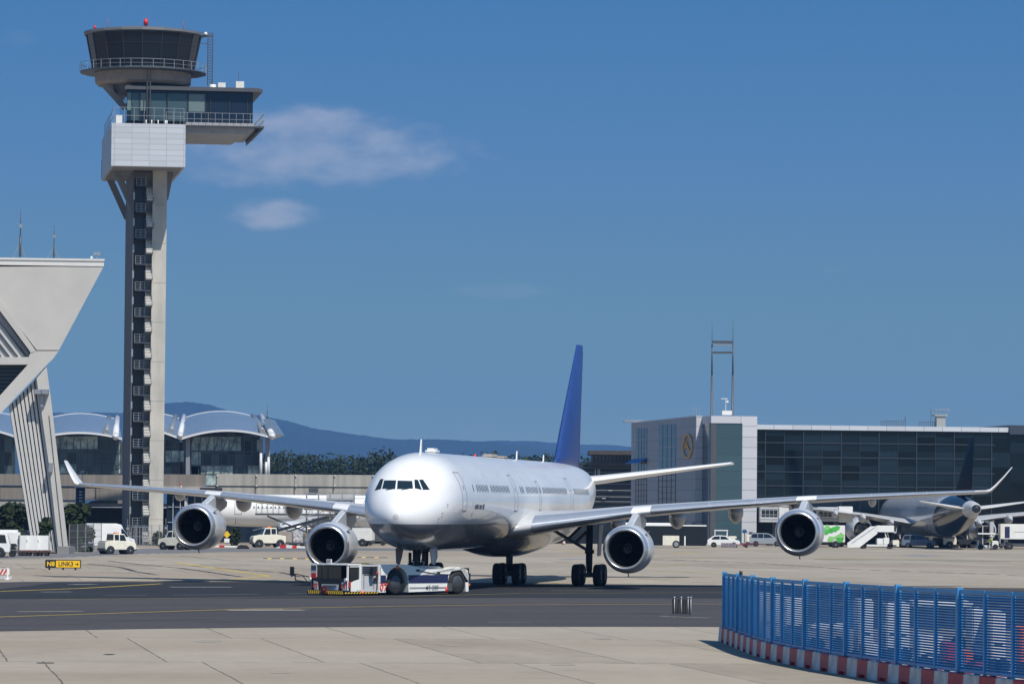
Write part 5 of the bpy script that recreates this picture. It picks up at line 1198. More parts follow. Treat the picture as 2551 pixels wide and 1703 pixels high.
top = [(945, 1405), (1003, 1405), (1022, 1407), (1064, 1417), (1160, 1416.5), (1165, 1420), (1167, 1436)]
def near_side(y0, y1, par, nm):
    m = MB(); x0, x1 = tx(945), tx(1168); R_ = .88; wz = .70; xa, xb = tx(989.5), tx(1143.5)
    # upper shell with two wheel arches cut out
    P2 = [Vector((tx(x), 0, tz(x, y))) for x, y in top]
    lo = []
    zb = tz(1000, 1451)
    for c_ in (xb, xa):
        lo.append((c_+R_*1.0, zb)); lo += [(c_+R_*math.cos(a), wz+R_*math.sin(a)) for a in [math.pi*i/10 for i in range(1, 10)] if wz+R_*math.sin(a) > zb]; lo.append((c_-R_*1.0, zb))
    poly = [(p.x, p.z) for p in P2]+[(x1, zb)]+lo+[(x0, zb)]
    m.prism([Vector((x, y0, z)) for x, z in poly], (0, y1-y0, 0)); body = m.build(nm, WHT, par)
    m = MB(); z0_ = zb-.52
    m.prism([Vector((x, y0+.02, z)) for x, z in ((xa+R_*1.02, zb), (xb-R_*1.02, zb), (xb-R_*1.12, z0_+.06), (xa+R_*1.05, z0_))], (0, y1-y0-.04, 0))
    m.prism([Vector((x, y0+.02, z)) for x, z in ((x0, zb), (xa-R_, zb), (xa-R_, z0_), (x0, z0_))], (0, y1-y0-.04, 0))
    m.prism([Vector((x, y0+.02, z)) for x, z in ((x1-.25, zb), (x1, zb), (x1, z0_), (x1-.22, z0_))], (0, y1-y0-.04, 0)); m.build('lower_skirt', WHT, body)
    if y0 <= 0.001:
        m = MB(); s0, s1 = tz(1000, 1451)+.0, tz(1000, 1431.5)
        xs_ = [(x0+.08, xa-R_*1.0), (xa+R_*1.0, xb-R_*1.0), (xb+R_, x1-.02)]
        for a, b in xs_: m.box(a, b, y0-.012, y0+.05, s0, s1)
        explode(m.build('navy_stripe', NAVY, body))
        m = MB()
        m.bar((xa+R_+.6, y0-.02, tz(1022, 1420)), (xb-R_-.9, y0-.02, tz(1060, 1429)), .02, .035); m.bar((xb-R_-.9, y0-.02, tz(1060, 1429)), (xb-R_+.1, y0-.02, tz(1120, 1430)), .02, .035)
        for px, py in ((1041, 1420), (1092, 1426)): q = tl(px, py); m.box(q.x-.12, q.x+.12, -.03, 0, q.z-.06, q.z+.06)
        m.box(x0+.05, x0+.07, -.02, 0, s1, 1.6); m.bar((xa+R_+.1, -.02, .42), (xb-R_-.2, -.02, .42), .015, .03)
        m.build('panel_gaps', BLACKM, body)
        m = MB(); q = tl(990, 1412); m.lathe([(-.03, .01), (-.025, .11), (0, .11)], c=(q.x, 0, q.z), n=16); m.build('round_sticker', ORANGE, body)
        Mx = lambda px, py: Matrix.Translation((tl(px, py).x, -.03, tl(px, py).z)) @ Matrix.Rotation(math.pi/2, 4, 'X')
        text('fleet_number', '07', .58, mat('lettering_red', (.75, .07, .05), .5), body, Mx(955, 1462), .004, .006)
        text('registration', '15 280', .34, mat('lettering_slate', (.12, .13, .15), .5), body, Mx(1077, 1462), .004)
        m = MB(); q = tl(1064, 1463); m.lathe([(-.02, .01), (-.018, .08), (0, .08)], c=(q.x, 0, q.z), n=12); m.build('registration_dot', BLACKM, body)
    return body
near_side(0.0, .75, TG, 'side_body')
near_side(TW+.35, TW+1.05, TG, 'side_body')
# wheels
for px in (989.5, 1143.5):
    for yy in (.38, TW+.7):
        q = tx(px); wp = bpy.data.objects.new('wheel', None); col.objects.link(wp); wp.parent = TG; wp.location = (q, yy, .70)
        t = MB(); r_ = MB(); wheel(t, r_, (0, 0, 0), .70, .62, (0, 1, 0)); t.build('tyre', BLACK, wp); r_.build('rim', DRIM, wp)
        m = MB(); m.lathe([(-.34, .01), (-.35, .16), (-.3, .34), (-.27, .40)], n=20); m.build('hub', DSTEEL, wp)
xa = tx(945)
m = MB(); m.box(xa, tx(1003), .75, TW+.35, .45, 1.45); m.box(xa+.2, tx(1010), .75, TW+.35, 1.45, 1.5); m.build('engine_deck', LGREY, TG)
m = MB(); m.box(tx(1003), tx(1012), .75, TW+.35, .25, 1.05); m.build('cradle_front', GREY, TG)
m = MB(); m.prism([Vector((x, .7, z)) for x, z in ((tx(1025), 1.42), (tx(1130), 1.42), (tx(1115), 1.60), (tx(1065), 1.63))], (0, .95, 0)); m.build('walkway_plate', STEEL, TG, bevel=.03)
m = MB(); m.box(tx(1012), tx(1080), 1.0, TW+.1, .25, .5); m.box(tx(1048), tx(1056), .8, 1.2, 1.1, 1.65); m.build('wheel_gate', DSTEEL, TG)
m = MB(); m.box(tx(1046), tx(1056), .8, 1.4, 1.35, 1.62); m.build('clamp', RED, TG)
m = MB(); m.cyl((tx(1085), 2.6, .9), (tx(1085), 2.95, .9), .72, n=20); m.build('spare_wheel', BLACK, TG)
m = MB(); m.box(tx(1163), tx(1170), .05, .7, 1.15, 1.5); m.box(tx(1164), tx(1173), 0.02, .2, .7, 1.2); m.build('rear_bumper', BLACKM, TG)
m = MB(); m.box(tx(1169), tx(1171.5), .0, .15, .5, .62); m.build('side_marker', ORANGE, TG)
m = MB(); q = tl(1113, 1462); m.cyl((q.x, .05, .1), (q.x, .05, .45), .10, n=10); m.build('hydraulic_cylinder', RED, TG)
m = MB(); m.box(q.x+.1, q.x+.5, .05, .6, .2, .65); m.build('hydraulic_unit', DGREY, TG)
# grey machinery panel with louvres, then the cab
xp0, xp1 = tx(900), tx(945); zt_ = tz(920, 1405)
m = MB(); m.box(xp0, xp1, .04, TW-.04, .22, zt_-.02); pn = m.build('machinery_housing', LGREY, TG)
m = MB()
for i in range(4): m.box(xp0+.1, xp1-.12, -.0, .05, zt_-.16-i*.11, zt_-.11-i*.11)
m.box(xp0+.22, xp0+.24, 0.02, .045, .35, 1.15); m.bar((xp0+.2, .02, 1.16), (xp0+1.0, .02, 1.16), .02); m.bar((xp0+1.0, .02, .36), (xp0+1.0, .02, 1.16), .02)
m.bar((xp0+1.2, -.02, .3), (xp0+1.25, -.02, 1.2), .04); m.bar((xp0+1.25, -.02, 1.2), (xp0+.9, -.02, .75), .04); m.box(xp0+.95, xp0+1.2, -.06, .04, .78, .98); m.build('panel_louvres', BLACKM, pn)
m = MB(); q = tl(922, 1415); m.box(q.x-.12, q.x+.14, -.35, -.15, 1.1, 1.6); m.bar((q.x, -.25, 1.1), (q.x+.1, 0, .95), .03); m.build('wing_mirror', BLACKM, TG)
m = MB(); m.box(xp0+1.1, xp0+1.3, -.02, .06, 1.2, 1.3); m.build('stop_button', RED, pn)
# cab: local x from 0 to xp0, roof, pillars, door, front
xc = xp0
m = MB(); m.box(-.02, xc+.02, -.02, TW+.02, zt_-.06, zt_+.02); m.build('cab_roof', WHT, TG, bevel=.02)
m = MB(); m.box(.05, xc, .05, TW-.05, .25, .5); m.box(xc-.12, xc, .05, TW-.05, .25, zt_-.08); m.box(.5, 1.1, .4, 1.1, .5, 1.0); m.box(.5, 1.1, 1.8, 2.5, .5, 1.0); m.build('cab_interior', BLACKM, TG)
m = MB()
for x, y, w in ((.04, .06, .09), (xc-.1, .04, .12), (.04, TW-.06, .09)): m.box(x-w/2, x+w/2, y-w/2, y+w/2, .3, zt_-.06)
m.bar((.15, .01, zt_-.12), (xc-.15, .01, zt_-.12), .05); explode(m.build('door_frame', WHT, TG))
m = MB(); m.prism([Vector((x, 0, z)) for x, z in ((.25, .24), (xc-.08, .24), (xc-.08, .92), (.5, .82), (.25, .70))], (0, .06, 0)); m.build('door_panel', WHT, TG)
m = MB(); m.box(.18, xc-.16, .03, .05, .82, zt_-.14); m.build('door_window', GLASSD, TG)
m = MB(); m.box(.0, .03, .55, TW-.45, .55, zt_-.1); m.build('windscreen', GLASSD, TG)
m = MB(); m.box(-.02, 0, 1.55, 1.62, .55, zt_-.08); m.box(-.02, 0, 2.05, 2.1, .8, zt_-.08); m.build('windscreen_bar', BLACKM, TG)
m = MB(); m.box(-.04, .0, TW-.48, TW-.02, zt_-.72, zt_-.04); m.build('front_grille_panel', LGREY, TG)
m = MB()
for i in range(4): m.box(-.06, -.04, TW-.44, TW-.06, zt_-.14-i*.055, zt_-.11-i*.055)
m.build('front_louvres', BLACKM, TG)
m = MB(); m.box(-.08, 0, TW-.45, TW-.1, .95, 1.22); m.build('fire_extinguisher_box', RED, TG)
m = MB(); m.prism([Vector((-.05, y, z)) for y, z in ((.10, .30), (.42, .30), (.46, .72), (.14, .80))], (.04, 0, 0)); m.prism([Vector((-.05, y, z)) for y, z in ((TW-.62, .30), (TW-.30, .30), (TW-.24, .80), (TW-.56, .72))], (.04, 0, 0)); m.prism([Vector((-.05, y, z)) for y, z in ((.75, .30), (TW-.95, .30), (TW-.9, .62), (.7, .62))], (.04, 0, 0)); explode(m.build('front_panel', LGREY, TG))
m = MB(); m.box(-.02, .02, .05, TW-.05, .28, .95); m.build('front_wall', BLACKM, TG)
FM = lambda y, z: Matrix.Translation((-.06, y, z)) @ Matrix.Rotation(-math.pi/2, 4, 'Z') @ Matrix.Rotation(math.pi/2, 4, 'X')
LR = MATS['lettering_red']
for y in (.28, TW-.43): text('front_number', '07', .38, LR, TG, FM(y, .50), .004, .008)
text('front_lettering', 'TOWING', .12, MATS['lettering_slate'], TG, FM(1.38, .50), .004, .004) if False else None
m = MB(); m.box(-.09, -.04, .85, 1.9, .50, .57); m.build('front_nameplate', MATS['lettering_slate'], TG)
# hazard striped bumper, wraps round the cab corner
m = MB(); m.box(-.30, -.02, -.02, TW+.02, .08, .27); bm_ = m.build('bumper', BLACKM, TG)
m = MB(); n = 18
for i in range(n):
    y = i*(TW-.1)/n+.05
    if 1.25 < y < 1.75: continue
    m.prism([Vector((-.312, y, .09)), Vector((-.312, y+.07, .09)), Vector((-.312, y+.15, .265)), Vector((-.312, y+.08, .265))], (.02, 0, 0))
x = -.25
while x < xp1-.2: m.prism([Vector((x, -.035, .12)), Vector((x+.10, -.035, .12)), Vector((x+.18, -.035, .2)), Vector((x+.08, -.035, .2))], (0, .02, 0)); x += .22
explode(m.build('hazard_stripes', YELLOW, bm_), .3)
m = MB(); m.box(-.28, xp1-.1, -.03, .1, .1, .22); m.build('side_sill', BLACKM, TG)
m = MB(); m.box(-.45, -.3, 1.3, 1.7, .1, .5); m.cyl((-.5, 1.5, .3), (-.3, 1.5, .3), .12, n=10); m.build('tow_coupling', mat('dark_red_metal', (.12, .02, .03), .5), TG)
for y, x in ((.08, -.06), (TW-.02, -.1)):
    m = MB(); m.cyl((x-.06, y, .88), (x+.04, y, .88), .10, n=14); m.build('headlight', LAMPC, TG)
m = MB(); m.cyl((.75, -.06, .3), (.75, .02, .3), .02); m.box(.05, .2, -.05, .03, .45, .8); m.build('fender_guard', REDF, TG)
m = MB(); q = tl(903, 1469); m.lathe([(-.05, .02), (0, .12), (.06, .1)], c=(q.x, -.05, .16), n=10); m.build('side_lamp', ORANGE, TG)
# mirror arm on the far front corner
m = MB(); yf = TW+.05
for p, q in (((-.1, yf, 1.0), (-.35, yf+.9, 1.15)), ((-.1, yf, .7), (-.35, yf+.85, .8)), ((-.35, yf+.9, 1.15), (-.35, yf+.85, .8)), ((-.35, yf+.9, 1.1), (-.4, yf+1.15, 1.0)), ((-.1, yf, .6), (-.35, yf+.3, 1.1))): m.bar(p, q, .05)
m.build('mirror_arm', BLACKM, TG)
m = MB(); m.box(-.45, -.35, yf+.95, yf+1.2, 1.05, 1.55); m.build('wing_mirror', BLACKM, TG)
for yy in (.7, TW-.7):
    wp = bpy.data.objects.new('front_wheel', None); col.objects.link(wp); wp.parent = TG; wp.location = (.55, yy, .38); t = MB(); r_ = MB(); wheel(t, r_, (0, 0, 0), .38, .3, (0, 1, 0)); t.build('tyre', BLACK, wp); r_.build('rim', DRIM, wp)
m = MB(); m.box(.0, .25, 1.35, 1.75, zt_+.02, zt_+.04); m.box(.02, .06, 1.35, 1.75, zt_+.04, zt_+.28); m.build('roof_number_board', WHT, TG)
text('roof_number', '03', .22, MATS['lettering_slate'], TG, FM(1.55, zt_+.16) @ Matrix.Translation((0, 0, -.06)), .003)
m = MB(); m.box(xp1+.1, xp1+.35, 1.2, 1.6, 1.5, 1.78); m.build('beacon_box', YELLOW, TG); 
m = MB(); m.box(xp1+.35, xp1+.7, 1.25, 1.6, 1.5, 1.74); m.build('intake_box', GREY, TG)

# ------------------------------------------------------------------ generic airport vehicles
def vehicle(name, label, cat, loc, rz, prof, W, paint, side_glass, wheels, wr=.34, glass=GLASSD, belt=1.0, tumble=.86, group=None, wscreen=None, rscreen=None, head=None, tail=None, extras=None, rimm=RIM):
    """prof: side outline (x forward, z up), extruded to width W; above `belt` it leans in"""
    t = thing(name, label, cat, loc, rz, group); zt = max(z for x, z in prof)
    def yw(z): return W/2*(1 if z <= belt else 1-(1-tumble)*(z-belt)/max(.01, zt-belt))
    mb = MB(); n = len(prof); A = [Vector((x, -yw(z), z)) for x, z in prof]; B = [Vector((x, yw(z), z)) for x, z in prof]
    mb.add(A+B, [tuple(range(n)), tuple(range(n, 2*n))[::-1]]+[(i, n+i, n+(i+1) % n, (i+1) % n) for i in range(n)])
    body = mb.build('body', paint, t, bevel=.045)
    for g_ in side_glass:
        for s_ in (-1, 1):
            mb = MB(); q = [Vector((x, s_*(yw(z)+.008), z)) for x, z in g_]; mb.prism(q, (0, -s_*.02, 0)); mb.build('side_window', glass, body)
    def cross(seg, nm, m_, inset=.10, lift=.012):
        (xa_, za_), (xb_, zb_) = seg; d = Vector((xb_-xa_, 0, zb_-za_)).normalized(); nn = Vector((d.z, 0, -d.x))
        if nn.x*(1 if nm == 'windscreen' else -1) < 0: nn = -nn
        o_ = nn*lift; mb = MB(); mb.prism([Vector((xa_, -yw(za_)+inset, za_))+o_, Vector((xa_, yw(za_)-inset, za_))+o_, Vector((xb_, yw(zb_)-inset, zb_))+o_, Vector((xb_, -yw(zb_)+inset, zb_))+o_], -nn*.02); mb.build(nm, m_, body)
    if wscreen: cross(wscreen, 'windscreen', glass)
    if rscreen: cross(rscreen, 'rear_window', glass)
    for x in wheels:
        for s_ in (-1, 1):
            mb = MB(); mb.cyl((x, s_*(W/2-.30), wr), (x, s_*(W/2+.006), wr), wr*1.16, n=20); mb.build('wheel_arch', BLACKM, body)
            wp = bpy.data.objects.new('wheel', None); col.objects.link(wp); wp.parent = t; wp.location = (x, s_*(W/2-.10), wr)
            a = MB(); b = MB(); wheel(a, b, (0, 0, 0), wr, .24, (0, 1, 0)); a.build('tyre', BLACK, wp); b.build('rim', rimm, wp)
    for lst, nm, m_ in ((head, 'headlight', LAMPC), (tail, 'tail_light', TAILR)):
        if lst:
            x, z, h = lst
            for s_ in (-1, 1): mb = MB(); sx_ = 1 if nm == 'headlight' else -1; mb.box(min(x, x+sx_*.06), max(x, x+sx_*.06), s_*(W/2-.3) if s_ > 0 else -W/2+.05, W/2-.05 if s_ > 0 else -W/2+.3, z, z+h); mb.build(nm, m_, body)
    if extras: extras(t, body)
    return t
def bumper(x0, x1, W, z0, z1, m_=DGREY):
    def f(t, body):
        mb = MB(); mb.box(x1-.1, x1+.05, -W/2+.03, W/2-.03, z0, z1); mb.build('front_bumper', m_, body)
        mb = MB(); mb.box(x0-.05, x0+.1, -W/2+.03, W/2-.03, z0, z1); mb.build('rear_bumper', m_, body)
        mb = MB(); mb.box(x1-.02, x1+.055, -W/2+.35, W/2-.35, z1+.08, z1+.24); mb.build('grille', BLACKM, body)
    return f
VANP = [(-2.9, .35), (2.85, .35), (2.95, .75), (2.85, 1.05), (2.15, 1.25), (1.35, 2.15), (1.1, 2.62), (.4, 2.75), (-2.7, 2.75), (-2.9, 2.6)]
HATCHP = [(-2.05, .28), (2.0, .28), (2.12, .5), (2.1, .78), (1.85, .92), (1.15, 1.03), (.35, 1.48), (-.5, 1.56), (-1.3, 1.50), (-1.85, 1.12), (-2.1, .95), (-2.12, .5)]
MPVP = [(-2.2, .3), (2.2, .3), (2.3, .55), (2.25, .85), (1.95, .98), (1.3, 1.12), (.45, 1.68), (-.2, 1.78), (-1.9, 1.76), (-2.15, 1.35), (-2.25, .95), (-2.27, .5)]
def van(loc, rz, label, paint=WHITE, k=1.0, group=None, lamps=True, nm='van'):
    pr = [(x*k, z*k) for x, z in VANP]
    return vehicle(nm, label, 'van', loc, rz, pr, 2.0*k, paint, [[(1.0*k, 1.35*k), (1.95*k, 1.35*k), (1.25*k, 2.15*k), (1.0*k, 2.2*k)]], (-1.75*k, 2.0*k), .36*k, wscreen=((2.1*k, 1.30*k), (1.38*k, 2.12*k)), rscreen=((-2.9*k, 1.5*k), (-2.9*k, 2.3*k)) if lamps else None, belt=1.3*k, head=(2.82*k, .85*k, .2*k), tail=(-2.9*k, 1.0*k, .5*k), extras=bumper(-2.9*k, 2.9*k, 2.0*k, .3*k, .6*k), group=group)
def hatch(loc, rz, label, paint=WHITE, group=None):
    return vehicle('car', label, 'car', loc, rz, HATCHP, 1.78, paint, [[(.75, 1.03), (.25, 1.40), (-.42, 1.47), (-.42, 1.03)], [(-.5, 1.03), (-.5, 1.47), (-1.2, 1.42), (-1.62, 1.12), (-1.5, 1.03)]], (-1.28, 1.32), .32, wscreen=((1.10, 1.06), (.38, 1.46)), rscreen=((-1.82, 1.15), (-1.33, 1.48)), belt=.98, tumble=.8, head=(2.0, .68, .14), tail=(-2.08, .85, .15), extras=bumper(-2.12, 2.1, 1.7, .3, .5, paint), group=group)
def mpv(loc, rz, label, paint, group=None):
    return vehicle('car', label, 'car', loc, rz, MPVP, 1.85, paint, [[(.95, 1.15), (.4, 1.58), (-.3, 1.68), (-.3, 1.12)], [(-.38, 1.12), (-.38, 1.68), (-1.1, 1.67), (-1.1, 1.12)], [(-1.18, 1.12), (-1.18, 1.67), (-1.85, 1.64), (-2.02, 1.35), (-1.9, 1.15)]], (-1.4, 1.45), .33, wscreen=((1.25, 1.15), (.5, 1.66)), rscreen=((-2.2, 1.2), (-1.95, 1.7)), belt=1.05, tumble=.86, head=(2.15, .72, .16), tail=(-2.22, .95, .3), extras=bumper(-2.25, 2.25, 1.8, .3, .55, paint), group=group)
TUGP = [(-1.75, .45), (1.7, .45), (1.78, .7), (1.7, 1.15), (.75, 1.32), (.45, 2.05), (-.75, 2.08), (-.8, 1.35), (-1.75, 1.25)]
def btug(loc, rz, label, paint=CREAM, k=1.0, group=None, beac=True):
    def ex(t, body):
        bumper(-1.75*k, 1.75*k, 1.7*k, .35*k, .6*k)(t, body)
        mb = MB(); mb.box(-.3*k, .1*k, -.2*k, .2*k, 2.07*k, 2.2*k); mb.build('beacon', ORANGE if beac else WHITE2, body)
        mb = MB(); mb.box(-1.7*k, -.8*k, -.6*k, .6*k, 1.25*k, 1.32*k); mb.build('load_bed', DGREY, body)
    pr = [(x*k, z*k) for x, z in TUGP]
    return vehicle('baggage_tractor', label, 'baggage tractor', loc, rz, pr, 1.7*k, paint, [[(.62*k, 1.36*k), (.40*k, 1.95*k), (-.10*k, 1.97*k), (-.10*k, 1.36*k)], [(-.2*k, 1.40*k), (-.2*k, 1.97*k), (-.68*k, 1.97*k), (-.68*k, 1.40*k)]], (-1.15*k, 1.1*k), .40*k, wscreen=((.73*k, 1.38*k), (.47*k, 2.0*k)), rscreen=((-.80*k, 1.42*k), (-.75*k, 1.98*k)), belt=1.3*k, tumble=.9, head=(1.62*k, .85*k, .18*k), extras=ex, rimm=RIM, group=group)
def boxbody(t, nm, x0, x1, y0, y1, z0, z1, m_, bevel=.03): mb = MB(); mb.box(x0, x1, y0, y1, z0, z1); return mb.build(nm, m_, t, bevel=bevel)
def dolly_wheels(t, xs_, W, r=.22, m_=BLACK):
    for x in xs_:
        for s_ in (-1, 1): mb = MB(); mb.cyl((x, s_*(W/2-.1), r), (x, s_*(W/2+.05), r), r, n=14); mb.build('wheel', m_, t)

# left side: service vehicles along the road by the hangar
van(G(270, 1366.5), R(46), 'white high roof van parked behind the small cream tractor', WHITE, 1.02)
btug(G(291, 1379.5), R(33), 'cream baggage tractor with dark rear screen driving beside the control tower', CREAM, .98)
btug(G(437, 1368.5), R(150), 'cream baggage tractor half hidden behind the far left engine', CREAM, 1.0)
# white truck cut by the left edge
def cab_truck(name, label, loc, rz, paint, L_=6.5, bh=2.6, boxm=WHITE2, cat='truck', W=2.3, cabh=2.3, gap=.0, boxz=.95, extra=None):
    t = thing(name, label, cat, loc, rz)
    mb = MB(); mb.prism([Vector((x, -W/2, z)) for x, z in ((1.2, .45), (3.0, .45), (3.05, 1.1), (2.8, cabh-.2), (2.5, cabh), (1.2, cabh))], (0, W, 0)); cb = mb.build('cab', paint, t, bevel=.07)
    for s_ in (-1, 1): mb = MB(); mb.prism([Vector((x, s_*(W/2+.006), z)) for x, z in ((1.5, 1.3), (2.75, 1.3), (2.6, cabh-.25), (1.5, cabh-.2))], (0, -s_*.02, 0)); mb.build('side_window', GLASSD, cb)
    mb = MB(); mb.prism([Vector((3.06, -W/2+.12, 1.2)), Vector((3.06, W/2-.12, 1.2)), Vector((2.82, W/2-.12, cabh-.25)), Vector((2.82, -W/2+.12, cabh-.25))], (-.02, 0, 0)); mb.build('windscreen', GLASSD, cb)
    mb = MB(); mb.box(-L_+3, 1.2, -W/2+.3, W/2-.3, .45, .8); mb.build('chassis', DGREY, t)
    if boxm: boxbody(t, 'box_body', -L_+3, 1.1-gap, -W/2, W/2, boxz, boxz+bh, boxm)
    for x in (2.1, -L_+4.2):
        for s_ in (-1, 1):
            wp = bpy.data.objects.new('wheel', None); col.objects.link(wp); wp.parent = t; wp.location = (x, s_*(W/2-.12), .42); a = MB(); b = MB(); wheel(a, b, (0, 0, 0), .42, .28, (0, 1, 0)); a.build('tyre', BLACK, wp); b.build('rim', RIM, wp)
            mb = MB(); mb.cyl((x, s_*(W/2-.4), .45), (x, s_*(W/2+.006), .45), .5, n=18); mb.build('wheel_arch', BLACKM, cb if x > 0 else t)
    if extra: extra(t)
    return t
cab_truck('service_truck', 'white service truck with rounded cabin cut by the left edge of the photo', G(-58, 1387), R(4), WHITE, 4.6, 1.6, None)
t = thing('toilet_cart', 'tall rounded white service trailer with ladder in front of the carts at far left', 'trailer', G(20, 1386.5), R(4))
boxbody(t, 'tank_body', -1.0, 1.1, -.9, .9, .95, 2.5, WHITE, .22); boxbody(t, 'lower_locker', -1.0, .2, -.85, .85, .35, .95, WHITE2); dolly_wheels(t, (-.6, .4), 1.7, .3)
mb = MB(); [mb.box(.3, .75, -.92, -.86, .35+i*.32, .6+i*.32) for i in range(3)]; mb.build('step_opening', GLASSD, t); mb = MB(); mb.box(.95, 1.08, -.95, -.9, .4, 2.0); mb.build('side_post', DGREY, t)
for i, (x0, x1, lab) in enumerate(((48.5, 67, 'white container on a baggage dolly, leftmost of three in the row by the leg'), (67.5, 95, 'white container on a baggage dolly, middle one of the row by the leg'), (95.5, 122, 'white container on a baggage dolly, rightmost beside the slanting leg'))):
    c = G((x0+x1)/2, 1384); Y = c.y; w = (x1-x0)*Y/F; t = thing('container_dolly', lab, 'baggage dolly', c, 0)
    boxbody(t, 'container', -w/2, w/2, -.85, .85, .55, P(80, 1333, Y).z, WHITE, .02); mb = MB(); mb.box(-w/2-.1, w/2+.15, -.8, .8, .36, .5); mb.bar((w/2, 0, .4), (w/2+.6, 0, .3), .08); mb.build('dolly_frame', mat('rusty_frame', (.12, .05, .04), .7), t); dolly_wheels(t, (-w*.32, w*.3), 1.5, .2)
    mb = MB(); mb.box(-w/2+.06, -w/2+.1, -.87, -.85, 1.3, 1.5); mb.build('latch', DGREY, t)
t = thing('parked_car', 'dark blue car roof showing behind the white container dollies', 'car', G(58, 1366), 0); vm = MB(); vm.prism([Vector((x, -.9, z)) for x, z in ((-2.2, .3), (2.2, .3), (2.2, 1.1), (1.3, 1.5), (.6, 2.0), (-1.1, 2.0), (-2.0, 1.4))], (0, 1.8, 0)); vm.build('body', mat('dark_blue_car', (.02, .03, .055), .3, coat=.5), t, bevel=.15); dolly_wheels(t, (-1.4, 1.4), 1.8, .33)

# wire fence, poles
def wfence(name, label, p0, p1, h, n, nw=4):
    a = G(*p0); b = G(*p1); t = thing(name, label, 'fence', a); d = b-a; 
    for i in range(n+1): m = MB(); q = d*(i/n); m.bar(q, q+Vector((0, 0, h)), .08); m.build('post', STEEL, t)
    m = MB()
    for k in range(nw+1): z = h*(.08+.9*k/nw); m.bar(Vector((0, 0, z)), d+Vector((0, 0, z)), .03)
    L_ = d.length; 
    for i in range(int(L_/.5)): q = d*(i*.5/L_); m.bar(q+Vector((0, 0, .1)), q+Vector((0, 0, h-.1)), .018)
    m.build('wire_mesh', STEEL, t)
wfence('wire_fence', 'wire mesh fence between the hangar leg and the weeds', (172, 1377), (252, 1372), 2.9, 4)
wfence('wire_fence', 'wire mesh fence with gate in front of the control tower stairs', (318, 1361), (416, 1359), 2.5, 5, 3)
mast('light_pole', 'thin grey pole standing left of the tower foot', 'pole', 316.5, 1362, 1292, 500, .16); mast('light_pole', 'thin grey pole standing right of the tower foot', 'pole', 412.5, 1362, 1290, 500, .16)
mast('light_pole', 'short lamp post in front of the white fuselage behind the left wing', 'lamp post', 586.5, 1345, 1288, 520, .14)
# guidance sign
SY = G(155, 1419); t = thing('taxiway_sign', 'yellow and black taxiway sign reading N8 LINK3 with an arrow', 'sign', SY)
sw = lambda px: P(px, 1400, SY.y).x-SY.x; sz = lambda py: P(155, py, SY.y).z
x0, xm, x1 = sw(112.5), sw(139.5), sw(201); z0, z1 = sz(1415), sz(1393.5); z0 = max(z0, .14)
boxbody(t, 'sign_box', x0, x1, 0, .35, z0, z1, BLACKM, .02)
m = MB(); m.box(xm, x1-.05, -.015, 0, z0+.06, z1-.06); m.build('yellow_face', mat('sign_yellow', (.85, .52, .01), .45), t)
m = MB(); [m.box(x-.06, x+.06, .1, .25, 0, z0) for x in (x0+.3, (x0+x1)/2, x1-.4)]; explode(m.build('leg', BLACKM, t))
XM = lambda x, z, s_=1: Matrix.Translation((x, -.022, z)) @ Matrix.Rotation(math.pi/2, 4, 'X') @ Matrix.Diagonal((s_, 1, 1, 1))
zc_ = (z0+z1)/2-.01
text('sign_text', 'N8', .46, mat('sign_text_yellow', (.85, .55, .02), .5), t, XM((x0+xm)/2+.02, zc_), .004, .012); text('sign_text', 'LINK3', .45, BLACKM, t, XM(xm+(x1-xm)*.40, zc_, .93), .004, .008)
m = MB(); xa_, xb_ = xm+(x1-xm)*.77, xm+(x1-xm)*.91; m.box(xa_, xb_, -.03, -.015, zc_-.02, zc_+.02); m.bar((xb_, -.022, zc_), (xb_-.1, -.022, zc_+.1), .015, .04); m.bar((xb_, -.022, zc_), (xb_-.1, -.022, zc_-.1), .015, .04); m.build('sign_arrow', BLACKM, t)
# striped board at the left edge
b = G(6, 1443); t = thing('barrier_board', 'red and white striped barrier board on a white stand at the left edge', 'barrier', b); Y = b.y; q = lambda px, py: (P(px, py, Y).x-b.x, P(px, py, Y).z)
(xa_, za_), (xb_, zb_) = q(-30, 1430), q(24, 1416); m = MB(); m.box(xa_, xb_, -.03, .03, za_, zb_); m.build('board', WHITE2, t)
m = MB()
for i in range(7): x = xa_+i*.24; m.prism([Vector((x, -.04, za_)), Vector((x+.12, -.04, za_)), Vector((x+.32, -.04, zb_-.02)), Vector((x+.20, -.04, zb_-.02))], (0, .005, 0)) if x+.32 < xb_ else None
m.build('red_stripes', RED, t)
xp_ = q(19, 1440)[0]; boxbody(t, 'stand_post', xp_-.05, xp_+.05, -.08, .02, 0, zb_+.08, WHITE, .01); boxbody(t, 'stand_rail', xa_, xb_+.15, -.04, .02, za_-.3, za_-.1, LGREY, .01); boxbody(t, 'top_rail', xa_, xb_, -.04, .02, zb_, zb_+.07, LGREY, .01); boxbody(t, 'stand_foot', xp_-.15, xp_+.15, -.3, .3, 0, .05, WHITE, .01)

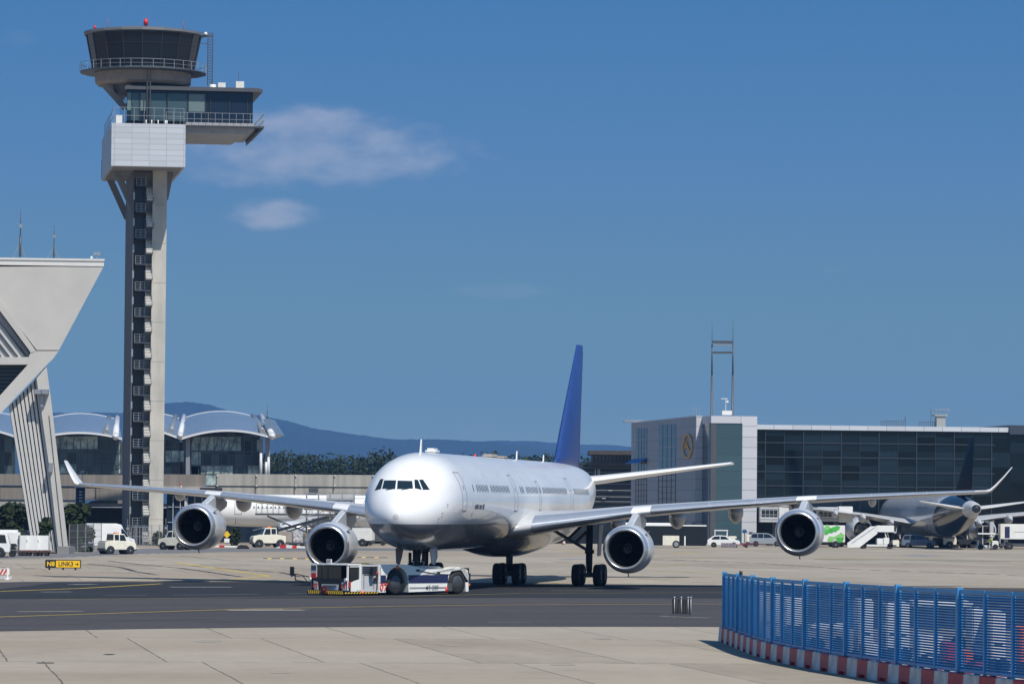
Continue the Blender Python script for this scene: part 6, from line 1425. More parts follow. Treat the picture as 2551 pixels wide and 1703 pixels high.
# folded lattice barricade on the near taxiway
b = G(1697, 1534); t = thing('folding_barricade', 'small dark folded barricade with three pale posts on the grey taxiway', 'barricade', b, R(-3)); s_ = b.y/F
for px in (1680, 1697, 1714, 1721): m = MB(); x = (px-1697)*s_; m.cyl((x, 0, 0), (x, 0, .84), .018, n=8); m.cyl((x, 0, .84), (x, 0, .90), .04, n=8); m.build('post', LGREY, t)
for x0, x1 in ((-23, -1), (1, 16), (17, 24)):
    m = MB()
    for i in range(7): x = (x0+(x1-x0)*i/6)*s_; m.bar((x, .02+.03*(i % 2), .08), (x+.05*(-1)**i, .02+.03*(i % 2), .82), .055, .02)
    m.box(x0*s_, x1*s_, .05, .07, .1, .8); m.build('ribbed_panel', mat('ribbed_dark_rubber', (.05, .045, .05), .6, var=.4, vscale=12), t)
boxbody(t, 'base_bar', -.5, .5, -.05, .1, 0, .06, DGREY, .01)
# ------------------------------------------------------------------ middle distance, left of the nose
SPW = dict(fus=[(0, 0, 3.55, 3.55, 3.55), (.15, .35, 3.9, 3.2, 3.55), (.6, .8, 4.35, 2.8, 3.6), (1.5, 1.3, 5.0, 2.45, 3.7), (3, 1.75, 5.7, 2.2, 3.9), (5, 1.95, 6.0, 2.07, 4.02), (7, 1.98, 6.03, 2.05, 4.04), (22, 1.98, 6.03, 2.05, 4.04), (27, 1.7, 6.0, 2.9, 4.4), (31, .95, 5.8, 4.1, 4.9), (33.8, .2, 5.4, 4.9, 5.1)],
    paint=mat('plain_white_livery', (.80, .80, .80), .3, coat=.3), wing=[(1.2, 11, 6.5, 2.7, .9, 0), (5.5, 13.5, 4.0, 3.1, .8, 0), (15.5, 19, 1.6, 4.0, .7, 0)], slats=[(2.5, 15, METAL_LE)], flaps=[(5.5, 2.6, .25), (10, 2.2, .2)],
    eng=[(5.7, 9.6, 1.75, 1.05, 3.6)], htp=[(.6, 28.5, 3.4, 4.9, .7, 0), (6.0, 32, 1.4, 5.4, .7, 0)], fin=[(27, 6.0, 5.8, .5), (29, 4.2, 7.0, .6), (31.6, 2.4, 10.4, .6)], finm=WHITE, windows=[5.5+.52*i for i in range(38)], wz=4.45, wh=(.28, .17), doors=[(4.2, 5.0, 3.6, 5.2), (24.5, 25.3, 3.6, 5.2)], sides=(1,))
wl = P(500, 1350, 548); wl.z = 0
wj, _, _ = airliner('airliner', 'plain white airliner parked side on behind the left wing of the towed jet', 'airplane', wl, -R(88), SPW)
wj.scale = (1.05, 1.05, 1.05)
for y in (4.5, 15.5):
    for x in ((0,) if y < 5 else (-3.5, 3.5)):
        gear(wj, 'landing_gear', (x, y, 0), 2.4, .8, False, r=.5, w=.35)
t = thing('cargo_loader', 'cargo loader with grey scissor platform and railings under the white airliner', 'cargo loader', G(745, 1357), R(5))
m = MB(); 
for a, b in (((-4, -1, .6), (3.5, -1, 3.6)), ((3.5, -1, .6), (-4, -1, 3.6)), ((-4, 1, .6), (3.5, 1, 3.6)), ((3.5, 1, .6), (-4, 1, 3.6))): m.bar(a, b, .18)
m.build('scissor_arms', DSTEEL, t); m = MB(); m.box(-5.5, 4.5, -1.5, 1.5, 3.7, 3.95); m.build('platform', DGREY, t); m = MB(); m.box(-4.5, 4.2, -1.4, 1.4, .3, .7); m.build('base_frame', DGREY, t)
m = MB(); rails(m, -5.4, 4.4, -1.45, 1.4, 3.95, 1.2, 14, 'fb', .05); m.build('platform_railing', STEEL, t); dolly_wheels(t, (-3.5, 3.3), 2.6, .4)
t = thing('belt_loader', 'dark conveyor belt loader slanting up to the white airliner', 'belt loader', G(700, 1360), R(10)); m = MB(); m.prism([Vector((x, -.5, z)) for x, z in ((-3.5, .9), (5.5, 3.4), (5.5, 3.7), (-3.5, 1.25))], (0, 1, 0)); m.build('conveyor', BLACKM, t); boxbody(t, 'chassis', -2.5, 2.5, -.7, .7, .4, .9, DGREY); dolly_wheels(t, (-1.6, 1.6), 1.4, .35); m = MB(); m.bar((-3.5, -.5, 1.9), (5.5, -.5, 4.4), .06); m.bar((1, 0, .8), (3.5, 0, 2.9), .12); m.build('handrail', STEEL, t)
# elevated scaffold walkway and jet bridge mass
t = thing('access_platform', 'tangle of steel access stairs and railings in front of the parked white airliner', 'access platform', P(822, 1300, 535)*1.0); t.location.z = 0
m = MB(); rnd = random.Random(11)
for i in range(6):
    x = -3+i*1.5; m.bar((x, 0, 0), (x, 0, 6.6), .12); m.bar((x, 1.5, 0), (x, 1.5, 6.2), .12)
for z in (2.2, 3.6, 4.6, 5.8, 6.5): m.bar((-3.3, 0, z), (4.8, 0, z+.1), .09)
for i in range(5): x = -3+i*1.5; m.bar((x, 0, 3.6), (x+1.5, 0, 5.8), .07); m.bar((x+1.5, 0, 1.0), (x, 0, 3.6), .07)
m.build('steel_frame', STEEL, t); m = MB(); m.box(-3.3, 4.8, -.2, 1.7, 4.4, 4.55); m.build('walkway_deck', DSTEEL, t); m = MB(); m.box(-.5, 3.0, .6, .7, 4.6, 6.4); m.build('glass_panel', LGREY, t)
m = MB(); m.bar((-6.5, .2, 2.3), (-2.0, .2, .4), .5, .1); m.bar((-7, .2, 3.1), (-2.2, .2, 1.4), .06); m.build('stair_flight', STEEL, t)
btug(G(667, 1363), R(196), 'cream baggage tractor pulling wrapped cargo between the two left engines', CREAM, 1.12)
def cargo(label, px0, px1, row, top, m_, nm='cargo_dolly', base=.5):
    c = G((px0+px1)/2, row); w = (px1-px0)*c.y/F; t = thing(nm, label, 'cargo dolly', c); boxbody(t, 'load', -w/2+.05, w/2-.05, -1.1, 1.1, base, P((px0+px1)/2, top, c.y).z, m_, .06)
    boxbody(t, 'dolly_frame', -w/2, w/2, -1.1, 1.1, base-.18, base-.01, DGREY, .01); dolly_wheels(t, (-w*.35, w*.35), 2.0, .2); return t
cargo('cargo under brown netting on a dolly just behind the cream tractor', 693, 729, 1361, 1324, mat('brown_netted_cargo', (.20, .14, .11), .7, var=.5, vscale=2.5, dirt=(.35, .34, .33)))
cargo('cargo wrapped in crumpled white film on a dolly left of the inner left engine', 730, 756, 1361, 1323, mat('white_film_wrap', (.50, .50, .52), .3, var=.5, vscale=3.5, dirt=(.12, .12, .13)))
cargo('brown cargo box on a dolly, almost hidden by the inner left engine', 757, 800, 1361, 1327, mat('brown_cargo_board', (.19, .15, .12), .7, var=.3, vscale=2))
t = thing('fallen_barrier', 'red and white plastic barrier lying on the apron near the wrapped cargo', 'barrier', G(724, 1366.5)); m = MB(); m.prism([Vector((x, -.3, z)) for x, z in ((-1.9, .05), (1.9, .05), (1.5, .3), (-.4, .45), (-1.4, .25))], (0, .6, 0)); m.build('body', WHITE2, t, bevel=.05); m = MB(); m.box(-1.2, -.5, -.32, .32, .1, .46); m.box(.2, .7, -.32, .32, .06, .38); explode(m.build('red_band', RED, t))
t = thing('fallen_barrier', 'flat red and white barrier behind the far left engine near the bush', 'barrier', G(566, 1364.5)); m = MB(); m.prism([Vector((x, -.3, z)) for x, z in ((-1.6, .05), (1.6, .05), (1.0, .25), (-1.1, .3))], (0, .6, 0)); m.build('body', WHITE2, t, bevel=.05); m = MB(); m.box(-.9, -.3, -.32, .32, .1, .32); m.build('red_band', RED, t)
t = thing('rubber_chock', 'dark rubber chock heap on the apron right of the flat barrier', 'wheel chock', G(605, 1366)); m = MB(); m.prism([Vector((x, -.4, z)) for x, z in ((-.8, 0), (.8, 0), (.5, .4), (-.4, .45))], (0, .8, 0)); m.build('block', BLACK, t, bevel=.08)
t = thing('hazard_sign', 'small yellow diamond sign with white plate behind the far left engine', 'sign', G(565, 1363)); m = MB(); m.bar((0, 0, 0), (0, 0, 1.4), .07); m.build('post', STEEL, t); m = MB(); m.prism([Vector((x, -.06, z)) for x, z in ((0, 1.1), (.42, 1.5), (0, 1.95), (-.42, 1.5))], (0, .04, 0)); m.build('diamond', YELLOW, t); m = MB(); m.box(-.3, .3, -.06, -.02, .6, 1.05); m.build('plate', WHITE, t)
t = thing('scissor_lift', 'orange scissor lift platform seen just left of the nose of the towed jet', 'scissor lift', G(898, 1352), R(4))
m = MB(); [m.bar((-1.5, y, .8+i*.9), (1.5, y, 1.7+i*.9), .14) or m.bar((1.5, y, .8+i*.9), (-1.5, y, 1.7+i*.9), .14) for i in range(2) for y in (-.5, .5)]; m.build('scissor_arms', ORANGE, t); boxbody(t, 'platform', -2.2, 2.2, -.7, .7, 2.7, 2.9, YELLOW, .02); boxbody(t, 'base', -1.8, 1.8, -.7, .7, .3, .8, ORANGE); dolly_wheels(t, (-1.3, 1.3), 1.4, .3); m = MB(); rails(m, -2.2, 2.2, -.7, .7, 2.9, 1.0, 6, 'fb', .05); m.build('guard_rail', ORANGE, t)
cab_truck('service_truck', 'small white box truck between the inner left engine and the nose', G(902, 1360), R(172), WHITE, 4.4, 1.55, WHITE2, W=2.0, cabh=1.9, boxz=.7)
t = thing('ground_power_unit', 'dark grey power unit trailer close beside the nose', 'power unit', G(938, 1358)); boxbody(t, 'housing', -1.3, 1.2, -.8, .8, .5, 2.0, DGREY); dolly_wheels(t, (-.8, .8), 1.5, .3)
def hose(label, px0, px1, row, n):
    a = G(px0, row); b = G(px1, row); t = thing('speed_bump', label, 'cable ramp', a); L_ = (b-a).length
    for i in range(n): m = MB(); m.prism([Vector((L_*i/n, -.45, 0)), Vector((L_*i/n, -.25, .05)), Vector((L_*i/n, .25, .05)), Vector((L_*i/n, .45, 0))], (L_/n-.02, 0, 0)); m.build('segment', YELLOW if i % 3 == 1 else BLACK, t)
hose('yellow and black cable ramp lying left of the inner left engine', 656, 762, 1390.5, 12); hose('yellow and black cable ramp lying right of the inner left engine', 890, 952, 1388, 7)

# ------------------------------------------------------------------ between nose and office block
def bus(loc, rz, label, L_, body, lower, dark):
    t = thing('apron_bus', label, 'bus', loc, rz); m = MB(); m.box(-L_/2, L_/2, -1.4, 1.4, .3, 2.75); bd = m.build('body', dark, t, bevel=.08)
    m = MB(); m.box(-L_/2, L_/2, -1.42, 1.42, 2.75, 2.92); m.box(-L_*.40, L_*.15, -.9, .9, 2.92, 3.15); m.build('roof', body, t, bevel=.03)
    return t, bd
t, bd = bus(G(1640, 1363.5), R(2), 'black and white apron bus standing behind the inner right engine', 12.0, WHITE, CREAM, mat('bus_dark_glass', (.010, .014, .018), .12, spec=.4))
b0 = t.location.x; sX = lambda px: P(px, 1350, t.location.y).x-b0
boxbody(t, 'rear_panel', sX(1649), sX(1690), -1.43, -1.38, .32, 1.55, CREAM, .02); boxbody(t, 'end_panel', sX(1702.5), sX(1706), -1.43, 1.4, .3, 1.5, WHITE, .02)
for px in (1682.5, 1600): 
    wp = bpy.data.objects.new('wheel', None); col.objects.link(wp); wp.parent = t; wp.location = (sX(px), -1.4, .48); a = MB(); c = MB(); wheel(a, c, (0, 0, 0), .48, .25, (0, 1, 0)); a.build('tyre', BLACK, wp); c.build('rim', RIM, wp)
t = thing('bollard', 'red and white striped bollard beside the office block', 'bollard', G(1749.5, 1358)); 
for i in range(4): m = MB(); m.cyl((0, 0, i*.30), (0, 0, (i+1)*.30), .22 if i < 3 else .28, n=14); m.build('band', (RED, WHITE2, RED, RED)[i], t)
hatch(G(1803, 1362.5), R(-4), 'white hatchback parked in front of the green glass stair tower')
t = thing('open_tractor', 'white open baggage tractor with flat canopy behind the hatchback', 'baggage tractor', G(1795, 1357)); boxbody(t, 'chassis', -1.4, 2.0, -.7, .7, .4, .95, WHITE, .05); boxbody(t, 'canopy', -.9, 1.0, -.75, .75, 1.95, 2.1, WHITE, .02)
for x in (-.8, .9):
    for y in (-.68, .68): m = MB(); m.bar((x, y, .9), (x, y, 1.97), .09); m.build('canopy_post', WHITE, t)
boxbody(t, 'bonnet', 1.0, 2.2, -.6, .6, .9, 1.25, CREAM, .08); dolly_wheels(t, (-1.0, 1.4), 1.4, .32)
t = thing('tyre_barrier', 'row of grey plastic barrier blocks in front of the hatchback', 'barrier', G(1815, 1363.6)); 
for i in range(6): m = MB(); m.box(-.95+i*.33, -.66+i*.33, -.2, .2, 0, .62); m.build('block', mat('mauve_plastic', (.20, .17, .21), .6, var=.2), t, bevel=.03)
def empty_dolly(label, px, row, L_):
    t = thing('empty_dolly', label, 'baggage dolly', G(px, row)); boxbody(t, 'frame', -L_/2, L_/2, -.7, .7, .34, .46, mat('dolly_maroon', (.16, .02, .035), .6), .01); dolly_wheels(t, (-L_*.35, L_*.35), 1.3, .18); m = MB(); m.bar((-L_/2-.5, 0, .2), (-L_/2, 0, .4), .06); m.build('tow_bar', DGREY, t)
empty_dolly('low maroon baggage dolly right of the hatchback', 1846, 1363.5, 1.9); empty_dolly('low maroon baggage dolly in front of the cream cart', 1868, 1360.5, 2.2)
t = thing('equipment_cart', 'cream equipment cart in front of the pale corner wall', 'cart', G(1871, 1358)); boxbody(t, 'box', -.7, .9, -.6, .6, .5, 1.5, CREAM); boxbody(t, 'blue_motor', -1.2, -.6, -.4, .4, 1.7, 2.2, mat('motor_blue', (.03, .09, .25), .4), .1); m = MB(); m.bar((-.9, 0, .4), (-.9, 0, 1.8), .1); m.build('stand', DSTEEL, t); dolly_wheels(t, (-.5, .6), 1.2, .2)
mpv(G(1909, 1359.5), R(-5), 'silver people carrier left of the far right engine', mat('silver_car', (.42, .44, .47), .3, metal=.4, coat=.4))
hatch(G(1938, 1358), R(-10), 'silver car half hidden by the far right engine, behind the people carrier', MATS['silver_car'])
# white buses and carts glimpsed behind the main gear
cab_truck('service_truck', 'white crew truck seen behind the right main landing gear', G(1398, 1352), R(0), WHITE, 6.0, 1.6, WHITE2, W=2.2, cabh=2.2, boxz=.9)
van(G(1497, 1351), R(176), 'white van seen between the main gear and the inner right engine', WHITE, .95)
cargo('white panel trailer parked left of the right main gear', 1402, 1436, 1353, 1316, WHITE2, 'panel_trailer')
t = thing('tarpaulin_bundle', 'small pink white bundle on the apron left of the right main gear', 'bundle', G(1405, 1356)); m = MB(); m.cyl((0, 0, 0), (0, 0, .5), .35, .1, 10); m.build('body', mat('pink_plastic', (.55, .35, .32), .6), t)

# ------------------------------------------------------------------ right: parked widebody seen from behind
SPR = dict(fus=[(0, 0, 4.0, 4.0, 4.0), (.2, .6, 4.6, 3.4, 4.0), (1, 1.5, 5.6, 2.6, 4.1), (3, 2.4, 6.7, 2.0, 4.3), (6, 2.85, 7.15, 1.55, 4.35), (9, 2.95, 7.25, 1.42, 4.35), (40, 2.95, 7.25, 1.42, 4.35), (46, 2.7, 7.2, 1.9, 4.6), (52, 1.95, 6.9, 3.0, 4.95), (57, 1.15, 6.3, 4.1, 5.2), (60.2, .72, 5.95, 4.62, 5.3), (60.8, .45, 5.7, 4.9, 5.3)],
    paint=paint2('silver_livery_dark_tail', (.50, .53, .58), (.30, .31, .34), 3.2, .25, a_dark=(-.95, 41.2), dark=(.008, .012, .022)),
    wing=[(1.5, 20, 12, 3.0, .9, 0), (3, 21.5, 10.5, 3.2, .85, 0), (9, 26, 6.8, 4.2, .75, 0), (17, 31.5, 4.5, 5.1, .7, 0), (24, 36.3, 2.2, 5.6, .65, 0)],
    slats=[(3.5, 23, METAL_LE)], flaps=[(6, 4, .4), (10, 4, .45), (14, 3.6, .4), (18, 3, .35)], eng=[(8.6, 19.5, 2.35, 1.75, 5.2)],
    htp=[(.5, 52.3, 5.6, 5.2, .8, 0), (2, 53.4, 4.7, 5.4, .8, 0), (7.0, 57.2, 2.2, 6.2, .7, 0)], fin=[(46, 11, 6.9, .4), (48.5, 9, 8.2, .6), (56.5, 3.2, 14.5, .6)], finm=mat('night_blue_fin', (.003, .005, .012), .6, spec=.15), htpm=WHITE,
    windows=[8+.55*i for i in range(60)], wz=4.9, wh=(.36, .26), doors=[(6.5, 7.5, 3.8, 5.8), (43.5, 44.5, 3.8, 5.8)], sides=(-1,))
tail = P(2432, 1270, 545); AR = R(180+11.5)
# local +y (aft) points to the camera and right
rzr = math.pi+R(5); av = Vector((-math.sin(rzr), math.cos(rzr), 0)); nose = Vector((tail.x, tail.y, 0))-av*60.6
wb, FR, for_ = airliner('airliner', 'silver grey widebody airliner with dark tail seen from behind at the terminal', 'airplane', nose, rzr, SPR)
m = MB(); m.sm = True; A_ = [57.0+.4*i for i in range(10)]; vs_ = [FR.pt(min(a, 60.75), 6.2832*i/32, .02) for a in A_ for i in range(32)]; m.add(vs_, [(k*32+i, k*32+(i+1) % 32, k*32+32+(i+1) % 32, k*32+32+i) for k in range(9) for i in range(32)]); m.build('tail_cone', mat('tail_cone_grey', (.50, .51, .52), .35), wb)
m = MB(); m.lathe([(0, .30), (.02, .28), (.02, .05)], c=(0, 60.82, 5.3), n=18); m.build('exhaust_outlet', BLACKM, wb)
for x, y in ((0, 6), (-4.6, 31), (4.6, 31)): gear(wb, 'landing_gear', (x, y, 0), 3.0, 1.0, y > 10, r=.6, w=.42)
Mf = Matrix.Translation((.30, 52.0, 9.5))
for s_ in (-1,):
    m = MB(); n = 20; c0 = Vector((-.42, 54.0, 9.4))
    for i in range(n):
        a0, a1 = 2*math.pi*i/n, 2*math.pi*(i+1)/n; m.prism([c0+Vector((0, math.cos(a)*r, math.sin(a)*r)) for a, r in ((a0, 1.25), (a1, 1.25), (a1, 1.12), (a0, 1.12))], (-.05, 0, 0))
    for pts in (((-.9, -.5), (.1, .1), (.2, -.05)), ((0, .1), (.9, .7), (.3, -.05))): m.prism([c0+Vector((0, u, v)) for u, v in pts], (-.05, 0, 0))
    m.build('fin_emblem', mat('emblem_pale', (.45, .45, .46), .5), wb)
lt = MB(); rnd = random.Random(9); a = 33.5
for ch in 'xxxxx xxx':
    if ch == 'x': lt.add(surf_poly(FR, [(a, 5.35), (a+.62, 5.35), (a+.62, 5.35+rnd.choice((.9, 1.0))), (a+.15, 6.2), (a, 6.3)], 1, .02), [(0, 1, 2, 3, 4)])
    a += .9
lt.build('fuselage_lettering', mat('lettering_night_blue', (.03, .04, .08), .5), for_, recalc=False)
# jet bridges
def jetbridge(label, px0, px1, y0, y1, Y, lx):
    a = P(px0, (y0+y1)/2, Y); b = P(px1, (y0+y1)/2, Y); h = (y1-y0)*Y/F; t = thing('jet_bridge', label, 'jet bridge', Vector((a.x, Y, 0))); L_ = b.x-a.x
    m = MB(); m.box(0, L_*.6, -1.4, 1.4, a.z-h/2, a.z+h/2); tn = m.build('tunnel', LGREY, t, bevel=.05); m = MB(); m.box(L_*.6, L_, -1.6, 1.6, a.z-h/2-.1, a.z+h/2+.1); m.build('cabin', WHITE2, t, bevel=.05)
    m = MB(); [m.box(L_*.05+i*L_*.13, L_*.05+i*L_*.13+.5, -1.43, -1.38, a.z-.3, a.z+h/2-.3) for i in range(4)]; explode(m.build('window', GLASSD, tn))
    m = MB()
    for z in (a.z-h*.3, a.z, a.z+h*.3): m.box(0, L_*.6, -1.44, -1.4, z-.04, z+.04)
    m.build('corrugation', GREY, tn); m = MB(); x = L_*lx; m.box(x-.3, x+.3, -.4, .4, .8, a.z-h/2); m.build('support_column', DSTEEL, t); dolly_wheels(t, (x-.6, x+.6), 1.6, .5)
jetbridge('pale corrugated jet bridge reaching towards the grey widebody', 2035, 2122, 1262, 1298, 575, .55)
jetbridge('darker jet bridge left of the far right engine under the terminal', 1892, 1970, 1262, 1300, 588, .5)
# green patterned catering truck
cab_truck('catering_truck', 'catering truck with bright green leaf pattern on its white box', G(2022, 1363), R(180), WHITE, 7.3, 2.2, WHITE, 'truck', W=2.4, cabh=2.3, boxz=.75)
for o in [o for o in bpy.data.objects if o.name.startswith('catering_truck')]: ct = o
rnd = random.Random(2)
for nm_, mm_, n_ in (('green_leaf_print', mat('print_green', (.06, .42, .06), .5, var=.35, vscale=1.5), 26), ('pale_leaf_print', mat('print_pale_green', (.22, .58, .16), .5), 12)):
    m = MB()
    for j in range(n_):
        cx_ = -4.0+4.8*((j*.618+.1) % 1); cz_ = 1.05+1.65*((j*.381+.3*(n_ < 20)) % 1); r = rnd.uniform(.17, .38); k = 12; y = 1.2+.012+.0012*j+(.04 if n_ < 20 else 0); ph = rnd.uniform(0, 6)
        m.prism([Vector((cx_+r*math.cos(6.283*i/k)*(1+.25*math.sin(i*2.1+ph)), y, cz_+r*math.sin(6.283*i/k)*(1+.2*math.cos(i*1.7+ph)))) for i in range(k)], (0, .001, 0))
    explode(m.build(nm_, mm_, ct), .3)
# passenger stairs
ps = G(2160, 1366); t = thing('passenger_stairs', 'white mobile passenger stairs truck under the grey widebody wing', 'passenger stairs', ps, 0); Y = ps.y; q = lambda px, py: Vector((P(px, py, Y).x-ps.x, 0, P(px, py, Y).z))
a, b, c, d = q(2113, 1352), q(2173, 1309), q(2226, 1309), q(2113, 1366)
m = MB(); m.prism([Vector((v.x, -1.2, v.z)) for v in (q(2112, 1352), q(2170, 1310), q(2182, 1310), q(2184, 1328), q(2140, 1362), q(2113, 1363))], (0, .12, 0)); m.prism([Vector((v.x, .9, v.z)) for v in (q(2112, 1352), q(2170, 1310), q(2182, 1310), q(2184, 1328), q(2140, 1362), q(2113, 1363))], (0, .12, 0)); explode(m.build('stair_side', WHITE, t))
m = MB(); n = 13; s0, s1 = q(2118, 1360), q(2180, 1322)
for i in range(n): p = s0.lerp(s1, i/n); m.box(p.x, p.x+.35, -1.05, .9, p.z-.06, p.z)
m.build('treads', STEEL, t); m = MB(); m.bar((q(2120, 1352).x, -1.23, q(2120, 1352).z), (q(2178, 1312).x, -1.23, q(2178, 1312).z), .05, .06); m.build('side_rail', GREY, t)
u, v = q(2182, 1308), q(2225, 1325); boxbody(t, 'top_platform', u.x, v.x, -1.25, 1.1, v.z, u.z, WHITE, .04); m = MB(); v2 = q(2231, 1325); m.box(v.x, v2.x, -1.2, 1.1, v.z-.1, v.z+.1); m.bar((v2.x, -1.2, v.z), (v2.x, -1.2, u.z-.3), .06); m.build('bumper_edge', LGREY, t)
m = MB(); m.bar((q(2203, 1326).x, -1, q(2203, 1326).z), (q(2212, 1362).x, -1, .4), .13); m.bar((q(2212, 1326).x, 1, q(2203, 1326).z), (q(2222, 1362).x, 1, .4), .13); explode(m.build('support_leg', WHITE2, t))
boxbody(t, 'chassis', q(2150, 1360).x, q(2232, 1360).x, -1.1, 1.1, .3, .55, WHITE2); boxbody(t, 'engine_cover', q(2183, 1360).x, q(2198, 1360).x, -1.1, 1.0, .55, 1.35, WHITE, .05); boxbody(t, 'driver_cab', q(2199, 1360).x, q(2213, 1360).x, -1.1, 1.0, .55, 1.45, WHITE, .05); boxbody(t, 'rear_locker', q(2222, 1360).x, q(2238, 1360).x, -1.1, 1.0, .3, 1.15, CREAM, .05); dolly_wheels(t, (q(2150, 1360).x, q(2216, 1360).x), 2.1, .4)
mpv(G(2290, 1364), R(-12), 'grey blue minibus parked under the widebody fuselage right of the stairs', mat('minibus_blue_grey', (.13, .17, .24), .35, coat=.3))
cab_truck('pickup_truck', 'cream crew truck right of the minibus under the widebody tail', G(2325, 1364), R(0), CREAM, 4.6, 1.4, None, 'truck', W=2.0, cabh=2.0)
t = thing('container_loader', 'dark container loader with white raised box under the widebody tail', 'container loader', G(2390, 1364.5)); boxbody(t, 'chassis', -3.2, 2.8, -1.2, 1.2, .5, 1.2, BLACKM); dolly_wheels(t, (-2.3, -.6, 1.8), 2.3, .5); boxbody(t, 'white_box', -1.4, .2, -1.1, 1.1, 2.0, 3.5, WHITE); m = MB(); m.bar((-2.6, -1.1, 3.4), (.8, -1.1, 1.2), .16); m.bar((.8, -1.1, 3.4), (-2.0, -1.1, 1.2), .16); m.build('lift_arms', BLACKM, t)
# loader tractor with driver seat and box truck at right edge
t = thing('tow_tractor', 'white open cab tractor beside the right edge truck, a worker in front of it', 'tow tractor', G(2463, 1368), R(0)); boxbody(t, 'bonnet', .1, 1.2, -.7, .7, .4, 1.15, WHITE, .08); boxbody(t, 'floor', -1.6, .3, -.7, .7, .35, .55, WHITE2); boxbody(t, 'canopy', -1.5, .8, -.75, .75, 1.95, 2.15, WHITE, .04); boxbody(t, 'rear_post', .15, .4, -.7, .7, 1.1, 2.0, WHITE, .02); boxbody(t, 'front_post', -1.5, -1.35, -.7, .7, .5, 1.2, WHITE2, .02); dolly_wheels(t, (-1.1, .8), 1.5, .36); boxbody(t, 'low_bumper', -1.8, 1.3, -.72, .72, .2, .36, WHITE2, .02)
cab_truck('catering_truck', 'white high box truck with dark door cut by the right edge', G(2603, 1368.5), R(0), WHITE, 9.0, 2.0, WHITE, 'truck', W=2.5, cabh=2.2, boxz=1.35)
for o in bpy.data.objects:
    if o.name.startswith('catering_truck') and 'right edge' in o.get('label', ''): ct2 = o
yb = 1.25
xl = P(2506, 1330, G(2603, 1368.5).y).x-G(2603, 1368.5).x
m = MB(); m.box(xl-.3, xl+.35, -yb-.02, -yb, 1.5, 3.0); m.build('dark_door', NAVY, ct2)
boxbody(ct2, 'door_surround', xl-.75, xl-.35, -yb-.015, -yb+.2, 1.4, 3.3, CREAM, .01)
m = MB(); m.box(-4.2, -1.5, -yb-.02, -yb-.005, 2.3, 2.36); m.build('side_lettering_line', GREY, ct2)
t = thing('lift_tower', 'pale steel lift frame standing between the tractor and the box truck', 'lift frame', G(2478, 1366.5)); 
for x in (-1.6, -.6, .7): m = MB(); m.bar((x, 0, .2), (x, 0, 3.1), .12); m.build('upright', LGREY, t)
m = MB(); m.box(-1.7, .8, -.4, .4, 1.9, 2.05); m.bar((-1.7, 0, 3.0), (-.5, 0, 3.1), .1); m.build('deck', GREY, t); boxbody(t, 'control_box', -.7, -.2, -.4, .4, 2.05, 3.6, LGREY, .04); boxbody(t, 'base', -1.9, 1.0, -.8, .8, .1, .5, BLACKM)
# ------------------------------------------------------------------ blue louvred fence on red and white barriers
BLUE = mat('fence_blue', (.034, .19, .42), .5, coat=.0, var=.22, vscale=.9); BLUED = mat('fence_blue_frame', (.045, .26, .54), .45, var=.12, vscale=2)
BASE = [(1804, 1597), (1834, 1609), (1873, 1625), (1911, 1638), (1962, 1650.5), (2008, 1660), (2094, 1676.5), (2183, 1691.5), (2245, 1702), (2330, 1716), (2440, 1731), (2570, 1747), (2700, 1760)]
gp = [G(*p) for p in BASE]
# smooth polyline by Catmull-Rom and resample by length
def crom(P_, n=14):
    o_ = []
    for i in range(len(P_)-1):
        p0 = P_[max(0, i-1)]; p1 = P_[i]; p2 = P_[i+1]; p3 = P_[min(len(P_)-1, i+2)]
        for k in range(n):
            t = k/n; o_.append(.5*((2*p1)+(-p0+p2)*t+(2*p0-5*p1+4*p2-p3)*t*t+(-p0+3*p1-3*p2+p3)*t**3))
    o_.append(P_[-1]); return o_
path = crom(gp); cum = [0]
for a, b in zip(path, path[1:]): cum.append(cum[-1]+(b-a).length)
def at(s_):
    s_ = max(0, min(cum[-1]-1e-4, s_)); i = max(j for j in range(len(cum)) if cum[j] <= s_); i = min(i, len(path)-2); t = (s_-cum[i])/(cum[i+1]-cum[i]); return path[i].lerp(path[i+1], t)
TOT = cum[-1]; org = at(0)
fence = thing('fence', 'bright blue louvred steel fence curving along the apron above the striped barriers', 'fence', org)
def ztop(s_): return 2.56+.30*(s_/TOT)
def zbot(s_): return .57+.06*(s_/TOT)
npan = round(TOT/2.08); pl = TOT/npan
print('fence', TOT, npan)
for i in range(npan+1):
    s_ = i*pl; p = at(s_)-org; d = (at(s_+.1)-at(s_-.1)).normalized(); nrm = Vector((-d.y, d.x, 0)); thick = i % 3 == 0
    w = .17 if thick else .10; m = MB()
    m.bar(p+Vector((0, 0, zbot(s_)-.08)), p+Vector((0, 0, ztop(s_)+(.06 if thick else .0))), w, w, up=nrm); m.build('post', BLUED, fence)
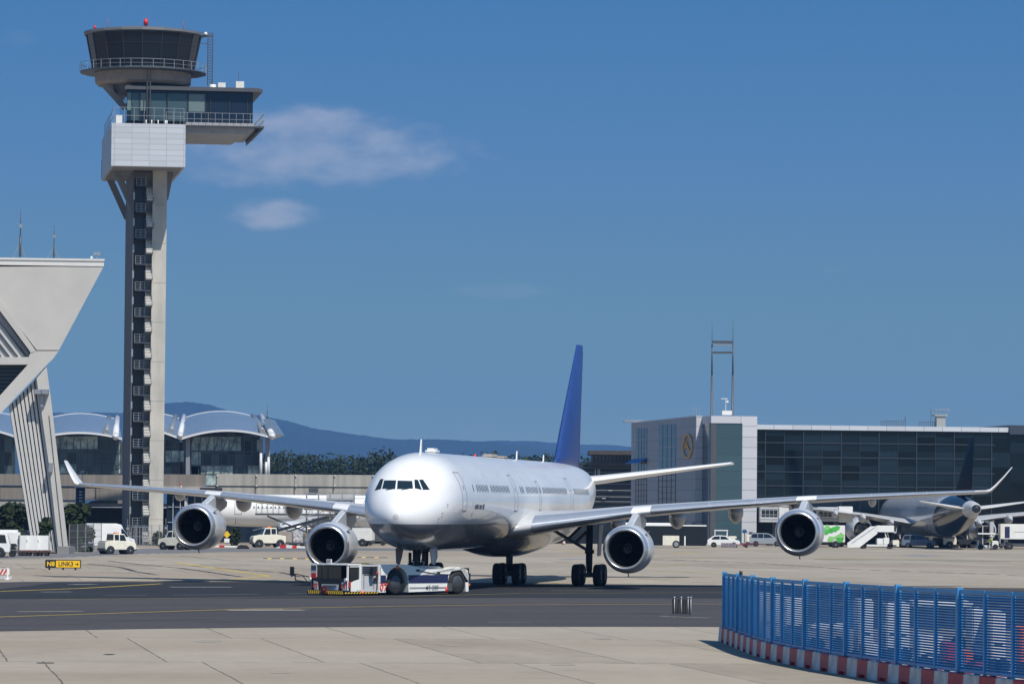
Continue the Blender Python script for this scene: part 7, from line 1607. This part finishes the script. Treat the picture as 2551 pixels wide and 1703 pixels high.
for i in range(npan):
    s0, s1 = i*pl+.06, (i+1)*pl-.06; a = at(s0)-org; b = at(s1)-org; d = (b-a).normalized(); nrm = Vector((-d.y, d.x, 0)); m = MB()
    z0, z1 = zbot(s0), ztop(s0)-.03; z2 = ztop(s1)-.03
    n = 27
    for k in range(n):
        f = (k+.5)/n; za = z0+.04+(z1-z0-.15)*f; zb = zbot(s1)+.04+(z2-zbot(s1)-.15)*f
        pa, pb = a+Vector((0, 0, za)), b+Vector((0, 0, zb)); h_ = (z1-z0)/n; v = Vector((nrm.x*.035, nrm.y*.035, h_*.33))
        m.add([pa-v, pb-v, pb+v, pa+v, pa-v+nrm*.006, pb-v+nrm*.006, pb+v+nrm*.006, pa+v+nrm*.006], [(0, 1, 2, 3), (7, 6, 5, 4), (0, 4, 5, 1), (3, 2, 6, 7), (0, 3, 7, 4), (1, 5, 6, 2)])
    m.build('louvre_panel', BLUE, fence, recalc=False)
    m = MB(); m.bar(a+Vector((0, 0, z1-.02)), b+Vector((0, 0, z2-.02)), .06, .12); m.build('top_rail', BLUED, fence)
    m = MB(); m.bar(a+Vector((0, 0, z0+.0)), b+Vector((0, 0, zbot(s1))), .07, .09); m.build('bottom_rail', BLUED, fence)
for i in (3,):
    for ds in (.2, -.2):
        p = at(i*pl+ds+1.2)-org; m = MB(); m.cyl(p+Vector((0, 0, ztop(6))), p+Vector((0, 0, ztop(6)+.16)), .045, n=8); m.build('black_cap', BLACKM, fence)
# barrier blocks: alternate white and red
ORD = 'first second third fourth fifth sixth seventh eighth ninth tenth eleventh twelfth thirteenth fourteenth fifteenth sixteenth seventeenth eighteenth nineteenth twentieth twenty-first twenty-second twenty-third twenty-fourth twenty-fifth'.split()
s_ = -.35; k = 0; BW = mat('white_barrier_plastic', (.60, .61, .61), .55, var=.12, vscale=2.5, dirt=(.36, .36, .36)); L_ = 1.24
while s_ < TOT-1:
    a = at(s_)if s_ > 0 else at(0)+(at(0)-at(.3)).normalized()*(-s_); b = at(s_+L_); c = (a+b)/2; d = (b-a).normalized(); ang = math.atan2(d.y, d.x); Lr = (b-a).length
    redb = k % 2 == 1
    t = thing('barrier_block', ('%s dull red block from the left end of the striped row under the blue fence' if redb else '%s off white block from the left end of the striped row under the blue fence') % ORD[k//2], 'barrier', c, ang, 'red barrier blocks under the fence' if redb else 'white barrier blocks under the fence')
    m = MB(); h = .55; x = Lr/2-.008
    out = [(-.2, .0), (.2, .0), (.195, .12), (.18, .34), (.17, h-.03), (.15, h), (-.15, h), (-.17, h-.03), (-.18, .34), (-.195, .12)]
    if redb: segs = [(-x, -x+.28, 0), (-x+.28, x-.28, .11), (x-.28, x, 0)]
    else: segs = [(-x, x, 0)]
    for xa, xb, lift in segs:
        m.prism([Vector((xa, y, max(z, lift))) for y, z in out], (xb-xa, 0, 0))
    m.build('block', REDF if redb else BW, t)
    m = MB(); m.box(-.12, .12, -.05, .05, h, h+.03); m.build('lifting_lug', BLACKM, t)
    s_ += L_; k += 1

# parked things glimpsed through the louvres, behind the fence
def beh(px, Y): return P(px, 1500, Y)
def trailer(label, px0, px1, Y, h, m_, z0=.35):
    a, b = beh(px0, Y), beh(px1, Y); t = thing('equipment_trailer', label, 'trailer', Vector(((a.x+b.x)/2, Y, 0))); w = b.x-a.x; boxbody(t, 'body', -w/2, w/2, -.6, 1.4, z0, h, m_, .04); dolly_wheels(t, (-w*.3, w*.3), 1.2, .24); m = MB(); m.box(-w/2+.1, w/2-.1, -.62, -.6, h*.45, h*.48); m.build('door_line', DGREY, t); return t
trailer('white box trailer behind the left part of the blue fence', 1888, 1940, 152, 2.0, WHITE); trailer('small white trailer behind the fence, second from its left end', 1954, 2008, 149, 1.9, WHITE, .9)
trailer('low white flatbed load behind the middle of the blue fence', 2018, 2110, 150, .95, WHITE2, .75)
trailer('tall white cabinet trailer behind the middle of the blue fence', 2135, 2172, 138, 2.1, WHITE); trailer('white box trailer just right of the tall cabinet behind the fence', 2205, 2262, 140, 1.95, WHITE)
trailer('long white trailer behind the right part of the blue fence', 2270, 2420, 152, 1.75, WHITE2, 1.55); trailer('white low container behind the right part of the fence', 2285, 2345, 133, 1.1, WHITE)
trailer('tall white trailer near the right end behind the fence', 2418, 2452, 133, 1.95, WHITE); trailer('white locker trailer beside the tall one near the right end of the fence', 2464, 2500, 131, 1.9, WHITE)
trailer('red tool cart behind the right part of the fence', 2352, 2392, 128, 1.0, RED); trailer('orange striped cart right of the red one behind the fence', 2398, 2420, 126, .85, ORANGE); trailer('small dark red cart near the right end behind the fence', 2425, 2452, 124, .6, REDF, .2)
trailer('grey blue tool cart behind the left end of the fence', 1950, 2010, 156, 1.0, mat('cart_blue_grey', (.10, .14, .22), .5)); trailer('white cart with low body behind the fence below the cabinet trailer', 2150, 2190, 132, .85, WHITE)
trailer('orange ended trailer at the far right behind the fence', 2536, 2580, 128, 1.5, ORANGE)

# ------------------------------------------------------------------ worker in a hi-vis vest
def person(label, loc, rz, vest, trousers, k=1.0):
    J = {'pelvis': (0, 0, .95), 'waist': (0, 0, 1.12), 'chest': (0, 0, 1.34), 'neck': (0, 0, 1.50), 'head0': (.01, 0, 1.60), 'head1': (.01, 0, 1.74),
         'lh': (0, .10, .92), 'lk': (.04, .12, .50), 'la': (-.02, .13, .09), 'lt': (.15, .14, .05), 'rh': (0, -.10, .92), 'rk': (.08, -.12, .51), 'ra': (.03, -.13, .09), 'rt': (.20, -.14, .05),
         'ls': (0, .19, 1.42), 'le': (-.02, .26, 1.13), 'lw': (.12, .25, .92), 'rs': (0, -.19, 1.42), 're': (.03, -.27, 1.14), 'rw': (.20, -.22, 1.02)}
    rad = dict(pelvis=.145, waist=.13, chest=.16, neck=.055, head0=.085, head1=.085, lh=.09, lk=.06, la=.042, lt=.035, rh=.09, rk=.06, ra=.042, rt=.035, ls=.07, le=.045, lw=.030, rs=.07, re=.045, rw=.030)
    E = [('pelvis', 'waist'), ('waist', 'chest'), ('chest', 'neck'), ('neck', 'head0'), ('head0', 'head1'), ('pelvis', 'lh'), ('lh', 'lk'), ('lk', 'la'), ('la', 'lt'), ('pelvis', 'rh'), ('rh', 'rk'), ('rk', 'ra'), ('ra', 'rt'), ('chest', 'ls'), ('ls', 'le'), ('le', 'lw'), ('chest', 'rs'), ('rs', 're'), ('re', 'rw')]
    for s_, w in (('l', 'lw'), ('r', 'rw')):
        sg = 1 if s_ == 'l' else -1; wv = Vector(J[w]); J[s_+'palm'] = tuple(wv+Vector((.03, 0, -.07))); rad[s_+'palm'] = .032; E.append((w, s_+'palm')); pv_ = Vector(J[s_+'palm'])
        for i in range(4): 
            a = s_+'f%d' % i; J[a] = tuple(pv_+Vector((-.03+.022*i, sg*.005, -.05))); J[a+'b'] = tuple(pv_+Vector((-.02+.022*i, -sg*.01, -.085+.006*abs(i-1.5)))); rad[a] = .010; rad[a+'b'] = .008; E += [(s_+'palm', a), (a, a+'b')]
        a = s_+'th'; J[a] = tuple(pv_+Vector((.05, 0, -.02))); rad[a] = .010; E.append((s_+'palm', a))
    names = list(J); me = bpy.data.meshes.new('person'); me.from_pydata([Vector(J[n])*k for n in names], [(names.index(a), names.index(b)) for a, b in E], []); o = bpy.data.objects.new('person', me); col.objects.link(o)
    sk = o.modifiers.new('skin', 'SKIN'); sub = o.modifiers.new('sub', 'SUBSURF'); sub.levels = 1; sub.render_levels = 1
    for i, n in enumerate(names): me.skin_vertices[0].data[i].radius = (rad[n]*k, rad[n]*k); me.skin_vertices[0].data[i].use_root = n == 'pelvis'
    dg_ = bpy.context.evaluated_depsgraph_get(); m2 = bpy.data.meshes.new_from_object(o.evaluated_get(dg_)); bpy.data.objects.remove(o)
    SK = mat('skin', (.45, .28, .2), .6); SH = mat('boots', (.03, .028, .025), .7)
    for mm in (SK, vest, trousers, SH): m2.materials.append(mm)
    for p in m2.polygons:
        c = p.center/k; p.use_smooth = True
        p.material_index = 3 if c.z < .12 else 2 if c.z < .98 and abs(c.y) < .2 and c.x < .16 and not (c.z > .8 and abs(c.y) > .19) else 0 if (c.z > 1.5 or abs(c.y) > .2 and c.z < 1.1 or c.z < .98) else 1
    o = bpy.data.objects.new('person', m2); col.objects.link(o); tag(o, label, 'person'); o.location = loc; o.rotation_euler = (0, 0, rz)
    hd = Vector((.01, 0, 1.69))*k
    m = MB(); m.sm = True; m.lathe([(-.02, .10*k), (.04, .105*k), (.09, .08*k), (.115, .02)], c=hd, axis='z', n=14); m.build('cap', mat('cap_dark', (.03, .03, .04), .7), o)
    m = MB(); m.lathe([(0, .012), (.02, .016), (.045, .01)], c=hd+Vector((.095*k, 0, -.04)), axis='z', n=6)
    for s_ in (-1, 1): m.lathe([(-.008, .006), (0, .011), (.008, .006)], c=hd+Vector((.085*k, s_*.03, .0)), axis='z', n=6)
    m.build('face_features', mat('face_detail', (.2, .1, .08), .6), o)
    return o
pp = G(2455, 1367); VEST = mat('vest_yellow_green', (.55, .75, .03), .6)
person('worker in a bright yellow vest standing beside the open tractor near the right edge', Vector((pp.x, G(2463, 1368).y-1.3, 0)), R(200), VEST, mat('dark_trousers', (.03, .035, .05), .8), .93)
